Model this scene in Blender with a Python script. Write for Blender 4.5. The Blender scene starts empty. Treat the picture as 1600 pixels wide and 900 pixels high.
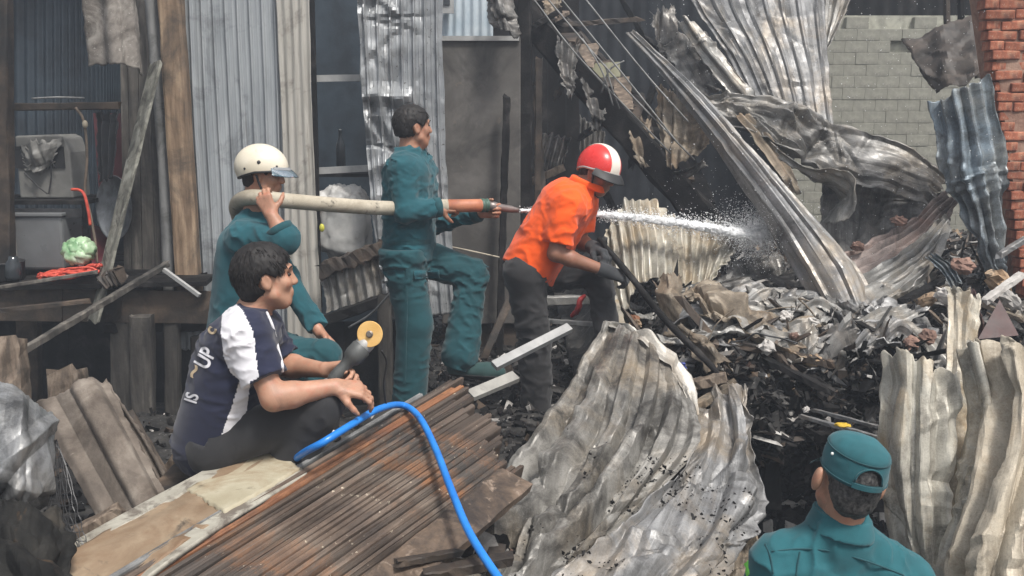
import bpy, bmesh, math, random
import numpy as np
from mathutils import Vector, Matrix
from mathutils.bvhtree import BVHTree

random.seed(11)
RNG = np.random.default_rng(11)
S = bpy.context.scene
COL = S.collection

# ------------------------------------------------------------------ camera
F_PX = 1500.0
PITCH = math.radians(10.0)
CAM = np.array([0.0, 0.0, 1.65])
cam_data = bpy.data.cameras.new("camera")
cam_data.sensor_width = 36.0
cam_data.lens = F_PX / 1600.0 * 36.0
cam_data.clip_start = 0.05
cam_data.clip_end = 400.0
cam = bpy.data.objects.new("camera", cam_data)
COL.objects.link(cam)
cam.location = CAM
cam.rotation_euler = (math.radians(90) - PITCH, 0, 0)
S.camera = cam

# ------------------------------------------------------------------ light
SUN_DIR = Vector((0.30, -0.42, 0.86)).normalized()      # towards the sun
world = bpy.data.worlds.new("World")
S.world = world
world.use_nodes = True
wn = world.node_tree
wbg = wn.nodes["Background"]
sky_node = wn.nodes.new("ShaderNodeTexSky")
sky_node.sky_type = 'NISHITA'
sky_node.sun_disc = False
sky_node.sun_elevation = math.asin(SUN_DIR.z)
sky_node.sun_rotation = math.atan2(SUN_DIR.x, SUN_DIR.y)
sky_node.dust_density = 4.0
sky_node.air_density = 1.0
sky_hsv = wn.nodes.new("ShaderNodeHueSaturation")       # an overcast sky: nearly grey
sky_hsv.inputs["Saturation"].default_value = 0.28
wn.links.new(sky_node.outputs[0], sky_hsv.inputs["Color"])
wn.links.new(sky_hsv.outputs[0], wbg.inputs[0])
wbg.inputs[1].default_value = 0.115
sun_data = bpy.data.lights.new("sun", 'SUN')
sun_data.energy = 2.5
sun_data.angle = math.radians(10)
sun_data.color = (1.0, 0.96, 0.90)
sun = bpy.data.objects.new("sun", sun_data)
COL.objects.link(sun)
sun.rotation_euler = SUN_DIR.to_track_quat('Z', 'Y').to_euler()
S.view_settings.view_transform = 'Standard'
S.view_settings.look = 'None'
S.view_settings.gamma = 1.0
S.view_settings.exposure = 0.58
S.render.engine = 'CYCLES'
S.cycles.max_bounces = 6
S.cycles.diffuse_bounces = 3
S.cycles.glossy_bounces = 3
S.cycles.transmission_bounces = 6
S.cycles.transparent_max_bounces = 12
S.cycles.volume_bounces = 1
S.cycles.use_denoising = True

# ------------------------------------------------------------------ helpers
CP, SP = math.cos(PITCH), math.sin(PITCH)

def at(px, py, Y):
    """A point of the place: the pixel of the photograph (1600 x 900) at Y metres in front."""
    a = (px - 800.0) / F_PX
    b = (450.0 - py) / F_PX
    d = np.array([a, CP + b * SP, -SP + b * CP])
    return CAM + d * (Y / d[1])

def pix(P):
    P = np.asarray(P, float) - CAM
    dep = P[..., 1] * CP - P[..., 2] * SP
    up = P[..., 1] * SP + P[..., 2] * CP
    return np.stack([800 + F_PX * P[..., 0] / dep, 450 - F_PX * up / dep], -1)

def nrm(v):
    v = np.asarray(v, float)
    return v / (np.linalg.norm(v) + 1e-12)

_perm = RNG.permutation(256)
_perm = np.concatenate([_perm, _perm, _perm])
_grad = RNG.normal(size=(256, 3))
_grad /= np.linalg.norm(_grad, axis=1)[:, None]

def perlin(P):
    P = np.asarray(P, float)
    i = np.floor(P).astype(int)
    f = P - i
    i &= 255
    w = f * f * f * (f * (f * 6 - 15) + 10)
    out = 0.0
    for dx in (0, 1):
        wx = w[..., 0] if dx else 1 - w[..., 0]
        for dy in (0, 1):
            wy = w[..., 1] if dy else 1 - w[..., 1]
            for dz in (0, 1):
                wz = w[..., 2] if dz else 1 - w[..., 2]
                h = _perm[_perm[_perm[(i[..., 0] + dx) & 255] + ((i[..., 1] + dy) & 255)] + ((i[..., 2] + dz) & 255)]
                g = _grad[h]
                out = out + wx * wy * wz * (g[..., 0] * (f[..., 0] - dx) + g[..., 1] * (f[..., 1] - dy) + g[..., 2] * (f[..., 2] - dz))
    return out * 1.6

def fbm(P, o=3):
    s = 0.0; a = 1.0
    P = np.asarray(P, float)
    for k in range(o):
        s = s + a * perlin(P + 17.3 * k); P = P * 2.03; a *= 0.5
    return s

def ridged(P, o=3):
    s = 0.0; a = 1.0
    P = np.asarray(P, float)
    for k in range(o):
        s = s + a * (1 - 2.2 * np.abs(perlin(P + 31.7 * k))); P = P * 2.1; a *= 0.5
    return s

# ---- objects, tags
def tag(o, label=None, cat=None, group=None, kind=None):
    if label: o["label"] = label
    if cat: o["category"] = cat
    if group: o["group"] = group
    if kind: o["kind"] = kind
    return o

def empty(name, loc, label=None, cat=None, group=None):
    o = bpy.data.objects.new(name, None)
    o.empty_display_size = 0.1
    o.location = tuple(float(c) for c in loc)
    COL.objects.link(o)
    return tag(o, label, cat, group)

def link_mesh(name, me, mat=None, parent=None):
    o = bpy.data.objects.new(name, me)
    COL.objects.link(o)
    if mat is not None:
        for m in (mat if isinstance(mat, (list, tuple)) else [mat]):
            me.materials.append(m)
    if parent is not None:
        o.parent = parent
    return o

def mesh_obj(name, V, Fc, mat=None, parent=None, smooth=False, uv=None, origin='base', fmat=None, vcol=None):
    """V in place coordinates; the origin goes to the base of the shape (or to the parent's)."""
    V = np.asarray(V, float)
    if parent is not None:
        org = np.array(parent_world(parent))
        loc = (0, 0, 0)
    else:
        org = np.array([(V[:, 0].min() + V[:, 0].max()) / 2, (V[:, 1].min() + V[:, 1].max()) / 2, V[:, 2].min()])
        loc = org
    me = bpy.data.meshes.new(name)
    if isinstance(Fc, np.ndarray):
        n, k = Fc.shape
        me.vertices.add(len(V)); me.vertices.foreach_set("co", (V - org).astype(np.float32).ravel())
        me.loops.add(n * k); me.loops.foreach_set("vertex_index", Fc.astype(np.int32).ravel())
        me.polygons.add(n)
        me.polygons.foreach_set("loop_start", np.arange(0, n * k, k, dtype=np.int32))
        me.polygons.foreach_set("loop_total", np.full(n, k, dtype=np.int32))
        me.update(calc_edges=True)
    else:
        me.from_pydata((V - org).tolist(), [], Fc)
    if not smooth:
        me.polygons.foreach_set("use_smooth", np.zeros(len(me.polygons), dtype=bool))
    if smooth:
        me.polygons.foreach_set("use_smooth", np.ones(len(me.polygons), dtype=bool))
    if fmat is not None:
        me.polygons.foreach_set("material_index", np.asarray(fmat, dtype=np.int32))
    if uv is not None:
        lay = me.uv_layers.new(name="UVMap")
        li = np.empty(len(me.loops), dtype=np.int32)
        me.loops.foreach_get("vertex_index", li)
        lay.data.foreach_set("uv", np.asarray(uv, np.float32)[li].ravel())
    if vcol is not None:
        ca = me.color_attributes.new("tone", 'FLOAT_COLOR', 'POINT')
        ca.data.foreach_set("color", np.concatenate([vcol, np.ones((len(vcol), 1))], 1).astype(np.float32).ravel())
    o = link_mesh(name, me, mat, parent)
    o.location = tuple(loc) if parent is None else (0, 0, 0)
    me.validate()
    return o

def parent_world(p):
    w = np.zeros(3)
    while p is not None:
        w += np.array(p.location); p = p.parent
    return w

BOXF = [(0, 3, 2, 1), (4, 5, 6, 7), (0, 1, 5, 4), (1, 2, 6, 5), (2, 3, 7, 6), (3, 0, 4, 7)]

def box_v(c, half, R=None):
    s = np.array([(-1, -1, -1), (1, -1, -1), (1, 1, -1), (-1, 1, -1), (-1, -1, 1), (1, -1, 1), (1, 1, 1), (-1, 1, 1)], float) * np.asarray(half)
    if R is not None: s = s @ np.asarray(R)
    return s + np.asarray(c)

def frame(d, up=(0, 0, 1)):
    """Rows: along d, sideways, up."""
    d = nrm(d); up = np.asarray(up, float)
    if abs(np.dot(d, nrm(up))) > 0.98: up = np.array([0, 1, 0.0])
    s = nrm(np.cross(up, d)); u = np.cross(d, s)
    return np.stack([d, s, u])

def beam_v(a, b, w, h, up=(0, 0, 1)):
    a = np.asarray(a, float); b = np.asarray(b, float)
    return box_v((a + b) / 2, (np.linalg.norm(b - a) / 2, w / 2, h / 2), frame(b - a, up))

def rough_beam(name, a, b, w, h, mat, parent=None, up=(0, 0, 1), seg=10, jag=0.12, seed=0, cut=0.02):
    """A worn timber: a box in segments whose sides wander and whose ends are broken."""
    a = np.asarray(a, float); b = np.asarray(b, float)
    L = np.linalg.norm(b - a); R = frame(b - a, up)
    r = np.random.default_rng(seed + 1)
    V = []; Fc = []
    prof = [(-1, -.8), (-.8, -1), (.8, -1), (1, -.8), (1, .8), (.8, 1), (-.8, 1), (-1, .8)]
    for i in range(seg + 1):
        t = i / seg
        for j, (s, u) in enumerate(prof):
            e = (r.uniform(-cut, cut) if i in (0, seg) else 0)
            ks = 1 + r.uniform(-jag, jag); ku = 1 + r.uniform(-jag, jag)
            V.append(a + R[0] * (t * L + e) + R[1] * s * w / 2 * ks + R[2] * u * h / 2 * ku)
    n = 8
    for i in range(seg):
        for j in range(n):
            k = (j + 1) % n
            Fc.append((i * n + j, i * n + k, (i + 1) * n + k, (i + 1) * n + j))
    Fc.append(tuple(range(n))[::-1]); Fc.append(tuple(seg * n + j for j in range(n)))
    return mesh_obj(name, V, Fc, mat, parent)

def box(name, c, half, mat, parent=None, R=None, bevel=0.0):
    o = mesh_obj(name, box_v(c, half, R), BOXF, mat, parent)
    if bevel: bev(o, bevel)
    return o

def beam(name, a, b, w, h, mat, parent=None, up=(0, 0, 1), bevel=0.0):
    o = mesh_obj(name, beam_v(a, b, w, h, up), BOXF, mat, parent)
    if bevel: bev(o, bevel)
    return o

def bev(o, w, seg=2):
    m = o.modifiers.new("bevel", 'BEVEL'); m.width = w; m.segments = seg; m.limit_method = 'ANGLE'

def cr(P, t):
    """Catmull-Rom through P (first axis) at t in 0..1."""
    P = np.asarray(P, float); n = len(P)
    if n == 1: return np.repeat(P, len(t), 0)
    x = np.clip(t, 0, 1) * (n - 1)
    i = np.minimum(x.astype(int), n - 2); f = (x - i)
    sh = (len(t),) + (1,) * (P.ndim - 1)
    f = f.reshape(sh)
    ext = np.concatenate([[2 * P[0] - P[1]], P, [2 * P[-1] - P[-2]]])
    p0, p1, p2, p3 = ext[i], ext[i + 1], ext[i + 2], ext[i + 3]
    return 0.5 * (2 * p1 + (p2 - p0) * f + (2 * p0 - 5 * p1 + 4 * p2 - p3) * f ** 2 + (3 * p1 - p0 - 3 * p2 + p3) * f ** 3)

def tube_vf(pts, rad, n=10, res=None, cap=True, wob=0.0):
    pts = np.asarray(pts, float)
    res = res or len(pts) * 6
    t = np.linspace(0, 1, res)
    C = cr(pts, t)
    r = cr(np.asarray(rad, float)[:, None], t)[:, 0] if np.ndim(rad) else np.full(res, rad)
    T = np.gradient(C, axis=0); T /= np.linalg.norm(T, axis=1)[:, None] + 1e-12
    u = np.cross(T[0], (0.3, 0.2, 1)); u = nrm(u)
    V = []
    for i in range(res):
        u = nrm(u - np.dot(u, T[i]) * T[i]); w = np.cross(T[i], u)
        for j in range(n):
            a = 2 * math.pi * j / n
            rr = r[i] * (1 + (wob * random.uniform(-1, 1) if wob else 0))
            V.append(C[i] + rr * (math.cos(a) * u + math.sin(a) * w))
    Fc = []
    for i in range(res - 1):
        for j in range(n):
            k = (j + 1) % n
            Fc.append((i * n + j, i * n + k, (i + 1) * n + k, (i + 1) * n + j))
    if cap:
        Fc.append(tuple(range(n))[::-1]); Fc.append(tuple((res - 1) * n + j for j in range(n)))
    return np.array(V), Fc

def tube(name, pts, rad, mat, parent=None, n=10, res=None, wob=0.0):
    V, Fc = tube_vf(pts, rad, n, res, True, wob)
    return mesh_obj(name, V, Fc, mat, parent, smooth=True)

def lathe(name, base, axis, prof, mat, parent=None, n=24, smooth=True):
    """prof: list of (radius, height along axis)."""
    R = frame(axis)
    V = []; Fc = []
    for (r, h) in prof:
        for j in range(n):
            a = 2 * math.pi * j / n
            V.append(np.asarray(base) + R[0] * h + r * (math.cos(a) * R[1] + math.sin(a) * R[2]))
    for i in range(len(prof) - 1):
        for j in range(n):
            k = (j + 1) % n
            Fc.append((i * n + j, i * n + k, (i + 1) * n + k, (i + 1) * n + j))
    Fc.append(tuple(range(n))[::-1]); Fc.append(tuple((len(prof) - 1) * n + j for j in range(n)))
    return mesh_obj(name, V, Fc, mat, parent, smooth=smooth)

def ball(name, c, radii, mat, parent=None, R=None, n=12, m=16, wob=0.0, seed=0):
    V = []
    for i in range(n + 1):
        th = math.pi * i / n
        for j in range(m):
            ph = 2 * math.pi * j / m
            V.append((math.sin(th) * math.cos(ph), math.sin(th) * math.sin(ph), math.cos(th)))
    V = np.array(V)
    if wob: V = V * (1 + wob * fbm(V * 2.3 + seed * 3.7))[:, None]
    V = V * np.asarray(radii)
    if R is not None: V = V @ np.asarray(R)
    Fc = [(i * m + j, (i + 1) * m + j, (i + 1) * m + (j + 1) % m, i * m + (j + 1) % m) for i in range(n) for j in range(m)]
    return mesh_obj(name, V + np.asarray(c), Fc, mat, parent, smooth=True)

# ------------------------------------------------------------------ materials
class NT:
    def __init__(s, name):
        s.m = bpy.data.materials.new(name); s.m.use_nodes = True
        s.t = s.m.node_tree; s.b = s.t.nodes["Principled BSDF"]
        s.tc = s.t.nodes.new("ShaderNodeTexCoord")
    def n(s, k, **kw):
        o = s.t.nodes.new(k)
        for a, v in kw.items(): setattr(o, a, v)
        return o
    def l(s, a, b): s.t.links.new(a, b)
    def vec(s, coord='Object', scale=(1, 1, 1), loc=(0, 0, 0)):
        mp = s.n("ShaderNodeMapping"); mp.inputs["Scale"].default_value = scale; mp.inputs["Location"].default_value = loc
        s.l(s.tc.outputs[coord], mp.inputs["Vector"]); return mp.outputs[0]
    def noise(s, vec, scale, detail=6, rough=0.6, dist=0.0):
        o = s.n("ShaderNodeTexNoise"); o.inputs["Scale"].default_value = scale; o.inputs["Detail"].default_value = detail
        o.inputs["Roughness"].default_value = rough; o.inputs["Distortion"].default_value = dist
        s.l(vec, o.inputs["Vector"]); return o.outputs["Fac"]
    def ramp(s, fac, stops):
        o = s.n("ShaderNodeValToRGB"); e = o.color_ramp.elements
        while len(e) < len(stops): e.new(0.5)
        for i, (p, c) in enumerate(stops):
            e[i].position = p
            e[i].color = (c, c, c, 1) if np.isscalar(c) else (*c, 1)
        s.l(fac, o.inputs[0]); return o.outputs[0]
    def mix(s, fac, a, b, mode='MIX'):
        o = s.n("ShaderNodeMix", data_type='RGBA', blend_type=mode)
        if np.isscalar(fac): o.inputs[0].default_value = fac
        else: s.l(fac, o.inputs[0])
        for k, v in ((6, a), (7, b)):
            if isinstance(v, tuple): o.inputs[k].default_value = (*v, 1)
            else: s.l(v, o.inputs[k])
        return o.outputs[2]
    def bump(s, h, strength=0.3, dist=0.01):
        o = s.n("ShaderNodeBump"); o.inputs["Strength"].default_value = strength; o.inputs["Distance"].default_value = dist
        s.l(h, o.inputs["Height"]); s.l(o.outputs[0], s.b.inputs["Normal"])
    def done(s, col, rough=0.6, metal=0.0, spec=None):
        if isinstance(col, tuple): s.b.inputs["Base Color"].default_value = (*col, 1)
        else: s.l(col, s.b.inputs["Base Color"])
        for k, v in (("Roughness", rough), ("Metallic", metal)):
            if np.isscalar(v): s.b.inputs[k].default_value = v
            else: s.l(v, s.b.inputs[k])
        if spec is not None: s.b.inputs["Specular IOR Level"].default_value = spec
        return s.m

def worn(name, stops, scale=4, stretch=(1, 1, 1), rough=(0.45, 0.8), metal=0.0, bump=0.25, bscale=60, coord='Object',
         dirt=None, speck=None, rnd=0.0, streak=None, detail=8, dist=0.3, spec=None):
    t = NT(name)
    v = t.vec(coord, stretch)
    loc = None
    fac = t.noise(v, scale, detail, 0.62, dist)
    col = t.ramp(fac, [(.5 + (p - .52) * .62, c) for p, c in stops])
    vo = t.vec('Object')
    if streak:
        sc, su, thr, w = streak           # colour, uv stretch, threshold, width
        f = t.noise(t.vec('UV', su), 1.0, 6, 0.6)
        col = t.mix(t.ramp(f, [(thr - w, 0.0), (thr + w, 1.0)]), col, sc)
    if dirt:
        for (dc, ds, thr, w) in (dirt if isinstance(dirt, list) else [dirt]):
            f = t.noise(vo, ds, 10, 0.68, 0.5)
            col = t.mix(t.ramp(f, [(thr - w, 0.0), (thr + w, 1.0)]), col, dc)
    if speck:
        for (dc, ds, thr, w) in (speck if isinstance(speck, list) else [speck]):
            f = t.noise(vo, ds, 3, 0.7)
            col = t.mix(t.ramp(f, [(thr - w, 0.0), (thr + w, 1.0)]), col, dc)
    if rnd:
        oi = t.n("ShaderNodeObjectInfo")
        mr = t.n("ShaderNodeMapRange"); mr.inputs["To Min"].default_value = 1 - rnd; mr.inputs["To Max"].default_value = 1 + rnd
        t.l(oi.outputs["Random"], mr.inputs[0])
        cb = t.n("ShaderNodeCombineColor")
        for k in range(3): t.l(mr.outputs[0], cb.inputs[k])
        col = t.mix(1.0, col, cb.outputs[0], 'MULTIPLY')
    fr = t.noise(vo, 9, 6, 0.6)
    rg = t.ramp(fr, [(0.3, rough[0]), (0.7, rough[1])])
    if bump:
        t.bump(t.noise(vo, bscale, 6, 0.65), bump, 0.006)
    return t.done(col, rg, metal, spec)

def flat(name, col, rough=0.5, metal=0.0, var=0.25, scale=12, bump=0.1, bscale=120, spec=None):
    c = np.array(col)
    return worn(name, [(0.3, tuple(c * (1 - var))), (0.7, tuple(np.minimum(c * (1 + var), 1)))], scale, rough=(rough - 0.08, min(1, rough + 0.1)),
                metal=metal, bump=bump, bscale=bscale, spec=spec)
# ------------------------------------------------------------------ palette
M = {}
M['ash'] = worn('ash_ground', [(0.3, (.010, .010, .010)), (0.5, (.024, .023, .022)), (0.7, (.05, .047, .044))], 6, rough=(.4, .85), bump=.7, bscale=45, spec=.3,
                speck=((.20, .19, .18), 55, .66, .03))
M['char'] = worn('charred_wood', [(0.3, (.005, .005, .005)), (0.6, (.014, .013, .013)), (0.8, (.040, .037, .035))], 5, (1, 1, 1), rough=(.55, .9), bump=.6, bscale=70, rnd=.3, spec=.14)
M['char_brown'] = worn('scorched_wood', [(0.3, (.012, .010, .009)), (0.55, (.05, .036, .026)), (0.75, (.12, .085, .06))], 4, rough=(.5, .8), bump=.5, bscale=60, rnd=.3)
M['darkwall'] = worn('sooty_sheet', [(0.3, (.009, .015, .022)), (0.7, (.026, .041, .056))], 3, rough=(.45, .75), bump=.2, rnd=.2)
M['plank'] = worn('weathered_plank', [(0.3, (.030, .026, .023)), (0.55, (.075, .067, .058)), (0.75, (.15, .135, .115))], 5, (3, 3, .35), rough=(.6, .9), bump=.4, bscale=50, rnd=.35,
                  dirt=((.015, .014, .013), 2.2, .56, .1))
M['oldwood'] = worn('old_timber', [(0.3, (.06, .045, .033)), (0.55, (.14, .105, .078)), (0.75, (.24, .19, .145))], 6, (4, 4, .5), rough=(.6, .9), bump=.45, bscale=50, rnd=.2,
                    dirt=((.03, .026, .022), 3, .58, .08))
M['post_tan'] = worn('tan_post', [(0.3, (.10, .065, .04)), (0.55, (.22, .15, .095)), (0.75, (.33, .24, .16))], 5, (4, 4, .4), rough=(.6, .85), bump=.35, bscale=50,
                     dirt=((.05, .04, .032), 2.0, .56, .08))
M['greypost'] = worn('grey_pipe', [(0.3, (.12, .12, .12)), (0.7, (.24, .24, .235))], 5, (2, 2, .4), rough=(.5, .7), bump=.1, dirt=((.05, .048, .044), 3, .58, .08))
M['fibre'] = worn('fibre_cement', [(0.3, (.13, .115, .10)), (0.55, (.24, .215, .19)), (0.75, (.36, .335, .30))], 6, rough=(.75, .95), bump=.4, bscale=90,
                  dirt=((.07, .058, .048), 5, .56, .08), speck=((.42, .40, .36), 60, .66, .03))
M['fibre_brown'] = worn('stained_fibre_cement', [(0.3, (.075, .060, .049)), (0.55, (.15, .124, .102)), (0.75, (.25, .217, .183))], 5, (1, 1, 1), rough=(.75, .95), bump=.45, bscale=70,
                        dirt=[((.06, .045, .034), 3.2, .56, .07), ((.42, .38, .33), 6, .66, .05)])
M['galv'] = worn('grey_galvanised', [(0.3, (.245, .262, .275)), (0.7, (.36, .378, .39))], 3, rough=(.38, .6), metal=.3, bump=.06, coord='UV', stretch=(3, .4, 1),
                 dirt=((.13, .135, .14), 2.5, .60, .08), streak=((.14, .14, .14), (30, 1.2, 1), .68, .06))
M['galv_beige'] = worn('beige_sheet', [(0.3, (.28, .265, .235)), (0.7, (.42, .40, .36))], 3, rough=(.5, .7), metal=.15, bump=.06, coord='UV', stretch=(6, .5, 1),
                       dirt=((.13, .115, .095), 3, .60, .07), streak=((.18, .16, .13), (36, 1.2, 1), .64, .06))
M['galv_crumpled'] = worn('dented_galvanised', [(0.3, (.22, .23, .24)), (0.7, (.36, .37, .375))], 3, rough=(.34, .55), metal=.35, bump=.12,
                          dirt=((.12, .118, .115), 3.2, .60, .09), speck=((.08, .075, .07), 40, .66, .03))
M['blue_pale'] = worn('pale_blue_sheet', [(0.3, (.36, .44, .50)), (0.7, (.52, .58, .62))], 3, rough=(.5, .7), bump=.05)

def burnt(name, light, mid, dark, tan, met=.35, soot=.55, tanthr=.56, rough=(.36, .62), fine=.62, rnd=0, streak=True, grain=.5):
    """Sheet metal that has been through a fire: zinc bloom, heat tint, soot in clouds, runs along the ribs and a fine sandy grain."""
    t = NT(name)
    L_, Mi, D_, T_ = (np.array(c) for c in (light, mid, dark, tan))
    vo = t.vec('Object')
    f0 = t.noise(t.vec('UV', (3, .7, 1)), 3.0, 9, .65, .3)
    col = t.ramp(f0, [(.36, tuple(Mi)), (.50, tuple(L_)), (.64, tuple(np.minimum(L_ * 1.35, 1)))])
    if streak:
        f1 = t.noise(t.vec('UV', (13, .45, 1)), 1.0, 7, .62)
        col = t.mix(t.ramp(f1, [(.47, 0.), (.60, .75)]), col, tuple(Mi * .8))
        f2 = t.noise(t.vec('UV', (60, .9, 1), (5, 2, 0)), 1.0, 5, .6)
        col = t.mix(t.ramp(f2, [(.54, 0.), (.66, .6)]), col, tuple(np.minimum(L_ * 1.45, 1)))
    col = t.mix(t.ramp(t.noise(vo, 1.9, 10, .68, .5), [(tanthr - .09, 0.), (tanthr + .09, .85)]), col, tuple(T_))
    col = t.mix(t.ramp(t.noise(t.vec('Object', (1, 1, 1), (7, 3, 1)), 3.2, 12, .74, .6), [(soot - .08, 0.), (soot + .07, .92)]), col, tuple(D_))
    col = t.mix(t.ramp(t.noise(t.vec('Object', (1, 1, 1), (2, 9, 4)), 9, 10, .72, .3), [(.54, 0.), (.68, .6)]), col, tuple(Mi * .6))
    g = t.noise(vo, 150, 3, .75)
    col = t.mix(t.ramp(g, [(.52, 0.), (.66, .55 * grain)]), col, tuple(D_ * 1.5))
    col = t.mix(t.ramp(g, [(.34, .45 * grain), (.44, 0.)]), col, tuple(np.minimum(L_ * 1.6, .8)))
    rg = t.ramp(t.noise(vo, 14, 8, .7), [(.38, rough[0]), (.62, min(.9, rough[1] + .12))])
    t.bump(t.mix(.5, t.noise(vo, 130, 4, .7), t.noise(vo, 24, 6, .65)), .45, .005)
    return t.done(col, rg, met)
M['burnt_light'] = burnt('burnt_sheet_pale', (.31, .305, .29), (.175, .168, .155), (.045, .042, .04), (.36, .29, .21), soot=.62)
M['burnt_grey'] = burnt('burnt_sheet_grey', (.265, .265, .265), (.15, .148, .145), (.04, .038, .036), (.33, .27, .20), met=.45, soot=.61)
M['burnt_dark'] = burnt('burnt_sheet_sooty', (.20, .195, .185), (.085, .08, .075), (.022, .021, .02), (.17, .135, .10), soot=.53, rough=(.3, .6))
M['burnt_tan'] = burnt('burnt_sheet_tan', (.27, .225, .17), (.15, .12, .088), (.032, .028, .023), (.24, .15, .08), met=.15, soot=.56, rough=(.45, .7))
M['burnt_cream'] = burnt('burnt_sheet_cream', (.44, .42, .365), (.27, .25, .21), (.075, .068, .055), (.36, .26, .145), met=.35, tanthr=.53, soot=.62, rough=(.45, .7), fine=.66)
M['burnt_pink'] = burnt('burnt_sheet_pinkish', (.36, .29, .26), (.20, .165, .15), (.04, .036, .034), (.38, .22, .17), met=.15, soot=.58)
M['burnt_blue'] = burnt('burnt_sheet_bluish', (.215, .265, .305), (.105, .13, .15), (.035, .036, .036), (.27, .26, .23), met=.35, tanthr=.51, soot=.56, rough=(.3, .55))
M['tarp'] = burnt('crumpled_foil', (.28, .285, .29), (.16, .16, .165), (.055, .055, .055), (.26, .25, .23), met=.5, soot=.58, rough=(.3, .55), streak=False, grain=.15)
M['steel'] = worn('painted_steel_bar', [(0.3, (.27, .27, .265)), (0.7, (.42, .42, .41))], 5, rough=(.45, .65), metal=.1, bump=.05, dirt=((.20, .19, .18), 6, .62, .06))
M['board'] = worn('scorched_board', [(0.3, (.062, .057, .052)), (0.55, (.095, .088, .08)), (0.75, (.145, .135, .125))], 2.2, rough=(.6, .85), bump=.12, bscale=60,
                  dirt=[((.03, .028, .027), 2.6, .60, .1), ((.16, .13, .10), 8, .68, .05)])
M['block'] = worn('cement_block', [(0.3, (.24, .235, .195)), (0.55, (.30, .295, .245)), (0.75, (.37, .36, .305))], 7, rough=(.8, .95), bump=.4, bscale=60, rnd=.05,
                  dirt=[((.15, .145, .125), 1.6, .52, .12), ((.10, .095, .085), 5, .64, .06)])
M['block_joint'] = flat('cement_joint', (.31, .305, .255), .9)
M['brick'] = worn('red_brick', [(0.3, (.21, .060, .030)), (0.55, (.33, .105, .055)), (0.75, (.42, .20, .125))], 14, rough=(.75, .95), bump=.6, bscale=60, rnd=.25,
                  dirt=((.10, .05, .038), 6, .60, .08), speck=((.5, .36, .28), 50, .68, .03))
M['mortar'] = worn('brick_mortar', [(0.3, (.20, .10, .07)), (0.7, (.36, .23, .17))], 9, rough=(.85, .98), bump=.8, bscale=70)
M['hose'] = worn('canvas_hose', [(0.3, (.38, .335, .26)), (0.7, (.50, .45, .36))], 6, rough=(.75, .95), bump=.45, bscale=260, dirt=[((.30, .26, .195), 5, .56, .1), ((.10, .088, .07), 14, .64, .05)])
M['black'] = flat('black_rubber', (.018, .018, .019), .55)
M['darkmetal'] = flat('dark_metal', (.05, .05, .052), .45, metal=.5)
M['plaster'] = worn('plaster_lump', [(0.3, (.30, .28, .26)), (0.7, (.55, .53, .50))], 8, rough=(.8, .95), bump=.5, bscale=60, rnd=.3, dirt=((.12, .11, .10), 14, .58, .06))
M['tan_chunk'] = worn('tan_lump', [(0.3, (.26, .17, .10)), (0.7, (.46, .34, .23))], 8, rough=(.7, .9), bump=.5, bscale=60, rnd=.3, dirt=((.09, .07, .05), 14, .58, .06))
M['brick_chunk'] = worn('broken_brick', [(0.3, (.13, .075, .058)), (0.7, (.25, .155, .12))], 8, rough=(.8, .95), bump=.5, bscale=60, rnd=.3)
M['paper'] = flat('scorched_paper', (.42, .36, .27), .85, var=.3)

# ------------------------------------------------------------------ ground
def sstep(a, b, x):
    t = np.clip((x - a) / (b - a), 0, 1); return t * t * (3 - 2 * t)

def ground_z(x, y):
    x = np.asarray(x, float); y = np.asarray(y, float)
    dip = sstep(0.15, 0.75, x) * (1 - sstep(5.6, 6.6, y)) * 0.95
    left = sstep(-0.3, -0.8, x) * (1 - sstep(3.6, 4.2, y)) * 0.02
    P = np.stack([x, y, np.zeros_like(x)], -1)
    left = left + sstep(-.70, -1.0, x) * sstep(5.25, 5.7, y) * .85
    return -dip - left + 0.045 * fbm(P * 1.6, 3) + 0.018 * ridged(P * 6, 2) - .03

xs = np.concatenate([np.linspace(-30, -4, 14)[:-1], np.linspace(-4, 5, 110), np.linspace(5, 30, 14)[1:]])
ys = np.concatenate([np.linspace(-8, 1.5, 10)[:-1], np.linspace(1.5, 10, 110), np.linspace(10, 40, 14)[1:]])
X, Y = np.meshgrid(xs, ys, indexing='ij')
Z = ground_z(X, Y)
V = np.stack([X, Y, Z], -1).reshape(-1, 3)
nx, ny = X.shape
ii, jj = np.meshgrid(np.arange(nx - 1), np.arange(ny - 1), indexing='ij')
q = (ii * ny + jj).ravel()
mesh_obj('ground', V, np.stack([q, q + ny, q + ny + 1, q + 1], 1), M['ash'], smooth=True)['kind'] = 'structure'

# the heap of rubble on the collapsed floor
def mound_top(x, y):
    x = np.asarray(x, float); y = np.asarray(y, float)
    P = np.stack([x, y, np.zeros_like(x)], -1)
    base = 0.47 + 0.05 * sstep(4.6, 6.5, y) + 0.10 * sstep(2.2, 3.6, x)
    return base + 0.10 * fbm(P * 1.9 + 5, 4) + 0.03 * ridged(P * 7, 2) - 0.35 * (1 - sstep(4.45, 4.85, y + .12 * perlin(P * 3))) - .5 * (1 - sstep(.45, .95, x + .25 * (y - 5) * 0))

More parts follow.
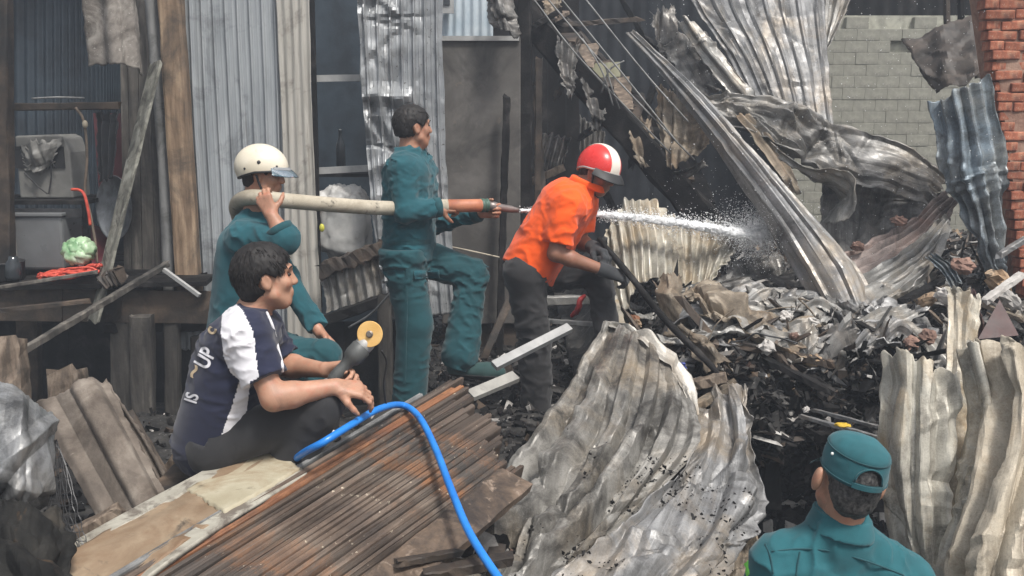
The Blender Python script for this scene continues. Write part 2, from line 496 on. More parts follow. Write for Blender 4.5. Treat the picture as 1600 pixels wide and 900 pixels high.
# ------------------------------------------------------------------ sheets
def sheet(name, label, cat, ctrl, mat, ribs=6, amp=.012, prof='sin', nu=None, nv=70, crumple=.012, cf=4.0, dent=0.0, df=2.5, tear=.01, tf=9, thick=.0022,
          group=None, seed=0, parent=None, ribfade=None, cmask=None, width=1.0, length=1.5, kind=None, smooth=True, bite=0.0, wander=.12):
    """A metal sheet through a net of points; rows run along the ribs. Ribs, dents, creases and torn rims are geometry."""
    C = np.array([[at(*p) for p in row] for row in ctrl])
    nu = nu or int(max(30, ribs * 9))
    u = np.linspace(0, 1, nu); v = np.linspace(0, 1, nv)
    rs = np.random.default_rng(100 + seed)
    off = rs.uniform(0, 50, 3)
    U, W = np.meshgrid(u, v, indexing='ij')
    # torn rim: move the parameter near the rim
    tn = fbm(np.stack([U * tf, W * tf, np.zeros_like(U)], -1) + off, 3)
    eu = np.minimum(U, 1 - U); ev = np.minimum(W, 1 - W)
    Ue = np.clip(U, 0, 1); We = np.clip(W, 0, 1)
    A = cr(C, v)                                   # nv x K x 3
    G = np.empty((nu, nv, 3))
    for j in range(nv):
        G[:, j] = cr(A[j], u)
    du = np.gradient(G, axis=0); dv = np.gradient(G, axis=1)
    N = np.cross(du, dv); N /= np.linalg.norm(N, axis=2)[..., None] + 1e-9
    toward = CAM - G
    sgn = np.where((N * toward).sum(-1).mean() < 0, -1, 1); N = N * sgn
    ph = U * ribs
    ph = ph + wander * perlin(np.stack([U * 2, W * 2.2, np.zeros_like(U)], -1) + off)
    if prof == 'sin': r = np.cos(2 * np.pi * ph)
    elif prof == 'trap':
        r = np.clip(np.cos(2 * np.pi * ph) * 2.2, -1, 1)
    else:                                          # narrow ribs on flat pans
        f = np.abs((ph % 1.0) - .5); r = np.clip((.12 - f) / .06, 0, 1) * 2
        f2 = np.abs(((ph * 1.0 + .5) % 1.0) - .5); r = r + .25 * np.clip((.05 - f2) / .03, 0, 1)
    Pn = G + off
    fade = 1.0
    cm = 1.0
    if cmask is not None: cm = cmask(U, W)
    if ribfade is not None: fade = ribfade(U, W)
    flatten = np.clip(1 - 1.1 * np.clip(fbm(Pn * 1.7, 2) - .25, 0, 1) * (crumple > .008) * cm, .1, 1)
    if wander > .2:                                # an old sheet: some ribs crushed, some standing proud
        ra = rs.uniform(.25, 1.55, ribs + 12 if isinstance(ribs, int) else int(ribs) + 12)
        kf = np.clip(ph + 3, 0, len(ra) - 2); k0 = np.floor(kf).astype(int)
        r = r * (ra[k0] * (1 - (kf - k0)) + ra[k0 + 1] * (kf - k0))
    h = r * amp * fade * flatten
    wm = np.linalg.norm(du, axis=-1).sum(0).mean(); lm = np.linalg.norm(dv, axis=-1).sum(1).mean()
    A_, B_ = U * wm, W * lm
    wz = .10 * np.stack([perlin(Pn * 3), perlin(Pn * 3 + 9), perlin(Pn * 3 + 23)], -1)
    qn = np.stack([A_ * cf * 1.5, B_ * cf * .55, np.zeros_like(U)], -1) + off + wz * cf
    h = h + crumple * cm * .55 * (ridged(qn, 3) - .55)
    if dent: h = h + dent * cm * fbm(np.stack([A_ * df * 1.4, B_ * df * .8, np.zeros_like(U)], -1) + off + wz, 2)
    # creases: sharp folds of random run, each dying out along its length and to its sides
    if crumple > 0.004:
        nc = int(np.clip(70 * wm * lm * (crumple / .02) ** .5, 8, 110))
        for k in range(nc):
            c0 = rs.uniform(0, wm), rs.uniform(0, lm)
            th = rs.normal(0, .55) if rs.random() < .62 else rs.normal(math.pi / 2, .35)
            ex, ey = math.sin(th), math.cos(th)
            a = A_ - c0[0] + wz[..., 0] * .5; b = B_ - c0[1] + wz[..., 1] * .5
            s_ = a * ex + b * ey; d_ = a * ey - b * ex
            w_ = rs.uniform(.02, .075); l_ = rs.uniform(.08, .34)
            asym = rs.uniform(.4, 1.6)
            tent = np.clip(1 - np.where(d_ > 0, d_ / (w_ * asym), -d_ / w_), 0, 1)
            tent = tent * np.clip(1.25 - np.abs(s_) / l_, 0, 1)
            h = h + rs.choice([-1, 1]) * crumple * cm * rs.uniform(.5, 1.5) * tent
    V = G + N * h[..., None]
    # rims
    if tear:
        for (m, d) in ((np.exp(-U / .05), du), (-np.exp(-(1 - U) / .05), du)):
            V = V + nrm_f(d) * (m * tear * (tn + .3))[..., None]
        for (m, d) in ((np.exp(-W / .04), dv), (-np.exp(-(1 - W) / .04), dv)):
            V = V + nrm_f(d) * (m * tear * (tn * 1.5 + .3))[..., None]
    idx = np.arange(nu * nv).reshape(nu, nv)
    Q = np.stack([idx[:-1, :-1], idx[1:, :-1], idx[1:, 1:], idx[:-1, 1:]], -1)
    keep = np.ones(Q.shape[:2], bool)
    if bite:
        e = np.minimum(np.minimum(U, 1 - U), np.minimum(W, 1 - W))[:-1, :-1]
        keep = ~((tn[:-1, :-1] > .35) & (e < bite * (tn[:-1, :-1])))
        hole = fbm(Pn * 5.5 + 40, 2)[:-1, :-1]
        keep &= ~((hole > .93) & (e < .4))
    Q = Q[keep].reshape(-1, 4)
    uv = np.stack([U * width, W * length], -1).reshape(-1, 2)
    o = mesh_obj(name, V.reshape(-1, 3), Q, mat, parent, smooth=smooth, uv=uv)
    if smooth and crumple > .004: o.data.set_sharp_from_angle(angle=math.radians(15))
    sm = o.modifiers.new('thickness', 'SOLIDIFY'); sm.thickness = thick; sm.offset = 0
    o['_s'] = 0; del o['_s']
    SURF[name + str(seed)] = V
    return tag(o, label, cat, group, kind)

def nrm_f(d): return d / (np.linalg.norm(d, axis=-1)[..., None] + 1e-9)
SURF = {}

def slat_wall(name, label, cat, quad, Yn, n, mat, gap=.004, thick=.02, part='plank', seed=0, group=None, jag=(0, 0)):
    """An upright wall of planks between top corners and bottom corners (pixel, Y)."""
    tl, tr, br, bl = [at(*p) for p in quad]
    root = empty(name, (bl + br) / 2, label, cat, group)
    r = np.random.default_rng(seed)
    cuts = np.linspace(0, 1, n + 1)
    cuts[1:-1] += r.uniform(-.25, .25, n - 1) / n
    nrmv = nrm(np.cross(tr - tl, bl - tl))
    for i in range(n):
        a, b = cuts[i], cuts[i + 1]
        t = r.uniform(-.5, .5) * thick * .5
        ja, jb = r.uniform(0, jag[0]), r.uniform(0, jag[1])
        p0 = tl + (tr - tl) * a; p1 = tl + (tr - tl) * b; q0 = bl + (br - bl) * a; q1 = bl + (br - bl) * b
        g = gap / np.linalg.norm(tr - tl)
        p0, p1 = p0 + (p1 - p0) * g * n / 2, p1 - (p1 - p0) * g * n / 2
        q0, q1 = q0 + (q1 - q0) * g * n / 2, q1 - (q1 - q0) * g * n / 2
        p0 = p0 + (q0 - p0) * ja; p1 = p1 + (q1 - p1) * ja * r.uniform(.6, 1.4); q0 = q0 - (q0 - p0) * jb; q1 = q1 - (q1 - p1) * jb * r.uniform(.6, 1.4)
        Vv = [p + nrmv * (s * thick / 2 + t) for s in (-1, 1) for p in (q0, q1, p1, p0)]
        mesh_obj(part, Vv, BOXF, mat, root)
    return root

# -------- left shack
M_dw = M['darkwall']
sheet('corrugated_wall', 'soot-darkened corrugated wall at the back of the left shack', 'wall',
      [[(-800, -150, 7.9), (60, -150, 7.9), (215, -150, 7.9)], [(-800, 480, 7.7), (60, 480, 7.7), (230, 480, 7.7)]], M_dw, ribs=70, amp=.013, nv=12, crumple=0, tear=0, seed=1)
slat_wall('plank_wall', 'dark weathered plank wall beside the leaning board', 'wall', [(186, -60, 6.85), (300, -60, 6.85), (322, 505, 6.75), (196, 505, 6.75)], 6.8, 8, M['plank'], seed=3)
rough_beam('wooden_post', at(2, -80, 6.4), at(8, 470, 6.4), .11, .10, M['char_brown'], up=(0, 1, 0), seed=4)
tag(bpy.data.objects['wooden_post'], 'dark reddish wooden post at the far left edge of the shack', 'post')
o = tube('grey_pipe', [at(228, -80, 6.66), at(244, 100, 6.66), at(256, 260, 6.64), at(266, 505, 6.6)], .040, M['greypost'], n=14)
tag(o, 'pale grey upright pipe left of the tan wooden post', 'pipe')
o = rough_beam('wooden_post', at(262, -80, 6.6), at(300, 505, 6.55), .155, .10, M['post_tan'], up=(0, 1, 0), seed=5, jag=.05)
tag(o, 'tan wooden post between grey pipe and corrugated sheet', 'post')
sheet('fibre_cement_sheet', 'mottled grey fibre cement sheet hanging over the dark doorway', 'roof sheet',
      [[(105, -120, 6.1), (160, -130, 6.1), (212, -120, 6.15)], [(130, 0, 6.15), (180, 0, 6.1), (216, 0, 6.2)], [(143, 104, 6.2), (190, 100, 6.1), (226, 118, 6.25)]],
      M['fibre'], ribs=2.5, amp=.022, crumple=.004, cf=3, tear=.012, thick=.008, seed=6, width=.5, length=1)
# unseen roof added over the shack to shade it, as a roofed hut is dark inside
sheet('added_shade_roof', 'unseen dark corrugated roof added over the left shack to shade it', 'roof',
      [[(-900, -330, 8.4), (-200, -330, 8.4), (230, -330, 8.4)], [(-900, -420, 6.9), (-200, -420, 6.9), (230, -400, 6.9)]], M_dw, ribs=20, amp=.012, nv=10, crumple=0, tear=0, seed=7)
# leaning board
M['mossy'] = worn('mossy_board', [(0.3, (.10, .098, .082)), (0.55, (.19, .185, .155)), (0.75, (.30, .295, .255))], 9, rough=(.7, .9), bump=.5, bscale=60, dirt=((.055, .052, .042), 7, .56, .06))
o = rough_beam('leaning_board', at(146, 503, 6.15), at(244, 98, 6.5), .20, .022, M['mossy'], up=(-.78, -.62, .1), seed=8, jag=.06, seg=18)
tag(o, 'narrow mossy grey board leaning across the shack front', 'board')
# platform (floor of the stilt hut) and its timbers
slat_wall('floor_front', 'sooty boards along the front edge of the shack floor', 'floor edge', [(-60, 448, 6.1), (330, 455, 6.35), (330, 505, 6.35), (-60, 500, 6.1)], 6.3, 3, M['char_brown'], seed=9)
pl = empty('shack_floor', at(100, 450, 7), 'dark plank floor inside the left shack', 'floor')
for k in range(5):
    a = at(-160, 446 - k * 3, 6.15 + k * .34); b = at(330, 452 - k * 3, 6.4 + k * .34)
    b[2] = a[2] = at(0, 447, 6.15)[2]
    mesh_obj('plank', beam_v(a, b, .32, .03), BOXF, M['char'], pl)
for k, (x0, x1, y0, y1, Yd, mt) in enumerate([(175, 213, 500, 705, 6.3, 'plank'), (205, 240, 500, 705, 6.25, 'plank'), (258, 280, 505, 700, 6.35, 'plank'), (300, 318, 530, 720, 6.5, 'plank'),
                                              (28, 62, 500, 690, 6.6, 'char_brown'), (340, 372, 540, 690, 6.5, 'char'), (590, 612, 470, 640, 6.3, 'plank'), (420, 450, 530, 690, 6.6, 'char')]):
    xm = (x0 + x1) / 2
    o = rough_beam('stilt_post', at(xm, y0 - 8, Yd), at(xm + 3, y1, Yd), (x1 - x0) / F_PX * Yd, .09, M[mt], up=(0, 1, 0), seed=20 + k, jag=.05)
    tag(o, ['broad grey stilt post under the shack, leftmost of a close pair', 'grey stilt post right beside another under the shack', 'narrow grey stilt post behind the crouching man\'s back',
            'thin dark stilt post behind the navy jersey', 'dark brown stilt post at the far left under the floor', 'charred stilt post hidden behind the crouching man',
            'upright grey board under the dented sheet, left of the standing officer', 'charred stilt post behind the officer in the cream helmet'][k], 'post', 'stilt posts under the huts')
# black boards added behind the stilts, their colour standing in for the darkness
slat_wall('underfloor_dark_backing', 'black backing boards standing in for the dark void under the huts', 'wall', [(-800, 470, 8.3), (760, 470, 8.3), (760, 660, 8.3), (-800, 660, 8.3)], 8.3, 22, M['char'], seed=12)
sheet('hut_side', 'short grey corrugated skirt under the plank wall', 'wall sheet', [[(272, 500, 6.55), (318, 500, 6.55)], [(272, 548, 6.5), (318, 546, 6.5)]], M['galv'], ribs=4, amp=.008, nv=10, crumple=0, seed=13)
o = rough_beam('floor_beam', at(160, 512, 6.25), at(330, 508, 6.5), .06, .07, M['char'], seed=14)
tag(o, 'charred beam under the plank wall', 'beam')

# -------- middle hut front
sheet('corrugated_sheet', 'tall grey ribbed metal sheet behind the cream helmet', 'wall sheet',
      [[(283, -80, 6.72), (360, -80, 6.72), (436, -80, 6.72)], [(300, 240, 6.68), (372, 240, 6.68), (446, 240, 6.68)], [(318, 548, 6.6), (385, 548, 6.6), (452, 545, 6.6)]],
      M['galv'], ribs=8, amp=.013, prof='rib', nu=140, nv=40, crumple=.002, cf=2, tear=.004, seed=15, width=.7, length=2.6)
sheet('corrugated_sheet', 'beige grained metal sheet at the left of the dark doorway', 'wall sheet',
      [[(428, -80, 6.66), (455, -80, 6.66), (481, -80, 6.66)], [(442, 240, 6.62), (466, 240, 6.62), (491, 240, 6.62)], [(450, 560, 6.54), (478, 560, 6.54), (506, 552, 6.54)]],
      M['galv_beige'], ribs=4, amp=.006, nv=40, crumple=.003, cf=2, tear=.006, seed=16, width=.3, length=2.6)
sheet('dented_sheet', 'shiny dented corrugated sheet behind the standing officer', 'wall sheet',
      [[(553, -80, 6.5), (625, -80, 6.5), (692, -80, 6.5)], [(566, 150, 6.46), (630, 150, 6.46), (694, 150, 6.46)], [(580, 320, 6.42), (640, 320, 6.42), (702, 320, 6.42)], [(604, 500, 6.36), (660, 495, 6.36), (716, 490, 6.36)]],
      M['galv_crumpled'], ribs=7, amp=.013, prof='rib', nv=150, nu=90, crumple=.027, cf=2.5, dent=.012, tear=.008, seed=17, width=.65, length=2.4, cmask=lambda u, w: np.clip(1.35 - 1.5 * u, .12, 1))
# doorway: room behind
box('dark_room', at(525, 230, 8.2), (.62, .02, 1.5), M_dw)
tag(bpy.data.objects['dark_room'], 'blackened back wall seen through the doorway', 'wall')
for (y, lab) in ((123, 'pale upper rail across the dark doorway'), (268, 'pale lower rail across the dark doorway')):
    o = beam('shelf_rail', at(478, y, 6.75), at(590, y - 2 if y < 200 else y - 6, 6.75), .03, .045, M['steel'])
    tag(o, lab, 'rail', 'rails across the doorway')
o = beam('door_post', at(486, -60, 6.7), at(500, 480, 6.65), .03, .03, M['char']); tag(o, 'thin charred post at the doorway edge', 'post')
M['glass_dark'] = flat('dark_glass', (.03, .035, .04), .12)
bt = lathe('bottle', at(533, 262, 7.1), (0, 0, 1), [(.03, 0), (.034, .02), (.034, .15), (.028, .18), (.013, .22), (.012, .26), (.015, .265), (.015, .28)], M['glass_dark'])
tag(bt, 'dim glass bottle standing on the lower rail shelf in the doorway', 'bottle')
o = box('wall_shelf', at(530, 272, 7.05), (.3, .16, .012), M['char']); tag(o, 'dark shelf board behind the lower doorway rail', 'shelf')
M['plastic'] = worn('cloudy_plastic', [(0.3, (.30, .30, .29)), (0.7, (.46, .45, .43))], 4, rough=(.35, .6), bump=.3, bscale=30, dirt=((.14, .13, .12), 5, .60, .08))
def bag(name, label, c, radii, mat, seed):
    c = np.asarray(c); n, m = 44, 60
    Vv = []
    for i in range(n + 1):
        th = math.pi * i / n
        for j in range(m):
            ph = 2 * math.pi * j / m
            Vv.append((math.sin(th) * math.cos(ph), math.sin(th) * math.sin(ph), math.cos(th)))
    Vv = np.array(Vv)
    Vv = np.sign(Vv) * np.abs(Vv) ** .62
    Vv = Vv * (1 + .16 * fbm(Vv * 1.5 + seed, 2) + .085 * ridged(Vv * np.array([3.2, 3.2, 1.6]) + seed, 3))[:, None]
    Fc = [(i * m + j, (i + 1) * m + j, (i + 1) * m + (j + 1) % m, i * m + (j + 1) % m) for i in range(n) for j in range(m)]
    o = mesh_obj(name, Vv * np.asarray(radii) + c, Fc, mat, smooth=True)
    return tag(o, label, cat='bag')
bag('plastic_bag', 'crumpled cloudy plastic bag stuffed low in the doorway', at(538, 350, 6.78), (.175, .12, .24), M['plastic'], 3)
M['yellow'] = flat('yellow_plastic', (.50, .48, .06), .5)
o = ball('yellow_bottle_cap', at(503, 356, 6.5), (.018, .016, .028), M['yellow']); tag(o, 'small yellow plastic lump beside the cloudy bag', 'scrap')
sheet('skirting_sheet', 'pale corrugated skirting sheet with scorched top under the doorway', 'wall sheet',
      [[(500, 432, 6.45), (540, 412, 6.42), (580, 395, 6.4), (616, 385, 6.38)], [(508, 462, 6.44), (545, 448, 6.42), (585, 430, 6.4), (620, 420, 6.36)], [(510, 490, 6.44), (550, 478, 6.42), (590, 463, 6.4), (622, 452, 6.36)]],
      M['burnt_light'], ribs=9, amp=.013, nv=24, crumple=.008, tear=.01, seed=18, width=.6, length=.4)
o = rough_beam('scorched_beam', at(500, 425, 6.4), at(600, 385, 6.36), .06, .10, M['char_brown'], seed=31, jag=.3, seg=16); tag(o, 'scorched ragged beam above the skirting sheet', 'beam')
o = rough_beam('floor_beam', at(495, 505, 6.38), at(628, 458, 6.3), .08, .07, M['char'], seed=32); tag(o, 'black sloping beam under the pale skirting sheet', 'beam')
o = tube('loose_cable', [at(545, 512, 6.1), at(580, 490, 6.05), at(610, 458, 6.0), at(630, 438, 6.0), at(645, 420, 6.1)], .008, M['greypost'], n=8)
tag(o, 'grey cable sagging below the skirting sheet', 'cable')
# board / cupboard side and what is above it
cb = box('metal_cupboard', at(752, 285, 7.05), (.285, .18, 1.02), M['board'], bevel=.008)
tag(cb, 'brown-grey scorched cupboard panel behind the nozzle', 'cupboard')
box('top_trim', at(748, 60, 6.86), (.28, .012, .016), M['steel'], cb)
sheet('pale_blue_wall', 'pale blue corrugated wall of the house beyond, above the cupboard', 'wall sheet', [[(660, -60, 9.6), (780, -60, 9.6)], [(660, 120, 9.6), (780, 120, 9.6)]], M['blue_pale'], ribs=9, amp=.012, nv=10, crumple=0, tear=0, seed=19)
wf = box('window', at(696, 4, 9.5), (.08, .02, .10), M['steel']); tag(wf, 'corner of a white window frame on the pale blue wall', 'window')
box('pane', at(694, -4, 9.475), (.055, .008, .07), M['glass_dark'], wf)
sheet('torn_flashing', 'curled scorched flashing hanging over the cupboard top', 'metal scrap', [[(760, -10, 6.8), (775, -14, 6.7), (795, -5, 6.75)], [(763, 25, 6.75), (785, 18, 6.62), (806, 30, 6.7)], [(770, 42, 6.7), (792, 50, 6.6), (810, 62, 6.68)]],
      M['burnt_dark'], ribs=2, amp=.02, crumple=.02, cf=6, tear=.02, seed=21, width=.3, length=.4, nv=40)
# posts right of the cupboard
for k, (xa, xb, ya, yb, w, Yd, mt, lab) in enumerate([(818, 822, -60, 560, .10, 7.0, 'char', 'thick charred post right of the cupboard panel'),
                                                 (842, 838, 90, 520, .05, 7.2, 'char_brown', 'thin scorched post behind the thick charred one'),
                                                 (792, 780, 150, 560, .05, 6.75, 'char', 'blistered narrow post in front of the cupboard edge')]):
    o = rough_beam('charred_post', at(xa, ya, Yd), at(xb, yb, Yd), w, w * .9, M[mt], up=(0, 1, 0), seed=40 + k, jag=.18, seg=30)
    tag(o, lab, 'post')
# back wall of soot
sheet('sooty_back_wall', 'soot-black corrugated wall at the back of the burnt plot', 'wall', [[(700, -160, 10.2), (1000, -160, 10.2), (1320, -160, 10.2)], [(700, 460, 10.2), (1000, 460, 10.2), (1320, 460, 10.2)]],
      worn('soot_black_sheet', [(0.3, (.008, .009, .011)), (0.7, (.022, .025, .030))], 3, rough=(.6, .85), bump=.3, spec=.2, speck=((.10, .10, .10), 50, .70, .03)), ribs=30, amp=.008, nv=40, crumple=.012, cf=2, tear=0, seed=22)
slat_wall('sooty_back_wall', 'black boarded wall behind the burnt stair', 'wall', [(770, -100, 9.0), (905, -100, 9.0), (905, 470, 9.0), (770, 470, 9.0)], 9, 6, M['char'], seed=23)
sheet('small_corrugated_sheet', 'small smoke-stained corrugated piece behind the orange shirt', 'metal scrap', [[(842, 205, 8.2), (893, 215, 8.2)], [(828, 270, 8.0), (880, 262, 8.0)]], M['burnt_dark'], ribs=5, amp=.02, nv=16, crumple=.006, seed=24)
o = rough_beam('scorched_board', at(828, 285, 7.8), at(880, 262, 7.8), .05, .06, M['oldwood'], seed=25); tag(o, 'pale scorched board end behind the orange shoulder', 'board')
sheet('small_corrugated_sheet', 'dark corrugated scrap leaning under the burnt stair', 'metal scrap', [[(905, 180, 8.4), (945, 205, 8.4)], [(905, 260, 8.3), (940, 262, 8.3)]], M['burnt_dark'], ribs=5, amp=.02, nv=16, crumple=.006, seed=26)

# burnt staircase
st = empty('burnt_staircase', at(1050, 330, 7.3), 'charred wooden staircase slanting down behind the red helmet', 'staircase')
sa0, sa1 = at(770, -35, 7.6), at(1125, 370, 6.9)
sb0, sb1 = at(815, -35, 8.3), at(1075, 255, 7.7)
rough_beam('stringer', sa0 + 0, sa1 + 0, .08, .215, M['char'], st, seed=50, jag=.1, seg=24)
rough_beam('stringer', sb0, sb1, .06, .14, M['char_brown'], st, seed=51, jag=.15, seg=24)
for k in range(11):
    t = (k + .6) / 11.5
    pa = sa0 + (sa1 - sa0) * t + np.array([0.02, 0, .09]); pb = sb0 + (sb1 - sb0) * min(1, t * 1.02) + np.array([.02, 0, .05])
    mt = M['oldwood'] if k in (2, 4, 6) else (M['char_brown'] if k % 2 else M['char'])
    rough_beam('tread', pa, pa + (pb - pa) * (1.0 if k not in (3, 8) else .6), .15, .03, mt, st, seed=60 + k, jag=.1, seg=8)
o = box('yellow_board', at(937, 110, 7.5), (.155, .012, .055), worn('yellowed_board', [(0.3, (.26, .25, .16)), (0.7, (.38, .37, .26))], 6, rough=(.6, .8), dirt=((.12, .11, .08), 5, .58, .07)), R=frame((1, 0, .06)))
tag(o, 'yellowish board end caught on the burnt stair', 'board')
for k, (a, b, c) in enumerate([((840, -20, 7.2), (960, 120, 7.0), (1085, 250, 6.8)), ((862, -20, 7.2), (975, 118, 7.0), (1060, 225, 6.8)), ((900, -20, 7.1), (1000, 105, 6.95), (1075, 190, 6.8)),
                               ((835, 0, 7.3), (905, 90, 7.15), (1048, 240, 6.9)), ((945, 100, 7.1), (957, 140, 7.05), (968, 170, 7.1)), ((975, 95, 7.1), (952, 110, 7.05), (940, 145, 7.1)), ((910, 60, 7.1), (940, 110, 7.0), (958, 165, 7.05))]):
    o = tube('sagging_wire', [at(*a), at(*b), at(*c)], .0065, M['greypost'], n=6)
    tag(o, ['long grey wire sagging lowest across the burnt stair', 'long grey wire second lowest across the burnt stair', 'long grey wire reaching farthest right above the burnt stair', 'long slack wire along the upper edge of the burnt stair', 'short wire hanging right of the yellow board', 'short wire hooked left over the yellow board', 'short wire slanting down across the yellow board'][k], 'wire', 'wires over the burnt stair')

# block wall at the back right
bw = empty('block_wall', at(1390, 400, 8.9), 'yellowish grey cement block wall behind the fallen sheets', 'wall')
w0, w1 = at(1230, 420, 9.0), at(1570, 420, 9.0); top = at(1300, 24, 9.0)[2]
mesh_obj('core', box_v(((w0[0] + w1[0]) / 2, 9.06, (w0[2] + top) / 2), ((w1[0] - w0[0]) / 2, .05, (top - w0[2]) / 2)), BOXF, M['block_joint'], bw)
bl_me = None
rows = int((top - w0[2]) / .105); cols = int((w1[0] - w0[0]) / .205)
rb = np.random.default_rng(5)
hole = at(1398, 75, 9.0)
for r_ in range(rows):
    for c_ in range(cols + 1):
        x = w0[0] + .205 * c_ + (.1025 if r_ % 2 else 0); z = w0[2] + .105 * r_ + .05
        if x > w1[0] - .1: continue
        if abs(x - hole[0]) < .105 and abs(z - hole[2]) < .055: continue
        if r_ >= rows - 1 and rb.random() < .5: continue
        if bl_me is None:
            bo = mesh_obj('block', box_v((0, 0, 0), (.1024, .03, .0524)), BOXF, M['block'], bw); bl_me = bo.data
            bev(bo, .003, 1)
            bl_me.transform(Matrix.Translation(Vector(parent_world(bw))))
        else:
            bo = bpy.data.objects.new('block', bl_me); COL.objects.link(bo); bo.parent = bw; bev(bo, .003, 1)
        p = np.array((x, 8.985 + rb.uniform(-.0025, .0025), z)) - parent_world(bw)
        bo.location = tuple(p); bo.rotation_euler = (rb.uniform(-.006, .006), rb.uniform(-.006, .006), rb.uniform(-.006, .006))
sheet('sooty_back_wall', 'black scorched boarding above the cement block wall', 'wall', [[(1270, -160, 9.3), (1620, -160, 9.3)], [(1270, 60, 9.3), (1620, 60, 9.3)]], M['char'], ribs=16, amp=.012, nv=10, crumple=.01, seed=28)
for k, (xa, xb, yb) in enumerate([(1478, 1480, 60), (1500, 1503, 90), (1522, 1528, 120)]):
    o = rough_beam('charred_batten', at(xa, -60, 7.4), at(xb, yb, 7.4), .035, .05, M['char_brown' if k != 1 else 'char'], up=(0, 1, 0), seed=70 + k)
    tag(o, ['dark batten above the bent sheet, farthest from the brick wall', 'dark batten above the bent sheet, between two others', 'dark batten above the bent sheet, closest to the brick wall'][k], 'batten', 'battens above the bent sheet')

# red brick wall at the right, leaning as in the picture
br = empty('brick_wall', at(1640, 560, 5.4), 'rough red brick wall at the right edge', 'wall')
b0 = at(1597, 420, 5.5); b1 = at(1531, -70, 5.5)
H = b1[2] - b0[2]; lean = (b1[0] - b0[0]) / H
nr = int(H / .056) + 3
brk = None
W_WALL = 1.1
Vc = []
for (z, s) in ((b0[2] - .5, 0), (b0[2] + H, 0)):
    xx = b0[0] + lean * (z - b0[2])
    Vc += [(xx + .03, 5.53, z), (xx + W_WALL, 5.53, z), (xx + W_WALL, 5.75, z), (xx + .03, 5.75, z)]
mesh_obj('core', Vc, BOXF, M['mortar'], br)
for r_ in range(-8, nr - 3):
    z = b0[2] + .056 * r_ + .028
    xx = b0[0] + lean * (z - b0[2])
    for c_ in range(5):
        x = xx + .168 * c_ + (0 if r_ % 2 else .084) + .08
        half = (c_ == 0 and r_ % 2 == 0)
        if brk is None:
            bo = mesh_obj('brick', box_v((0, 0, 0), (.080, .05, .0255)), BOXF, M['brick'], br); brk = bo.data
            brk.transform(Matrix.Translation(Vector(parent_world(br)))); bev(bo, .007, 2)
        else:
            bo = bpy.data.objects.new('brick', brk); COL.objects.link(bo); bo.parent = br; bev(bo, .007, 2)
        bo.location = tuple(np.array((x, 5.572 + rb.uniform(-.012, .010), z + rb.uniform(-.003, .003))) - parent_world(br))
        bo.rotation_euler = (rb.uniform(-.09, .09), rb.uniform(-.05, .05), rb.uniform(-.08, .08))
        if half:
            bo2 = bpy.data.objects.new('brick', brk); COL.objects.link(bo2); bo2.parent = br; bev(bo2, .007, 2)
            bo2.location = tuple(np.array((xx + .04, 5.575 + rb.uniform(-.01, .008), z)) - parent_world(br)); bo2.scale = (.5, 1, 1)
# ------------------------------------------------------------------ fallen sheets at the back right
sheet('roof_sheet', 'large pale corrugated roof sheet leaning against the block wall, top centre', 'roof sheet',
      [[(1046, -75, 7.3), (1165, -95, 7.2), (1282, -70, 7.15)], [(1080, 5, 7.2), (1185, 10, 7.1), (1290, 35, 7.05)], [(1135, 85, 7.05), (1215, 95, 6.95), (1296, 115, 6.95)], [(1180, 175, 6.85), (1240, 185, 6.8), (1303, 196, 6.8)]],
      M['burnt_grey'], ribs=8, amp=.008, prof='rib', nv=90, crumple=.007, cf=2.5, tear=.012, seed=101, width=.9, length=1.4)
sheet('roof_sheet', 'narrow corrugated roof sheet behind the large pale one, beside the block wall', 'roof sheet',
      [[(1240, -60, 7.6), (1352, -60, 7.6)], [(1262, 20, 7.5), (1318, 25, 7.5)], [(1278, 78, 7.4), (1290, 82, 7.4)]], M['burnt_light'], ribs=4, amp=.02, prof='trap', nv=40, crumple=.006, tear=.01, seed=102, width=.5, length=.8)
sheet('curled_strip', 'curled soot-streaked metal strip along the edge of the large roof sheet', 'metal scrap',
      [[(1060, 32, 7.0), (1070, 26, 6.95), (1084, 36, 7.0)], [(1090, 85, 6.9), (1104, 76, 6.86), (1122, 82, 6.9)], [(1125, 130, 6.8), (1142, 122, 6.76), (1160, 128, 6.8)], [(1165, 175, 6.7), (1182, 168, 6.66), (1200, 176, 6.7)]],
      M['burnt_light'], ribs=2, amp=.014, nv=90, crumple=.013, cf=3, tear=.02, seed=103, width=.25, length=.9)
sheet('crumpled_sheet', 'black crinkled sheet beneath the curled strip', 'metal scrap',
      [[(1032, 70, 7.2), (1090, 45, 7.1), (1120, 70, 7.0)], [(1055, 110, 7.1), (1105, 95, 7.0), (1150, 110, 6.9)], [(1090, 155, 6.9), (1130, 150, 6.8), (1185, 165, 6.8)]],
      M['burnt_dark'], ribs=2, amp=.01, nv=70, nu=60, crumple=.022, cf=4, tear=.03, seed=104, width=.6, length=.6)
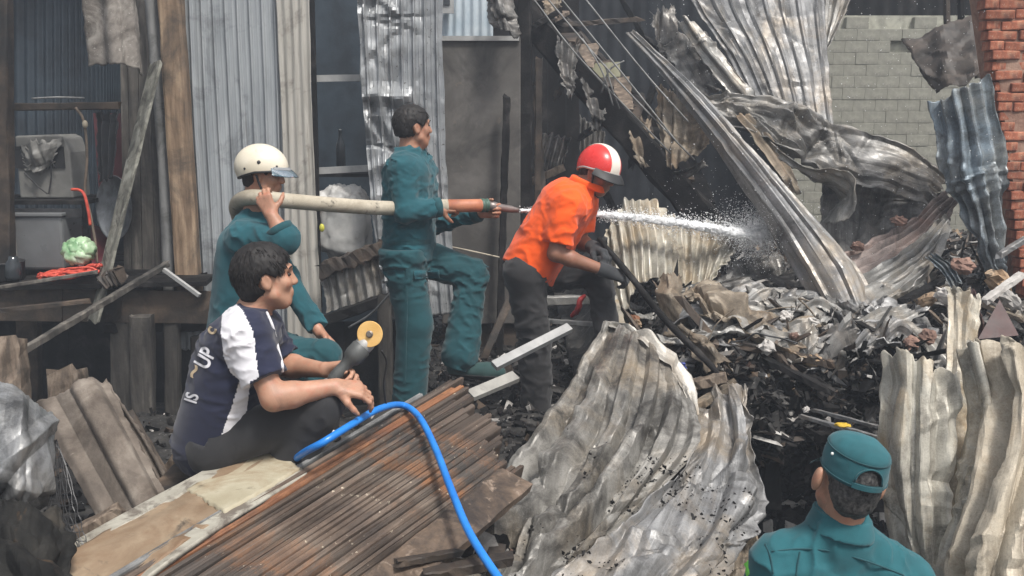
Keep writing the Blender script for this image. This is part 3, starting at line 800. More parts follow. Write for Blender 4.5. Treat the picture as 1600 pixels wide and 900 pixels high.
sheet('wavy_sheet', 'wavy soot-black sheet draped across below the large roof sheet', 'roof sheet',
      [[(1094, 150, 6.5), (1106, 168, 6.42), (1118, 186, 6.38)], [(1160, 146, 6.5), (1168, 182, 6.42), (1176, 212, 6.32)], [(1225, 160, 6.5), (1226, 206, 6.38), (1230, 240, 6.28)], [(1285, 184, 6.5), (1290, 236, 6.4), (1294, 276, 6.26)],
       [(1345, 206, 6.45), (1342, 254, 6.32), (1340, 294, 6.22)], [(1410, 226, 6.4), (1402, 268, 6.3), (1394, 306, 6.2)], [(1482, 276, 6.3), (1466, 302, 6.22), (1448, 326, 6.14)]],
      burnt('burnt_sheet_streaked', (.26, .255, .245), (.12, .115, .105), (.028, .027, .025), (.22, .18, .13), met=.35, soot=.56), ribs=3, amp=.016, prof='trap', nv=190, nu=80, crumple=.030, cf=1.8, dent=.012, tear=.02, seed=105, width=.5, length=2, wander=.3, cmask=lambda u, w: .45 + .8 * np.exp(-((w - .35) / .25) ** 2))
sheet('sagging_sheet', 'dark sooty sheet sagging between the wavy sheet and the pinkish one', 'roof sheet',
      [[(1285, 285, 6.5), (1380, 285, 6.5), (1478, 300, 6.35)], [(1280, 345, 6.45), (1370, 335, 6.45), (1470, 318, 6.3)], [(1285, 412, 6.2), (1370, 385, 6.2), (1475, 335, 6.15)]], M['burnt_dark'], ribs=5, amp=.010, nv=60, nu=60, crumple=.012, cf=2, tear=.02, seed=136, width=.9, length=.6)
sheet('hanging_flap', 'grey flap of torn sheet curling under the wavy black sheet', 'metal scrap',
      [[(1205, 222, 6.1), (1212, 236, 6.1), (1222, 246, 6.12)], [(1258, 258, 6.05), (1262, 268, 6.1), (1262, 282, 6.15)], [(1300, 262, 6.0), (1306, 282, 6.05), (1300, 300, 6.2)], [(1338, 276, 5.95), (1330, 312, 6.0), (1302, 320, 6.2)], [(1338, 330, 5.95), (1312, 350, 6.0), (1280, 346, 6.2)]],
      M['burnt_light'], ribs=1.5, amp=.012, nv=70, crumple=.014, cf=4, tear=.015, seed=106, width=.3, length=.8)
sheet('long_roof_ridge', 'long grey folded roof ridge slanting from upper left to the rubble', 'roof ridge',
      [[(979, 52, 6.7), (984, 49, 6.65), (989, 51, 6.66), (994, 57, 6.75)], [(1034, 118, 6.45), (1044, 107, 6.36), (1053, 110, 6.38), (1060, 121, 6.5)], [(1088, 190, 6.2), (1104, 172, 6.08), (1120, 178, 6.1), (1134, 198, 6.25)],
       [(1144, 272, 6.0), (1168, 250, 5.86), (1190, 255, 5.88), (1206, 280, 6.05)], [(1198, 355, 5.8), (1232, 333, 5.66), (1262, 338, 5.68), (1280, 360, 5.85)], [(1244, 430, 5.6), (1286, 415, 5.47), (1326, 412, 5.48), (1342, 436, 5.62)], [(1284, 500, 5.45), (1325, 490, 5.32), (1355, 480, 5.34), (1376, 470, 5.5)]],
      M['burnt_grey'], ribs=3, amp=.010, prof='rib', nv=140, nu=60, crumple=.005, cf=2.5, tear=.012, seed=107, width=.45, length=2.6)
sheet('roof_strip', 'narrow yellowish strip of sheet under the long roof ridge', 'metal scrap',
      [[(1145, 180, 6.35), (1168, 178, 6.4)], [(1190, 240, 6.25), (1222, 240, 6.3)], [(1235, 300, 6.1), (1252, 305, 6.2)]], M['burnt_tan'], ribs=2, amp=.012, nv=40, crumple=.006, seed=108, width=.25, length=.8)
sheet('torn_sheet', 'pale triangular torn sheet hanging point down beside the burnt stair', 'metal scrap',
      [[(1026, 130, 7.3), (1062, 150, 7.2), (1118, 185, 7.1)], [(1028, 190, 7.2), (1062, 205, 7.05), (1112, 222, 7.0)], [(1040, 258, 7.05), (1056, 262, 6.95), (1096, 240, 6.95)]],
      M['burnt_tan'], ribs=5, amp=.016, nv=50, crumple=.014, cf=4, tear=.03, seed=109, width=.4, length=.6)
sheet('curled_strip', 'dark curled strip at the tip of the triangular torn sheet', 'metal scrap',
      [[(1050, 268, 6.9), (1052, 282, 6.95)], [(1075, 262, 6.85), (1076, 276, 6.9)], [(1098, 246, 6.85), (1104, 258, 6.9)]], M['burnt_dark'], ribs=1, amp=.01, nv=30, crumple=.012, cf=8, seed=110, width=.1, length=.3)
sheet('fan_sheet', 'pinkish corrugated sheet fanned out beneath the wavy sheet', 'roof sheet',
      [[(1290, 405, 6.1), (1310, 440, 5.8), (1345, 478, 5.5), (1372, 486, 5.4)], [(1360, 378, 6.1), (1378, 412, 5.85), (1400, 445, 5.6), (1412, 462, 5.5)], [(1425, 345, 6.05), (1440, 372, 5.9), (1448, 402, 5.75), (1455, 420, 5.65)], [(1482, 292, 6.05), (1490, 318, 5.95), (1482, 345, 5.85), (1478, 372, 5.75)]],
      M['burnt_pink'], ribs=10, amp=.018, prof='sin', nv=70, crumple=.010, cf=4, tear=.03, seed=111, width=.8, length=1.2)
sheet('fan_sheet', 'grey corrugated sheet lying over the lower edge of the pinkish one', 'roof sheet',
      [[(1318, 446, 5.75), (1345, 470, 5.5), (1376, 482, 5.35)], [(1385, 412, 5.75), (1405, 436, 5.55), (1425, 452, 5.4)], [(1440, 372, 5.8), (1456, 396, 5.6), (1462, 412, 5.5)], [(1480, 336, 5.8), (1482, 356, 5.7), (1472, 376, 5.6)]],
      M['burnt_light'], ribs=6, amp=.02, prof='trap', nv=60, crumple=.008, cf=4, tear=.03, seed=112, width=.5, length=1.1)
sheet('crumpled_sheet', 'bluish crumpled corrugated sheet standing by the brick wall', 'roof sheet',
      [[(1455, 162, 5.6), (1500, 138, 5.45), (1546, 114, 5.5)], [(1464, 220, 5.55), (1512, 205, 5.4), (1560, 190, 5.45)], [(1474, 275, 5.5), (1520, 272, 5.35), (1570, 262, 5.42)], [(1500, 320, 5.45), (1535, 325, 5.35), (1566, 318, 5.4)], [(1530, 385, 5.4), (1548, 400, 5.3), (1566, 392, 5.35)], [(1548, 424, 5.35), (1556, 428, 5.3), (1565, 420, 5.35)]],
      M['burnt_blue'], ribs=5, amp=.02, prof='sin', nv=120, nu=60, crumple=.017, cf=3, tear=.02, seed=113, width=.45, length=1.4, cmask=lambda u, w: np.clip(.3 + 1.5 * w, .3, 1.2))
sheet('bent_sheet', 'rusty dark sheet bent over above the bluish crumpled one', 'roof sheet',
      [[(1410, 62, 6.9), (1465, 42, 6.8), (1520, 25, 6.8), (1545, 20, 6.9)], [(1432, 100, 6.7), (1475, 92, 6.55), (1525, 75, 6.5), (1552, 68, 6.6)], [(1466, 146, 6.5), (1490, 138, 6.35), (1530, 120, 6.3), (1556, 110, 6.4)]],
      worn('rusty_dark_sheet', [(0.3, (.035, .030, .026)), (0.6, (.085, .068, .056)), (0.8, (.18, .14, .11))], 4, rough=(.5, .75), bump=.4, bscale=70, dirt=((.02, .018, .017), 3, .55, .08)), ribs=3, amp=.01, nv=50, crumple=.016, cf=4, tear=.02, seed=114)
# ------------------------------------------------------------------ on the heap
sheet('curved_sheet', 'pale curved corrugated sheet standing behind the water jet', 'roof sheet',
      [[(946, 360, 5.95), (972, 322, 6.0), (998, 308, 6.05), (1030, 318, 6.1), (1062, 348, 6.15), (1112, 344, 6.1), (1160, 384, 6.0)],
       [(950, 420, 5.75), (980, 380, 5.8), (1010, 370, 5.85), (1040, 385, 5.9), (1066, 398, 5.95), (1104, 395, 5.95), (1138, 410, 5.9)],
       [(968, 508, 5.5), (990, 455, 5.6), (1015, 440, 5.65), (1042, 440, 5.7), (1068, 445, 5.75), (1094, 445, 5.8), (1112, 448, 5.8)]],
      M['burnt_cream'], ribs=15, amp=.018, prof='sin', nv=60, crumple=.010, cf=4, tear=.03, seed=120, width=1.2, length=.7)
sheet('roof_strip', 'dark sheet sagging between curved sheet and long roof ridge', 'metal scrap',
      [[(1115, 440, 5.9), (1160, 400, 6.2), (1215, 390, 6.3)], [(1150, 470, 5.75), (1190, 450, 6.0), (1235, 440, 6.1)], [(1185, 490, 5.65), (1215, 488, 5.8), (1245, 480, 5.9)]], M['burnt_dark'], ribs=4, amp=.015, nv=40, crumple=.018, cf=4, tear=.03, seed=121)
sheet('tan_curl', 'tan scorched metal curl standing on the heap beside the black bar', 'metal scrap',
      [[(1032, 430, 5.2), (1046, 424, 5.12), (1062, 432, 5.2)], [(1030, 465, 5.12), (1048, 462, 5.0), (1066, 468, 5.1)], [(1048, 500, 5.05), (1060, 505, 4.98), (1072, 508, 5.05)]], M['burnt_tan'], ribs=1, amp=.015, nv=40, crumple=.012, cf=6, tear=.02, seed=122, width=.15, length=.4)
sheet('crumpled_sheet', 'brown crumpled sheet along the lip of the heap', 'metal scrap',
      [[(1066, 455, 5.25), (1082, 478, 5.05), (1098, 496, 4.95)], [(1105, 445, 5.3), (1125, 476, 5.0), (1140, 508, 4.85)], [(1150, 478, 5.15), (1170, 505, 4.9), (1182, 530, 4.75)], [(1205, 500, 5.05), (1215, 525, 4.85), (1225, 548, 4.7)], [(1245, 520, 4.95), (1255, 545, 4.8), (1265, 566, 4.7)]],
      M['burnt_tan'], ribs=2, amp=.014, nv=100, nu=60, crumple=.034, cf=5, dent=.02, tear=.035, seed=123, width=.4, length=1, bite=.06)
sheet('bent_strip', 'rust-brown bent strip running down towards the big crumpled sheet', 'metal scrap',
      [[(1040, 520, 4.95), (1056, 508, 4.9), (1072, 512, 4.95)], [(1078, 548, 4.8), (1096, 536, 4.72), (1112, 542, 4.8)], [(1110, 590, 4.6), (1130, 570, 4.55), (1148, 580, 4.6)]], M['burnt_tan'], ribs=1.5, amp=.014, nv=60, crumple=.018, cf=5, tear=.02, seed=124, width=.2, length=.6)
sheet('grey_fragment', 'grey ribbed sheet fragment lying flat on the heap left of the upright narrow sheet', 'metal scrap',
      [[(1290, 524, 4.95), (1318, 535, 4.85), (1345, 540, 4.8)], [(1345, 500, 5.05), (1372, 512, 4.95), (1392, 522, 4.85)], [(1412, 478, 5.15), (1430, 486, 5.05), (1442, 492, 4.95)]], M['burnt_light'], ribs=4, amp=.012, prof='rib', nv=50, crumple=.014, cf=5, tear=.03, seed=125, width=.4, length=.6)
sheet('grey_fragment', 'dark folded end of sheet under the tip of the long roof ridge', 'metal scrap',
      [[(1290, 460, 5.35), (1320, 472, 5.2), (1352, 480, 5.1)], [(1296, 490, 5.2), (1325, 495, 5.1), (1345, 500, 5.0)]], M['burnt_dark'], ribs=2, amp=.012, nv=30, crumple=.012, cf=5, tear=.03, seed=126)
sheet('blue_fragment', 'bluish ribbed fragment at the foot of the crumpled blue sheet', 'metal scrap',
      [[(1445, 402, 5.5), (1462, 396, 5.45)], [(1470, 425, 5.3), (1490, 416, 5.25)], [(1488, 450, 5.15), (1502, 440, 5.1)]], M['burnt_blue'], ribs=3, amp=.014, nv=30, crumple=.008, seed=127)
sheet('upright_narrow_sheet', 'narrow greenish grey sheet standing upright at the right of the heap', 'roof sheet',
      [[(1482, 448, 4.45), (1500, 452, 4.38), (1522, 462, 4.42)], [(1480, 520, 4.3), (1500, 525, 4.25), (1524, 530, 4.3)], [(1476, 610, 4.15), (1500, 615, 4.08), (1528, 620, 4.15)], [(1470, 740, 4.0), (1496, 740, 3.95), (1525, 740, 4.0)]],
      M['burnt_cream'], ribs=2.5, amp=.014, prof='rib', nv=70, crumple=.010, cf=4, tear=.015, seed=128, width=.2, length=.8)
M['maroon'] = flat('maroon_plate', (.050, .020, .018), .55, var=.3)
mp = mesh_obj('maroon_plate', [at(*p) for p in ((1528, 530, 4.2), (1592, 524, 4.2), (1562, 468, 4.35), (1528, 530, 4.23), (1592, 524, 4.23), (1562, 468, 4.38))], [(0, 1, 2), (5, 4, 3), (0, 3, 4, 1), (1, 4, 5, 2), (2, 5, 3, 0)], M['maroon'])
tag(mp, 'dark maroon triangular plate standing above the cream sheets', 'metal scrap')
sheet('maroon_strip', 'dark maroon folded strip beside the upright narrow sheet', 'metal scrap', [[(1520, 450, 4.45), (1530, 455, 4.4)], [(1522, 490, 4.4), (1538, 492, 4.35)], [(1524, 530, 4.3), (1545, 525, 4.25)]], M['maroon'], ribs=1, amp=.01, nv=30, crumple=.006, seed=129)
# ------------------------------------------------------------------ big sheets in front
sheet('big_crumpled_sheet', 'large pale crumpled roof sheet sliding down in the centre foreground', 'roof sheet',
      [[(944, 504, 4.75), (975, 510, 4.66), (1005, 524, 4.60), (1036, 546, 4.55), (1066, 580, 4.5)],
       [(912, 570, 4.55), (955, 580, 4.38), (1000, 590, 4.30), (1045, 610, 4.25), (1084, 640, 4.25)],
       [(872, 655, 4.3), (922, 668, 4.10), (975, 680, 4.0), (1030, 690, 3.95), (1094, 688, 4.0)],
       [(800, 745, 4.0), (856, 760, 3.78), (912, 770, 3.66), (974, 766, 3.64), (1048, 752, 3.78)],
       [(728, 840, 3.65), (780, 858, 3.42), (838, 868, 3.30), (900, 858, 3.30), (970, 836, 3.45)],
       [(640, 935, 3.3), (700, 955, 3.1), (760, 965, 2.98), (820, 958, 3.0), (880, 940, 3.1)]],
      burnt('burnt_sheet_grainy', (.265, .255, .235), (.135, .127, .113), (.040, .037, .033), (.23, .18, .12), met=.3, soot=.56, fine=.62), ribs=5, amp=.034, prof='trap', nv=260, nu=170, crumple=.017, cf=.8, dent=.045, df=1.1, tear=.012, ribfade=lambda u, w: .30 + .85 * sstep(.15, .55, w + .1 * u), wander=.22, seed=130, width=1.1, length=2.2,
      cmask=lambda u, w: .55 + .9 * sstep(.25, .7, w))
sheet('folded_rim', 'pale folded metal rim along the top right edge of the big crumpled sheet', 'metal scrap',
      [[(944, 500, 4.76), (952, 512, 4.70)], [(985, 508, 4.66), (984, 524, 4.60)], [(1026, 532, 4.58), (1020, 552, 4.50)], [(1060, 566, 4.5), (1050, 588, 4.40)], [(1084, 606, 4.42), (1070, 622, 4.32)], [(1092, 650, 4.26), (1076, 654, 4.2)]],
      burnt('burnt_rim', (.46, .44, .40), (.27, .25, .22), (.07, .065, .06), (.34, .27, .19), met=.25, soot=.66), ribs=1, amp=.010, nv=110, nu=30, crumple=.016, cf=3, tear=.012, seed=137, width=.15, length=1)
sheet('big_crumpled_sheet', 'dull crumpled roof sheet hanging right of the larger one, sharp bright right edge', 'roof sheet',
      [[(1072, 640, 4.35), (1110, 606, 4.38), (1142, 598, 4.35), (1168, 592, 4.32)],
       [(1078, 700, 4.0), (1118, 680, 4.12), (1158, 676, 4.1), (1182, 676, 4.15)],
       [(1022, 782, 3.66), (1088, 768, 3.76), (1152, 765, 3.75), (1198, 772, 3.85)],
       [(940, 852, 3.32), (1030, 854, 3.28), (1118, 850, 3.35), (1168, 842, 3.6)],
       [(830, 945, 3.02), (930, 960, 2.9), (1030, 950, 2.98), (1118, 915, 3.3)]],
      M['burnt_grey'], ribs=3, amp=.022, prof='trap', nv=180, nu=120, crumple=.021, cf=1.0, dent=.05, wander=.25, tear=.03, seed=131, width=.8, length=1.6)
sheet('crumpled_sheet', 'brownish torn sheet tucked under the lower right of the big crumpled sheets', 'metal scrap',
      [[(1120, 860, 3.6), (1180, 835, 3.75)], [(1095, 900, 3.4), (1190, 890, 3.5)], [(1080, 950, 3.3), (1190, 950, 3.3)]], M['burnt_tan'], ribs=2, amp=.02, nv=50, crumple=.02, seed=132)
sheet('standing_sheet', 'cream ribbed sheet standing right behind the teal cap', 'roof sheet',
      [[(1380, 545, 3.75), (1412, 552, 3.62), (1448, 566, 3.58), (1482, 580, 3.62), (1515, 592, 3.7)], [(1378, 650, 3.65), (1412, 655, 3.5), (1446, 662, 3.46), (1480, 670, 3.5), (1508, 676, 3.6)],
       [(1380, 760, 3.6), (1410, 765, 3.42), (1442, 770, 3.38), (1474, 775, 3.44), (1500, 780, 3.52)], [(1392, 850, 3.5), (1420, 856, 3.38), (1446, 860, 3.34), (1472, 862, 3.38), (1494, 865, 3.46)], [(1420, 950, 3.45), (1440, 955, 3.34), (1462, 955, 3.3), (1480, 955, 3.34), (1492, 955, 3.42)]],
      M['burnt_cream'], ribs=4, amp=.024, prof='trap', nv=140, nu=90, crumple=.012, cf=2, dent=.02, tear=.02, wander=.25, seed=133, width=.5, length=1.2)
sheet('standing_sheet', 'yellow-stained wavy sheet standing between two cream ones at the right', 'roof sheet',
      [[(1500, 545, 3.6), (1520, 530, 3.5), (1545, 540, 3.52)], [(1520, 650, 3.5), (1545, 640, 3.38), (1562, 650, 3.4)], [(1500, 750, 3.4), (1525, 745, 3.28), (1548, 750, 3.32)], [(1475, 860, 3.3), (1500, 860, 3.18), (1522, 862, 3.22)], [(1465, 960, 3.25), (1485, 960, 3.12), (1502, 960, 3.18)]],
      M['burnt_cream'], ribs=2, amp=.018, prof='trap', nv=120, nu=60, crumple=.010, cf=3, tear=.015, seed=134, width=.3, length=1.3)
sheet('standing_sheet', 'tan heat-stained sheet standing at the right edge of the picture', 'roof sheet',
      [[(1540, 532, 3.55), (1580, 530, 3.4), (1625, 535, 3.35), (1670, 540, 3.4)], [(1556, 640, 3.4), (1590, 640, 3.25), (1630, 640, 3.2), (1670, 640, 3.25)], [(1540, 750, 3.25), (1572, 750, 3.1), (1612, 750, 3.08), (1650, 750, 3.1)], [(1510, 860, 3.15), (1545, 862, 3.0), (1582, 860, 2.98), (1615, 858, 3.05)], [(1490, 970, 3.1), (1522, 970, 2.95), (1560, 970, 2.92), (1590, 965, 3.0)]],
      M['burnt_tan'] if False else burnt('burnt_sheet_sand', (.44, .39, .31), (.28, .235, .175), (.055, .048, .04), (.34, .235, .13), met=.1, soot=.66, rough=(.5, .75), fine=.68), ribs=3, amp=.032, prof='trap', nv=140, nu=80, crumple=.012, cf=2, dent=.02, wander=.25, tear=.02, seed=135, width=.6, length=1.4)
# ------------------------------------------------------------------ left foreground
sheet('foil_sheet', 'crumpled silvery foil sheet at the left edge of the foreground', 'insulation sheet',
      [[(-80, 560, 3.0), (-20, 585, 2.95), (20, 605, 2.9), (55, 625, 2.92), (84, 644, 3.0)], [(-90, 680, 2.85), (-25, 685, 2.75), (15, 690, 2.72), (50, 695, 2.76), (84, 700, 2.9)], [(-95, 770, 2.8), (-25, 765, 2.7), (15, 762, 2.68), (50, 758, 2.72), (80, 755, 2.85)], [(-95, 840, 2.85), (-25, 828, 2.75), (12, 815, 2.75), (46, 802, 2.8), (76, 786, 2.9)]],
      M['tarp'], ribs=1, amp=0, nv=140, nu=120, crumple=.020, cf=1.5, dent=.012, df=4, tear=.012, seed=140, width=.4, length=.5)
sheet('fibre_cement_slab', 'brown stained corrugated fibre cement slab propped in the left foreground', 'roof sheet',
      [[(60, 630, 3.55), (112, 604, 3.5), (166, 590, 3.55)], [(178, 842, 3.15), (228, 822, 3.1), (280, 806, 3.16)]],
      M['fibre_brown'], ribs=1.5, amp=.016, prof='trap', nv=60, nu=70, crumple=.002, cf=4, tear=.010, thick=.016, wander=.02, seed=141, width=.5, length=1)
sheet('fibre_cement_slab', 'darker fibre cement slab behind the propped brown one', 'roof sheet',
      [[(150, 600, 3.75), (172, 600, 3.75)], [(205, 690, 3.6), (232, 690, 3.6)], [(255, 790, 3.4), (285, 785, 3.4)]], M['fibre_brown'], ribs=1, amp=.015, prof='trap', nv=30, crumple=.003, tear=.01, thick=.012, seed=142)
o = rough_beam('sawn_post', at(105, 578, 3.9), at(118, 700, 3.8), .135, .12, M['oldwood'], up=(0, 1, 0), seed=143, jag=.08); tag(o, 'sawn-off timber post behind the propped fibre cement slab', 'post')
o = rough_beam('wooden_stump', at(18, 528, 4.3), at(26, 690, 4.2), .11, .10, M['oldwood'], up=(0, 1, 0), seed=144, jag=.1); tag(o, 'short brown wooden stump at the far left above the foil', 'post')
o = rough_beam('thin_pole', at(30, 552, 4.6), at(262, 412, 6.1), .035, .035, M['plank'], seed=145, jag=.15, seg=20); tag(o, 'thin grey pole slanting up from the wooden stump', 'pole')
o = beam('pale_stick', at(256, 421, 6.0), at(312, 462, 5.9), .022, .022, M['steel']); tag(o, 'short pale stick leaning beside the cream helmet man\'s back', 'stick')
o = rough_beam('timber_scrap', at(250, 760, 3.75), at(300, 690, 3.7), .09, .05, M['oldwood'], seed=146); tag(o, 'greenish timber scrap behind the crouching man', 'timber')
o = rough_beam('timber_scrap', at(195, 640, 3.75), at(275, 780, 3.6), .05, .03, M['char_brown'], seed=147); tag(o, 'reddish brown batten right of the propped slab', 'timber')
o = rough_beam('timber_scrap', at(120, 835, 3.0), at(185, 800, 3.05), .05, .05, M['oldwood'], seed=148); tag(o, 'short timber scrap under the propped slab', 'timber')
# burnt bundle under the foil
M['burnt_bundle'] = worn('burnt_bundle', [(0.3, (.010, .010, .010)), (0.55, (.035, .033, .03)), (0.75, (.11, .08, .055))], 7, rough=(.5, .8), bump=.7, bscale=50)
sheet('burnt_cloth', 'blackened crumpled cloth with a brown patch under the foil sheet', 'cloth',
      [[(-90, 800, 2.72), (-20, 800, 2.62), (40, 796, 2.60), (90, 790, 2.75)], [(-95, 850, 2.6), (-20, 846, 2.48), (50, 842, 2.46), (112, 838, 2.62)], [(-100, 910, 2.5), (-20, 905, 2.36), (60, 900, 2.36), (132, 895, 2.5)], [(-100, 980, 2.45), (-20, 975, 2.3), (60, 970, 2.3), (140, 960, 2.42)]],
      worn('burnt_cloth', [(0.3, (.008, .008, .008)), (0.6, (.022, .021, .019)), (0.8, (.05, .044, .036))], 6, rough=(.7, .95), bump=.6, bscale=60, spec=.2, dirt=((.10, .062, .035), 4.5, .62, .05)), ribs=1, amp=0, nv=110, nu=110, crumple=.022, cf=4, dent=.02, df=4, tear=.02, thick=.008, seed=149)
# wire netting beside it
ng = bmesh.new()
nb = []
nV = []; nF = []
for fam in (0, 1):
    for k in range(13):
        pts = []
        for t in np.linspace(0, 1, 26):
            s = k / 12
            uu = s + .018 * math.sin(t * 26 * math.pi / 2 + (0 if k % 2 else math.pi)) if fam == 0 else t
            ww = t if fam == 0 else s
            if fam == 1 and k % 1: continue
            a = at(84, 690, 2.98); b = at(150, 880, 2.75); c = at(60, 880, 2.6)
            P = a + (b - a) * ww + (c - b) * uu * ww
            P = P + np.array([0, .02 * math.sin(6 * uu + 5 * ww), .012 * math.sin(9 * ww)])
            pts.append(P)
        vv, ff = tube_vf(pts, .0016, 4, 26)
        nF += [tuple(i + len(nV) for i in f) for f in ff]; nV += list(vv)
ng.free()
o = mesh_obj('wire_netting', np.array(nV), nF, M['darkmetal']); tag(o, 'dark wire netting hanging beside the foil sheet', 'netting')

# ------------------------------------------------------------------ trough panel and slat stack
M['panel'] = worn('stained_panel', [(0.3, (.17, .115, .07)), (0.55, (.28, .21, .14)), (0.75, (.40, .33, .23))], 3, (1, 1, 1), rough=(.5, .8), bump=.3, bscale=40,
                  dirt=[((.19, .12, .07), 2.4, .52, .1), ((.06, .05, .04), 5, .62, .05)])
M['rim'] = worn('stained_rim', [(0.3, (.24, .22, .18)), (0.7, (.42, .40, .34))], 6, rough=(.5, .8), bump=.3, dirt=((.13, .11, .09), 9, .54, .06))
tr = empty('panel_trough', at(280, 800, 2.9), 'long cream and rust-stained panel with raised rims beside the slat stack', 'panel')
def strip(name, rows, mat, parent, thick, nv=60, wob=.006, seed=0, cm=1):
    return sheet(name, None, None, rows, mat, ribs=1, amp=0, nu=30, nv=nv, crumple=wob, cf=4, tear=.003, thick=thick, seed=seed, parent=parent, width=.3, length=1.8)
strip('floor_plate', [[(40, 905, 2.55), (120, 990, 2.42)], [(170, 830, 2.85), (250, 880, 2.62)], [(300, 758, 3.12), (365, 800, 2.9)], [(425, 690, 3.4), (470, 736, 3.18)]], M['panel'], tr, .012, seed=150)
strip('rim', [[(34, 900, 2.60), (44, 912, 2.54)], [(166, 822, 2.9), (176, 834, 2.84)], [(298, 750, 3.17), (306, 764, 3.1)], [(424, 682, 3.45), (432, 694, 3.38)]], M['rim'], tr, .022, seed=151, wob=.001)
strip('rim', [[(110, 985, 2.46), (128, 990, 2.40)], [(244, 872, 2.66), (258, 884, 2.6)], [(360, 792, 2.93), (374, 806, 2.87)], [(466, 728, 3.22), (480, 742, 3.15)]], M['rim'], tr, .016, seed=152, wob=.001)

sheet('cream_plate', None, None, [[(292, 772, 3.08), (352, 806, 2.87)], [(360, 730, 3.26), (416, 770, 3.02)], [(424, 694, 3.40), (468, 738, 3.17)]], worn('cream_plate', [(0.3, (.33, .29, .20)), (0.7, (.50, .46, .35))], 3, rough=(.5, .75), bump=.2, dirt=[((.09, .075, .05), 6, .60, .05), ((.24, .165, .09), 3, .55, .1)]), ribs=1, amp=0, nu=30, nv=40, crumple=.001, cf=3, tear=.006, thick=.035, seed=153, parent=tr, width=.3, length=.7)
# stack of rusty slats: each slat a thing that could be lifted off
M['rust_slat'] = worn('rusty_slat', [(0.3, (.050, .034, .025)), (0.5, (.090, .063, .046)), (0.7, (.15, .115, .088))], 4, (1, 1, 1), rough=(.6, .9), bump=.35, bscale=90, rnd=.40,
                      dirt=[((.055, .046, .040), 2.2, .56, .1), ((.19, .085, .035), 3.0, .60, .07)], speck=((.40, .35, .27), 38, .69, .025))
M['orange_slat'] = worn('orange_rust_slat', [(0.3, (.15, .06, .028)), (0.7, (.28, .125, .055))], 5, rough=(.6, .85), bump=.35, bscale=90, dirt=((.07, .04, .028), 4, .56, .07))
M['brown_plank'] = worn('scorched_brown_plank', [(0.3, (.065, .045, .032)), (0.55, (.13, .09, .062)), (0.75, (.21, .15, .11))], 7, (1, 1, 1), rough=(.6, .9), bump=.7, bscale=50, dirt=[((.03, .022, .018), 4, .53, .08), ((.25, .19, .145), 16, .62, .05)])
At, Ab = at(20, 1000, 2.30), at(440, 1010, 2.42)
Bt, Bb = at(712, 588, 4.0), at(806, 738, 3.45)
n_sl = 29
ORD = 'first second third fourth fifth sixth seventh eighth ninth tenth eleventh twelfth thirteenth fourteenth fifteenth sixteenth seventeenth eighteenth nineteenth twentieth twenty-first twenty-second twenty-third twenty-fourth twenty-fifth twenty-sixth twenty-seventh twenty-eighth twenty-ninth'.split()
for k in range(n_sl):
    t = k / (n_sl - 1)
    rr = np.random.default_rng(300 + k)
    a = At + (Ab - At) * t; b = Bt + (Bb - Bt) * t
    ext = rr.uniform(-.10, .05)
    if k == 0: ext = -.25
    b = b + nrm(b - a) * ext
    across = nrm((Ab - At) / np.linalg.norm(Ab - At) + (Bb - Bt) / np.linalg.norm(Bb - Bt))
    upv = nrm(np.cross(b - a, across)); upv = upv if upv[2] > 0 else -upv
    w = np.linalg.norm(Bb - Bt) / n_sl * .90
    lift = rr.uniform(-.008, .010)
    off = upv * (lift - .04)
    mat = M['rust_slat']
    if k == 0: mat = M['steel'] if False else M['greypost']
    if k in (3, 4): mat = M['orange_slat']
    # a rolled channel: flange up, web, flange; a few segments so that it can bow
    seg = 7; Vv = []; Fc = []
    prof = [(-.5, 0), (-.5, .078), (-.42, .086), (-.12, .084), (.12, .088), (.40, .085), (.5, .078), (.5, 0)]
    bow = rr.uniform(-.006, .006); side = rr.uniform(-.004, .004)
    for i in range(seg + 1):
        s = i / seg
        wk = w * (1 + .75 * (1 - s) * 0) * np.linalg.norm((Ab - At) * (1 - s) + (Bb - Bt) * s) / np.linalg.norm(Bb - Bt)
        C0 = a + (b - a) * s + off + upv * bow * 4 * s * (1 - s) + across * (side * 4 * s * (1 - s))
        for (px_, pz_) in prof:
            Vv.append(C0 + across * px_ * wk + upv * (pz_ - .03 + (rr.uniform(-.003, .003))))
    m_ = len(prof)
    for i in range(seg):
        for j in range(m_):
            kk = (j + 1) % m_
            Fc.append((i * m_ + j, i * m_ + kk, (i + 1) * m_ + kk, (i + 1) * m_ + j))
    Fc.append(tuple(range(m_))[::-1]); Fc.append(tuple(seg * m_ + j for j in range(m_)))
    o = mesh_obj('rusty_bar', Vv, Fc, mat)
    lab = ORD[k] + ' rusty bar counted from the upper edge of the long stack'
    if k == 0: lab = 'grey topmost edge bar of the long stack, nearest the crouching man'
    if k in (3, 4): lab = ('upper' if k == 3 else 'lower') + ' of two orange-rust bars near the upper edge of the long stack'
    tag(o, lab, 'bar', 'rusty bars in the long stack')
a = at(470, 1030, 2.38); b = at(802, 752, 3.36)
o = rough_beam('bottom_plank', a, b, .14, .04, M['brown_plank'], up=(0, -.5, .8), seed=160, jag=.05, seg=20, cut=.03); tag(o, 'broad brown plank along the lower edge of the slat stack', 'plank')
# packing below the stack so that it rests on the ground
for k, (p, q_) in enumerate([((330, 930, 2.62), (520, 990, 2.55)), ((640, 690, 3.72), (800, 790, 3.5))]):
    A_, B_ = at(*p), at(*q_); A_[2] -= .16; B_[2] -= .16
    z0 = min(A_[2], B_[2]) / 2
    o = rough_beam('bearer', np.array([A_[0], A_[1], z0]), np.array([B_[0], B_[1], z0]), .12, max(.1, z0 * 2), M['char'], seed=170 + k); tag(o, ['charred block under the near end of the slat stack', 'charred block under the far end of the slat stack'][k], 'bearer')
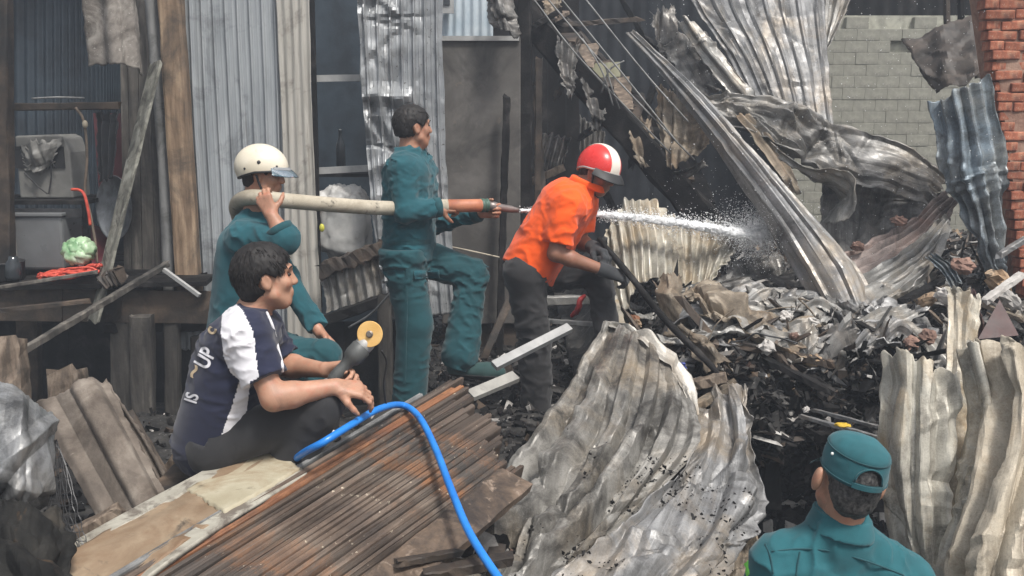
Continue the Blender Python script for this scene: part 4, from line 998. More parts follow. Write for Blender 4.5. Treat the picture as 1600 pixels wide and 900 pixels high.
# pale bars beyond the stack
o = beam('steel_bar', at(772, 572, 4.75), at(890, 512, 5.0), .05, .03, M['steel'], up=(0, -.6, .8)); tag(o, 'pale flat steel bar pointing up right from the officer\'s boot', 'bar')
o = beam('steel_bar', at(735, 618, 4.35), at(806, 588, 4.5), .06, .025, worn('dull_bar', [(0.3, (.22, .21, .19)), (0.7, (.36, .35, .32))], 5, rough=(.5, .7), dirt=((.1, .09, .08), 6, .6, .06)), up=(0, -.5, .85)); tag(o, 'dull grey bar between slat stack and ash', 'bar')
# blue hose
M['blue'] = worn('blue_hose', [(0.3, (.012, .16, .55)), (0.7, (.022, .22, .66))], 8, rough=(.28, .45), bump=.05, dirt=((.03, .10, .26), 9, .68, .05))
def up_(p, h): p = at(*p); p[2] += h; return p
bh = tube('blue_hose', [at(452, 726, 3.34), at(474, 708, 3.16), at(505, 691, 3.10), at(545, 666, 3.2), (at(590, 640, 3.4)), at(628, 633, 3.62), at(655, 652, 3.52), at(680, 700, 3.32), at(705, 765, 3.05), at(735, 835, 2.80), at(785, 912, 2.58), at(830, 970, 2.45)], .0132, M['blue'], n=14, res=110)
tag(bh, 'bright blue garden hose looping over the slat stack', 'hose')
# ------------------------------------------------------------------ the heap
gx = np.linspace(.4, 5.2, 110); gy = np.linspace(4.62, 9.2, 110)
X, Y = np.meshgrid(gx, gy, indexing='ij'); Z = mound_top(X, Y)
Zb = np.minimum(Z - .05, .34 + .03 * fbm(np.stack([X, Y, X * 0], -1) * 2, 2))
nx, ny = X.shape
Vt = np.stack([X, Y, Z], -1).reshape(-1, 3); Vb = np.stack([X, Y, Zb], -1).reshape(-1, 3)
ii, jj = np.meshgrid(np.arange(nx - 1), np.arange(ny - 1), indexing='ij'); q = (ii * ny + jj).ravel(); N0 = nx * ny
Ft = np.stack([q, q + ny, q + ny + 1, q + 1], 1); Fb = np.stack([q, q + 1, q + ny + 1, q + ny], 1) + N0
rim = []
for i in range(nx - 1): rim += [(i * ny, N0 + i * ny, N0 + (i + 1) * ny, (i + 1) * ny), ((i + 1) * ny + ny - 1, N0 + (i + 1) * ny + ny - 1, N0 + i * ny + ny - 1, i * ny + ny - 1)]
for j in range(ny - 1): rim += [(j + 1, N0 + j + 1, N0 + j, j), ((nx - 1) * ny + j, N0 + (nx - 1) * ny + j, N0 + (nx - 1) * ny + j + 1, (nx - 1) * ny + j + 1)]
o = mesh_obj('rubble_heap', np.concatenate([Vt, Vb]), np.concatenate([Ft, Fb, np.array(rim)]), M['ash'], smooth=True)
tag(o, 'sooty heap of rubble on the collapsed floor', 'rubble', kind='stuff')
# timbers that carry the collapsed floor, seen in the dark hollow
for k, (p, q_, w) in enumerate([((1195, 575, 5.0), (1205, 790, 4.9), .10), ((1375, 560, 5.2), (1372, 800, 5.1), .10), ((1180, 598, 4.9), (1400, 590, 5.0), .07), ((1195, 630, 5.6), (1420, 640, 5.7), .08)]):
    o = rough_beam('charred_joist', at(*p), at(*q_), w, w, M['char'], up=(0, 1, 0), seed=200 + k, jag=.15)
    tag(o, ['charred upright prop at the left side of the hollow', 'charred upright prop at the right side of the hollow', 'charred joist along the lip of the hollow', 'charred joist deep in the hollow'][k], 'beam', 'charred timbers in the hollow')
o = slat_wall('hollow_dark_backing', 'black backing boards standing in for the darkness deep in the hollow', 'wall', [(1080, 560, 6.3), (1640, 560, 6.3), (1640, 900, 6.3), (1080, 900, 6.3)], 6.3, 9, M['char'], seed=210)  # black backing: the hollow's darkness put into the colour

# ---- loose bits: each colour its own mass
def shards(name, P, size, mats_w, label, seed, nrmls=None, flatn=.35, elong=2.0, embed=.15, wf=(.4, 1.1)):
    r = np.random.default_rng(seed)
    n = len(P)
    tpl = np.array([(-1, -1, -1), (1, -1, -1), (1, 1, -1), (-1, 1, -1), (-1, -1, 1), (1, -1, 1), (1, 1, 1), (-1, 1, 1)], float)
    s = size[0] * (size[1] / size[0]) ** (r.random(n) ** 1.7)
    dims = np.stack([s * r.uniform(.6, elong, n), s * r.uniform(wf[0], wf[1], n), s * r.uniform(.12, flatn * 2, n)], 1) / 2
    V = tpl[None] * (1 + r.uniform(-.38, .38, (n, 8, 3))) * dims[:, None, :]
    q = r.normal(size=(n, 4)); q[:, 1:3] *= .55; q /= np.linalg.norm(q, axis=1)[:, None]
    w, x, y, z = q.T
    R = np.stack([np.stack([1 - 2 * (y * y + z * z), 2 * (x * y - z * w), 2 * (x * z + y * w)], -1), np.stack([2 * (x * y + z * w), 1 - 2 * (x * x + z * z), 2 * (y * z - x * w)], -1), np.stack([2 * (x * z - y * w), 2 * (y * z + x * w), 1 - 2 * (x * x + y * y)], -1)], 1)
    V = np.einsum('nij,nkj->nki', R, V) + np.asarray(P)[:, None, :]
    V[:, :, 2] += (s * embed)[:, None]
    F = np.array(BOXF)[None] + 8 * np.arange(n)[:, None, None]
    mi = r.choice(len(mats_w), n, p=np.array([w for _, w in mats_w]) / sum(w for _, w in mats_w))
    o = mesh_obj(name, V.reshape(-1, 3), F.reshape(-1, 4), [m for m, _ in mats_w], fmat=np.repeat(mi, 6))
    return tag(o, label, None, None, 'stuff')
r = np.random.default_rng(77)
def scatter_px(x0, x1, y0, y1, n, zfun, Y0, Y1):
    """World points whose place lies on zfun, spread evenly over a patch of ground that the photograph shows."""
    out = []
    while len(out) < n:
        m = 4000
        px_ = r.uniform(x0, x1, m); py_ = r.uniform(y0, y1, m)
        lo = np.full(m, Y0); 
        a = (px_ - 800) / F_PX; b = (450 - py_) / F_PX
        dx, dy, dz = a, CP + b * SP, -SP + b * CP
        Ys = np.linspace(Y0, Y1, 60); hit = np.full(m, np.nan)
        for yy in Ys:
            t = yy / dy; x = dx * t; z = CAM[2] + dz * t
            g = zfun(x, np.full(m, yy))
            new = np.isnan(hit) & (z <= g)
            hit[new] = yy
        ok = ~np.isnan(hit) & (hit > Y0 + 1e-6)
        t = hit[ok] / dy[ok]; x = dx[ok] * t; y = hit[ok]
        out += list(np.stack([x, y, zfun(x, y)], 1))
        if ok.sum() == 0: break
    return np.array(out[:n])
G_ = lambda x, y: ground_z(x, y)
charmix = [(M['char'], .62), (M['ash'], .2), (M['plaster'], .05), (M['char_brown'], .13)]
M['ashpale'] = flat('pale_ash', (.22, .21, .20), .95, var=.4)
mix_top = [(M['ashpale'], .14), (M['char'], .44), (M['char_brown'], .2), (M['plaster'], .13), (M['tan_chunk'], .06), (M['brick_chunk'], .03), (M['ash'], .14)]
P = scatter_px(960, 1660, 330, 620, 9000, mound_top, 4.36, 9.0)
shards('heap_debris', P, (.008, .050), mix_top, 'mixed charred bits, plaster and tan scraps covering the heap', 301, elong=2.2, flatn=.22)
P = scatter_px(960, 1660, 380, 600, 900, mound_top, 4.36, 8.0)
shards('heap_debris', P, (.05, .13), [(M['char'], .42), (M['char_brown'], .2), (M['burnt_light'], .1), (M['burnt_grey'], .14), (M['oldwood'], .05), (M['burnt_dark'], .1)], 'charred splinters and strips strewn over the heap', 311, elong=4.5, flatn=.10, wf=(.08, .28))
P = scatter_px(1080, 1440, 575, 700, 2600, mound_top, 4.4, 7.0)
shards('heap_debris', P, (.010, .07), charmix, 'black bits along the broken front of the heap', 312, elong=3, flatn=.2)
P = scatter_px(640, 1000, 440, 720, 4200, G_, 3.4, 8.5)
shards('ash_debris', P, (.008, .05), charmix, 'charred bits and pale crumbs on the wet ash round the orange shirt man', 302, elong=2.6)
P = scatter_px(0, 700, 500, 900, 2200, G_, 2.2, 7.5)
shards('ash_debris', P, (.008, .05), charmix, 'charred bits strewn on the ground under the huts', 303)
P = scatter_px(1150, 1420, 560, 830, 2200, G_, 2.4, 6.2)
shards('hollow_debris', P, (.015, .10), [(M['char'], .8), (M['ash'], .15), (M['plaster'], .05)], 'black charred bits filling the hollow under the heap', 304, elong=2.6)
P = scatter_px(560, 1000, 780, 900, 700, G_, 2.0, 3.8)
shards('ash_debris', P, (.015, .09), mix_top, 'scraps on the ground between slat stack and big crumpled sheet', 305, elong=2.6)
# the body of that slope
sheet('debris_slope', 'black caked slope of burnt rubbish below the lip of the heap', 'rubble', [[(1130, 560, 5.25), (1280, 556, 5.25), (1420, 560, 5.3)], [(1130, 640, 4.95), (1280, 640, 4.9), (1420, 640, 5.0)], [(1130, 725, 4.65), (1280, 722, 4.6), (1420, 725, 4.7)]],
      M['char'], ribs=1, amp=0, nu=70, nv=60, crumple=.06, cf=4, tear=.05, thick=.02, seed=307, kind='stuff')
# loose bits all over that slope
hv = []
rr = np.random.default_rng(8)
V = SURF['debris_slope307']; nu, nv = V.shape[:2]
for k in range(4200):
    p = V[int(rr.random() * (nu - 1)), int(rr.random() * (nv - 1))]
    hv.append(p + rr.normal(size=3) * .02 + np.array([0, -.02, .01]))
shards('hollow_debris', np.array(hv), (.012, .085), [(M['char'], .76), (M['ash'], .12), (M['char_brown'], .07), (M['plaster'], .03), (M['burnt_dark'], .04)], 'sliding slope of black debris below the lip of the heap', 306, elong=3.2, flatn=.2)
# charcoal crumbs lying on the big sheets
V = SURF['big_crumpled_sheet130']; nu, nv = V.shape[:2]
P = []
while len(P) < 520:
    u, w = rr.random(), rr.random() ** .6
    i, j = int(u * (nu - 1)), int(w * (nv - 1))
    p = V[i, j]
    if fbm(p[None] * 3.2 + 3, 2)[0] > .12 and w > .45: P.append(p)
V = SURF['big_crumpled_sheet131']; nu, nv = V.shape[:2]
while len(P) < 850:
    i, j = int(rr.random() * (nu - 1)), int((.4 + .6 * rr.random()) * (nv - 1)); p = V[i, j]
    if fbm(p[None] * 3.2 + 3, 2)[0] > .1: P.append(p)
shards('charcoal_crumbs', np.array(P), (.004, .013), [(M['char'], .9), (M['ash'], .1)], 'charcoal crumbs lying in the folds of the big crumpled sheets', 308, embed=.3)

# ---- pieces one can count: on the heap and round it
def chunk(name, p, size, mat, label, cat, seed, group=None, flatn=1.0, rot=None):
    o = ball(name, at(*p), (size, size * .75, size * .6 * flatn), M[mat], n=8, m=11, wob=.5, seed=seed, R=frame(np.random.default_rng(seed).normal(size=3) * (1, 1, .3)))
    for pl in o.data.polygons: pl.use_smooth = False
    return tag(o, label, cat, group)
for k, (p, s, mt, lab, cat) in enumerate([
    ((1228, 496, 5.0), .050, 'plaster', 'squarish pale plaster lump on the heap left of the ridge tip', 'plaster lump'),
    ((1272, 502, 4.9), .030, 'plaster', 'small white lump just below the ridge tip', 'plaster lump'),
    ((1180, 477, 5.35), .035, 'plaster', 'lone pale stone in the dark hollow of the sagging sheet', 'stone'),
    ((1198, 543, 4.7), .055, 'plaster', 'white jagged lump on the lip of the heap', 'plaster lump'),
    ((1270, 563, 4.75), .055, 'tan_chunk', 'tan broken lump at the right end of the lip', 'lump'),
    ((992, 507, 5.1), .045, 'tan_chunk', 'orange-tan lump beside the big sheet\'s top corner', 'lump'),
    ((1480, 462, 4.9), .07, 'plaster', 'cream lump behind the upright narrow sheet', 'lump'),
    ((1450, 468, 5.0), .05, 'tan_chunk', 'tan lump left of the upright narrow sheet', 'lump'),
    ((1450, 525, 4.7), .05, 'brick_chunk', 'pinkish crumbled plaster lump under the grey fragment', 'lump'),
    ((1425, 535, 4.65), .05, 'brick_chunk', 'smaller pinkish lump at the end of the grey fragment', 'lump'),
    ((1580, 470, 4.6), .06, 'plaster', 'pale lump at the right edge above the maroon plate', 'lump'),
    ((1560, 440, 4.9), .08, 'tan_chunk', 'large tan lump by the foot of the brick wall', 'lump'),
    ((1505, 415, 5.2), .065, 'brick_chunk', 'broken brick block under the bluish crumpled sheet', 'brick'),
    ((1405, 345, 6.0), .05, 'brick_chunk', 'pink tile shard lying on the fan sheet', 'brick'),
    ((1340, 385, 6.0), .05, 'brick_chunk', 'pink rubble lump at the left part of the fan sheet', 'brick'),
    ((1012, 545, 4.9), .05, 'tan_chunk', 'brown stone behind the big sheet\'s top edge', 'lump'),
    ((1305, 520, 4.85), .035, 'plaster', 'pale chip between ridge tip and grey fragment', 'lump'),
    ((1240, 525, 4.8), .03, 'brick_chunk', 'small pink chip above the lip of the heap', 'lump'),
    ((1260, 640, 4.2), .02, 'plaster', 'white speck of plaster in the black hollow', 'lump')]):
    chunk(['plaster_lump', 'stone', 'brick_lump', 'tan_lump'][{"plaster": 0, "brick_chunk": 2, "tan_chunk": 3}[mt]], p, s, mt, lab, cat, 400 + k)
M['yellow_flower'] = flat('yellow_scrap', (.55, .36, .03), .6)
chunk('yellow_scrap', (1316, 664, 4.15), .035, 'yellow_flower', 'yellow plastic scrap in the hollow above the teal cap', 'scrap', 450, flatn=.4)
M['red'] = flat('red_plastic', (.45, .03, .03), .5)
o = tube('red_rag', [at(893, 494, 6.2), at(903, 484, 6.15), at(906, 470, 6.15), at(914, 462, 6.2)], [.012, .02, .018, .012], M['red'], wob=.2); tag(o, 'red rag on the pale timber behind the orange shirt man', 'rag')
o = rough_beam('pale_timber', at(845, 470, 6.4), at(930, 468, 6.4), .06, .06, M['burnt_light'], seed=451); tag(o, 'pale charred timber on the ground behind the orange shirt man', 'timber')
o = rough_beam('pale_timber', at(860, 502, 6.0), at(950, 508, 5.95), .03, .03, M['greypost'], seed=452); tag(o, 'thin grey lath on the ash left of the big sheet\'s corner', 'timber')
o = chunk('orange_lump', (992, 498, 5.15), .03, 'orange_slat', 'orange scorched lump by the big sheet\'s top corner', 'lump', 453)
M['bluebag'] = flat('blue_bag', (.07, .10, .38), .45)
o = chunk('blue_scrap', (1062, 572, 4.75), .035, 'bluebag', 'blue plastic scrap among the charred bits by the black bar', 'scrap', 454)
# bars and laths over the heap and in the hollow
LATH = [((1050, 610, 4.55), (1130, 590, 4.5), .055, .05, 'oldwood', 'short brown timber stub poking from under the big sheet'),
        ((1080, 640, 4.4), (1150, 598, 4.6), .04, .04, 'burnt_tan', 'rusty stub of tube beside the short brown timber'),
        ((1250, 650, 4.5), (1385, 688, 4.2), .018, .02, 'burnt_grey', 'thin pale metal rod crossing the hollow'),
        ((1270, 640, 4.55), (1390, 672, 4.25), .016, .016, 'burnt_grey', 'second thin pale rod lying above the first in the hollow'),
        ((1405, 560, 4.5), (1520, 542, 4.35), .03, .02, 'char', 'black bar lying across in front of the upright narrow sheet'),
        ((1190, 560, 4.7), (1300, 612, 4.5), .05, .03, 'char', 'black lath sloping down from the lip of the heap'),
        ((1300, 545, 4.8), (1390, 552, 4.75), .03, .02, 'char', 'charred lath under the grey fragment'),
        ((1540, 470, 4.6), (1595, 430, 4.7), .04, .03, 'plaster', 'pale broken lath at the right edge of the heap'),
        ((1560, 400, 5.0), (1605, 372, 5.1), .03, .03, 'burnt_grey', 'grey broken stick leaning on the brick wall'),
        ((1330, 690, 4.2), (1380, 740, 3.9), .02, .02, 'char', 'charred stick hanging above the teal cap'),
        ((660, 900, 2.7), (800, 872, 2.8), .05, .03, 'char_brown', 'brown scorched batten at the bottom edge beside the hose'),
        ((620, 880, 2.75), (720, 862, 2.9), .03, .02, 'char_brown', 'brown lath at the bottom under the stack'),
        ((960, 470, 5.6), (985, 560, 5.0), .05, .01, 'burnt_cream', 'pale strip of sheet standing by the orange shirt man\'s knee'),
        ((1380, 540, 4.8), (1445, 528, 4.75), .03, .02, 'oldwood', 'brown lath beside the pinkish lump'),
        ((1205, 545, 4.75), (1250, 590, 4.6), .03, .03, 'char_brown', 'scorched stick below the white jagged lump'),
        ((1410, 470, 5.2), (1470, 440, 5.4), .05, .03, 'char', 'charred beam end beside the fan sheet'),
        ((1520, 470, 4.7), (1600, 500, 4.5), .03, .02, 'burnt_tan', 'tan strip behind the maroon plate')]
for k, (p, q_, w, h, mt, lab) in enumerate(LATH):
    o = rough_beam('scorched_lath', at(*p), at(*q_), w, h, M[mt], seed=500 + k, jag=.2, seg=12); tag(o, lab, 'lath', 'loose laths and rods in the debris')
USED = set()
def near(px_, py_, pre):
    for A in sorted(ANCH, key=lambda a: (a[0] - px_) ** 2 + (a[1] - py_) ** 2):
        dx, dy = px_ - A[0], py_ - A[1]
        for dr in ((('right of' if dx > 0 else 'left of'), ('below' if dy > 0 else 'above')) if abs(dx) > abs(dy) else (('below' if dy > 0 else 'above'), ('right of' if dx > 0 else 'left of'))):
            lab = pre + ' ' + dr + ' ' + A[2]
            if lab not in USED and len(lab.split()) <= 16: USED.add(lab); return lab
    return pre
# many countable scraps of sheet over the heap
rs_ = np.random.default_rng(900)
ANCH = [(1228, 496, 'the squarish pale plaster lump'), (1272, 502, 'the small white lump by the ridge tip'), (1198, 543, 'the white jagged lump'), (1270, 563, 'the tan lump at the lip'),
        (992, 507, 'the orange-tan lump by the big sheet'), (1480, 462, 'the cream lump behind the upright sheet'), (1450, 525, 'the pinkish plaster lump'), (1580, 470, 'the pale lump by the maroon plate'),
        (1560, 440, 'the large tan lump by the brick wall'), (1505, 415, 'the broken brick block'), (1012, 545, 'the brown stone by the big sheet'), (1305, 520, 'the pale chip by the ridge tip'),
        (1062, 572, 'the blue scrap'), (1048, 465, 'the standing tan curl'), (1130, 480, 'the brown crumpled sheet'), (1365, 510, 'the grey ribbed fragment'), (1560, 510, 'the maroon plate'), (1410, 560, 'the black lath by the cream sheet')]
P = scatter_px(1000, 1600, 430, 575, 90, mound_top, 4.45, 7.0)
for k, p in enumerate(P):
    s = rs_.uniform(.04, .11); R = frame(rs_.normal(size=3) * (1, 1, .3))
    nn = 5
    gu, gv = np.meshgrid(np.linspace(-1, 1, nn), np.linspace(-1, 1, nn), indexing='ij')
    Lc = np.stack([gu * s * rs_.uniform(.7, 1.6), gv * s * rs_.uniform(.3, .7), .35 * s * fbm(np.stack([gu * 1.3, gv * 1.3, gu * 0 + k], -1), 2) + .3 * s * gu ** 2 * rs_.uniform(-1, 1)], -1)
    Lc = Lc + rs_.uniform(-.08, .08, Lc.shape) * s
    Wc = Lc.reshape(-1, 3) @ R + p + np.array([0, 0, .04])
    idx = np.arange(nn * nn).reshape(nn, nn)
    Q = np.stack([idx[:-1, :-1], idx[1:, :-1], idx[1:, 1:], idx[:-1, 1:]], -1).reshape(-1, 4)
    mt = rs_.choice(['burnt_light', 'burnt_dark', 'burnt_grey', 'burnt_light', 'burnt_dark', 'burnt_grey', 'burnt_dark'])
    o = mesh_obj('sheet_scrap', Wc, Q, M[mt], uv=np.stack([gu, gv], -1).reshape(-1, 2))
    sm = o.modifiers.new('thickness', 'SOLIDIFY'); sm.thickness = .006
    word = {'burnt_light': 'pale', 'burnt_dark': 'sooty', 'burnt_tan': 'tan', 'burnt_grey': 'grey', 'oldwood': 'brown', 'paper': 'papery'}[mt]
    pp = pix(p)
    big = 'large ' if s > .10 else ('small ' if s < .065 else '')
    tag(o, near(pp[0], pp[1], big + word + ' bent scrap lying'), 'scrap', word + ' scraps on the heap')

# flattened fragments of roof sheet overlapping on the heap, and wires sprung out of it
FR = [(1092, 520, .20, 'burnt_grey'), (1140, 540, .17, 'burnt_light'), (1175, 498, .22, 'burnt_dark'), (1215, 525, .20, 'burnt_grey'), (1255, 500, .16, 'burnt_light'), (1300, 500, .22, 'burnt_grey'), (1330, 545, .18, 'burnt_dark'),
      (1390, 485, .20, 'burnt_light'), (1420, 512, .18, 'burnt_grey'), (1455, 490, .20, 'burnt_tan'), (1120, 480, .20, 'burnt_dark'), (1230, 548, .16, 'burnt_light'), (1375, 555, .15, 'burnt_grey'), (1280, 535, .15, 'burnt_tan'),
      (1440, 550, .14, 'burnt_light'), (1560, 480, .16, 'burnt_grey'), (1590, 510, .16, 'burnt_light'), (1200, 465, .24, 'burnt_dark'), (1160, 515, .14, 'burnt_light'), (1350, 515, .14, 'burnt_dark'),
      (1085, 488, .16, 'burnt_light'), (1130, 508, .16, 'burnt_grey'), (1270, 520, .18, 'burnt_light'), (1320, 520, .17, 'burnt_grey'), (1405, 540, .16, 'burnt_grey'), (1245, 565, .15, 'burnt_grey'), (1160, 470, .18, 'burnt_grey'), (1430, 465, .18, 'burnt_light'), (1580, 450, .18, 'burnt_grey'), (1205, 495, .15, 'burnt_light')]
for k, (px_, py_, s_, mt) in enumerate(FR):
    q = np.random.default_rng(1200 + k)
    s_ *= 1.6
    a = q.uniform(-.9, .9); w_, l_ = s_ * q.uniform(.5, .9), s_ * q.uniform(1.0, 1.9)
    pt = scatter_px(px_ - 3, px_ + 3, py_ - 3, py_ + 3, 1, mound_top, 4.5, 7.5)
    if len(pt) == 0: continue
    c = pt[0]; rows = []
    for i in range(4):
        row = []
        for j in range(4):
            u_, v_ = (j / 3 - .5) * w_, (i / 3 - .5) * l_
            x = c[0] + u_ * math.sin(a) + v_ * math.cos(a); y = c[1] + (u_ * math.cos(a) - v_ * math.sin(a)) * .8
            z = mound_top(x, max(y, 4.7)) + .045 + q.uniform(-.02, .09)
            row.append((x, y, z))
        rows.append(row)
    # same builder, points already in place
    _at = at; at = lambda *p: np.array(p)
    lab_ = {'burnt_grey': 'grey', 'burnt_light': 'pale', 'burnt_dark': 'sooty', 'burnt_tan': 'tan'}[mt]
    sheet('sheet_fragment', near(px_, py_, lab_ + ' ribbed sheet fragment'), 'metal scrap', rows, M[mt], ribs=q.integers(2, 5), amp=.009, prof=q.choice(['sin', 'trap', 'rib']), nv=34, nu=34, crumple=.016, cf=3, tear=.03, seed=1300 + k, width=w_, length=l_, group='sheet fragments flat on the heap', bite=.05)
    at = _at
for k in range(9):
    q = np.random.default_rng(1500 + k)
    x0, y0 = q.uniform(1060, 1450), q.uniform(480, 560)
    p0 = scatter_px(x0 - 3, x0 + 3, y0 - 3, y0 + 3, 1, mound_top, 4.5, 7.5)
    if len(p0) == 0: continue
    p = p0[0]; pts = [p]; d = q.normal(size=3) * np.array([1, .4, .25]); d[2] = abs(d[2])
    for i in range(6):
        d = d + q.normal(size=3) * .8; p = p + d / np.linalg.norm(d) * .07; p[2] = max(p[2], mound_top(p[0], p[1]) + .01); pts.append(p.copy())
    o = tube('bent_wire', pts, q.uniform(.003, .006), M['darkmetal'] if k % 2 else M['burnt_tan'], n=6)
    pp = pix(p0[0])
    tag(o, near(pp[0], pp[1], ('dark' if k % 2 else 'rusty') + ' wire sprung from the heap'), 'wire', 'wires sprung out of the heap')

# charred timbers lying over the heap and snapped battens about the stair
TB = [((1095, 500), (1180, 555), .05, 'charred timber lying along the brown crumpled sheet'), ((1210, 515), (1345, 560), .045, 'long charred timber across the middle of the heap'), ((1330, 575), (1440, 520), .05, 'charred timber slanting up beside the black lath'),
      ((1120, 470), (1225, 455), .05, 'charred timber at the foot of the sagging sheet'), ((1240, 480), (1290, 545), .035, 'short charred timber below the ridge tip'), ((1420, 470), (1475, 540), .04, 'charred timber left of the upright narrow sheet'),
      ((1160, 560), (1300, 590), .05, 'charred timber along the broken front of the heap'), ((1540, 480), (1600, 455), .05, 'charred timber at the foot of the brick wall')]
for k, (p, q_, w, lab) in enumerate(TB):
    a = scatter_px(p[0] - 2, p[0] + 2, p[1] - 2, p[1] + 2, 1, mound_top, 4.4, 7.5); b = scatter_px(q_[0] - 2, q_[0] + 2, q_[1] - 2, q_[1] + 2, 1, mound_top, 4.4, 7.5)
    if len(a) == 0 or len(b) == 0: continue
    o = rough_beam('charred_timber', a[0] + np.array([0, 0, .05]), b[0] + np.array([0, 0, .06]), w, w * .8, M['char' if k % 3 else 'char_brown'], seed=1700 + k, jag=.25, seg=22, cut=.04); tag(o, lab, 'timber', 'charred timbers on the heap')
BT = [((800, 60, 7.3), (870, 20, 7.4), 'snapped batten sticking out over the top of the burnt stair'), ((870, 150, 7.4), (905, 60, 7.6), 'upright splinter rising from the burnt stair'), ((905, 215, 7.2), (985, 165, 7.5), 'snapped batten lying across the middle of the burnt stair'),
      ((985, 260, 7.2), (1020, 140, 7.5), 'thin charred stick leaning on the lower burnt stair'), ((835, 130, 7.6), (850, 330, 7.4), 'hanging charred lath below the burnt stair'), ((925, 260, 7.5), (960, 330, 7.3), 'charred stump under the burnt stair near the red helmet'),
      ((1010, 60, 7.8), (1075, 130, 7.4), 'charred batten behind the top of the long roof ridge'), ((870, 40, 8.0), (1000, 30, 8.2), 'charred rafter behind the top of the burnt stair'), ((960, -20, 8.4), (1060, 150, 8.2), 'charred rafter slanting down behind the wires')]
for k, (p, q_, lab) in enumerate(BT):
    o = rough_beam('snapped_batten', at(*p), at(*q_), .045, .04, M[('char', 'char_brown', 'char')[k % 3]], seed=1800 + k, jag=.25, seg=16, cut=.05); tag(o, lab, 'batten', 'snapped battens about the burnt stair')
for k, (rows, mt, lab) in enumerate([
    ([[(868, 60, 7.3), (905, 70, 7.3)], [(872, 110, 7.2), (900, 120, 7.25)], [(884, 150, 7.15), (896, 150, 7.2)]], 'burnt_dark', 'sooty torn scrap hanging from the upper burnt stair'),
    ([[(905, 120, 7.25), (950, 135, 7.3)], [(915, 160, 7.2), (948, 172, 7.2)], [(925, 205, 7.15), (940, 200, 7.15)]], 'burnt_dark', 'sooty torn scrap hanging below the yellow board'),
    ([[(975, 175, 7.2), (1015, 190, 7.2)], [(985, 225, 7.1), (1018, 235, 7.1)], [(1000, 262, 7.05), (1012, 262, 7.05)]], 'burnt_tan', 'tan torn scrap hanging from the lower burnt stair'),
    ([[(1015, 20, 7.6), (1055, 10, 7.6)], [(1022, 60, 7.5), (1062, 58, 7.5)], [(1035, 92, 7.45), (1050, 96, 7.45)]], 'burnt_dark', 'sooty torn scrap hanging left of the large roof sheet'),
    ([[(845, -10, 7.5), (880, -10, 7.5)], [(850, 25, 7.45), (876, 30, 7.45)]], 'burnt_tan', 'tan torn scrap at the top of the burnt stair')]):
    sheet('torn_scrap', lab, 'metal scrap', rows, M[mt], ribs=2, amp=.010, nv=36, nu=30, crumple=.018, cf=3, tear=.04, seed=1900 + k, width=.2, length=.4)
# ------------------------------------------------------------------ people: one smooth skin each, clothes as shapes that follow it
class Body:
    """Rounded limbs blended into one surface. Each entry: dict(kind, ..., k blend, clips)."""
    def __init__(s): s.p = []
    def cone(s, a, b, ra, rb, k=.02, clips=(), sub=False, sq=None):
        s.p.append(dict(t='c', a=np.asarray(a, float), b=np.asarray(b, float), ra=ra, rb=rb, k=k, clips=clips, sub=sub, sq=sq)); return s
    def ell(s, c, R, r, k=.02, clips=(), sub=False):
        s.p.append(dict(t='e', c=np.asarray(c, float), R=np.asarray(R, float), r=np.asarray(r, float), k=k, clips=clips, sub=sub)); return s
    @staticmethod
    def dist(q, P):
        if q['t'] == 'c':
            ba = q['b'] - q['a']; L = (ba @ ba) + 1e-12
            pa = P - q['a']
            t = np.clip(pa @ ba / L, 0, 1)
            w = pa - t[:, None] * ba
            if q['sq'] is not None:                 # flattened across one direction
                d_, f_ = q['sq']; w = w + np.outer(w @ d_, d_) * (f_ - 1)
            d = np.sqrt((w * w).sum(1)) - (q['ra'] + (q['rb'] - q['ra']) * t)
        else:
            l = (P - q['c']) @ q['R'].T
            k0 = np.sqrt(((l / q['r']) ** 2).sum(1)); k1 = np.sqrt(((l / q['r'] ** 2) ** 2).sum(1)) + 1e-9
            d = k0 * (k0 - 1) / k1
        for (pt, n) in q['clips']: d = np.maximum(d, (P - pt) @ n)
        return d
    def eval(s, P, sel=None):
        D = np.full(len(P), 1e3)
        for i, q in enumerate(s.p):
            if sel is not None and not sel[i]: continue
            d = s.dist(q, P); k = q['k']
            if q['sub']:
                h = np.clip(.5 - .5 * (d + D) / k, 0, 1); D = D * (1 - h) + (-d) * h + k * h * (1 - h)
            else:
                h = np.clip(.5 + .5 * (D - d) / k, 0, 1); D = D * (1 - h) + d * h - k * h * (1 - h)
        return D
    def bounds(s, pad):
        lo = []; hi = []
        for q in s.p:
            if q['sub']: continue
            if q['t'] == 'c':
                r = max(q['ra'], q['rb']); lo.append(np.minimum(q['a'], q['b']) - r); hi.append(np.maximum(q['a'], q['b']) + r)
            else:
                r = q['r'].max(); lo.append(q['c'] - r); hi.append(q['c'] + r)
        return np.min(lo, 0) - pad, np.max(hi, 0) + pad

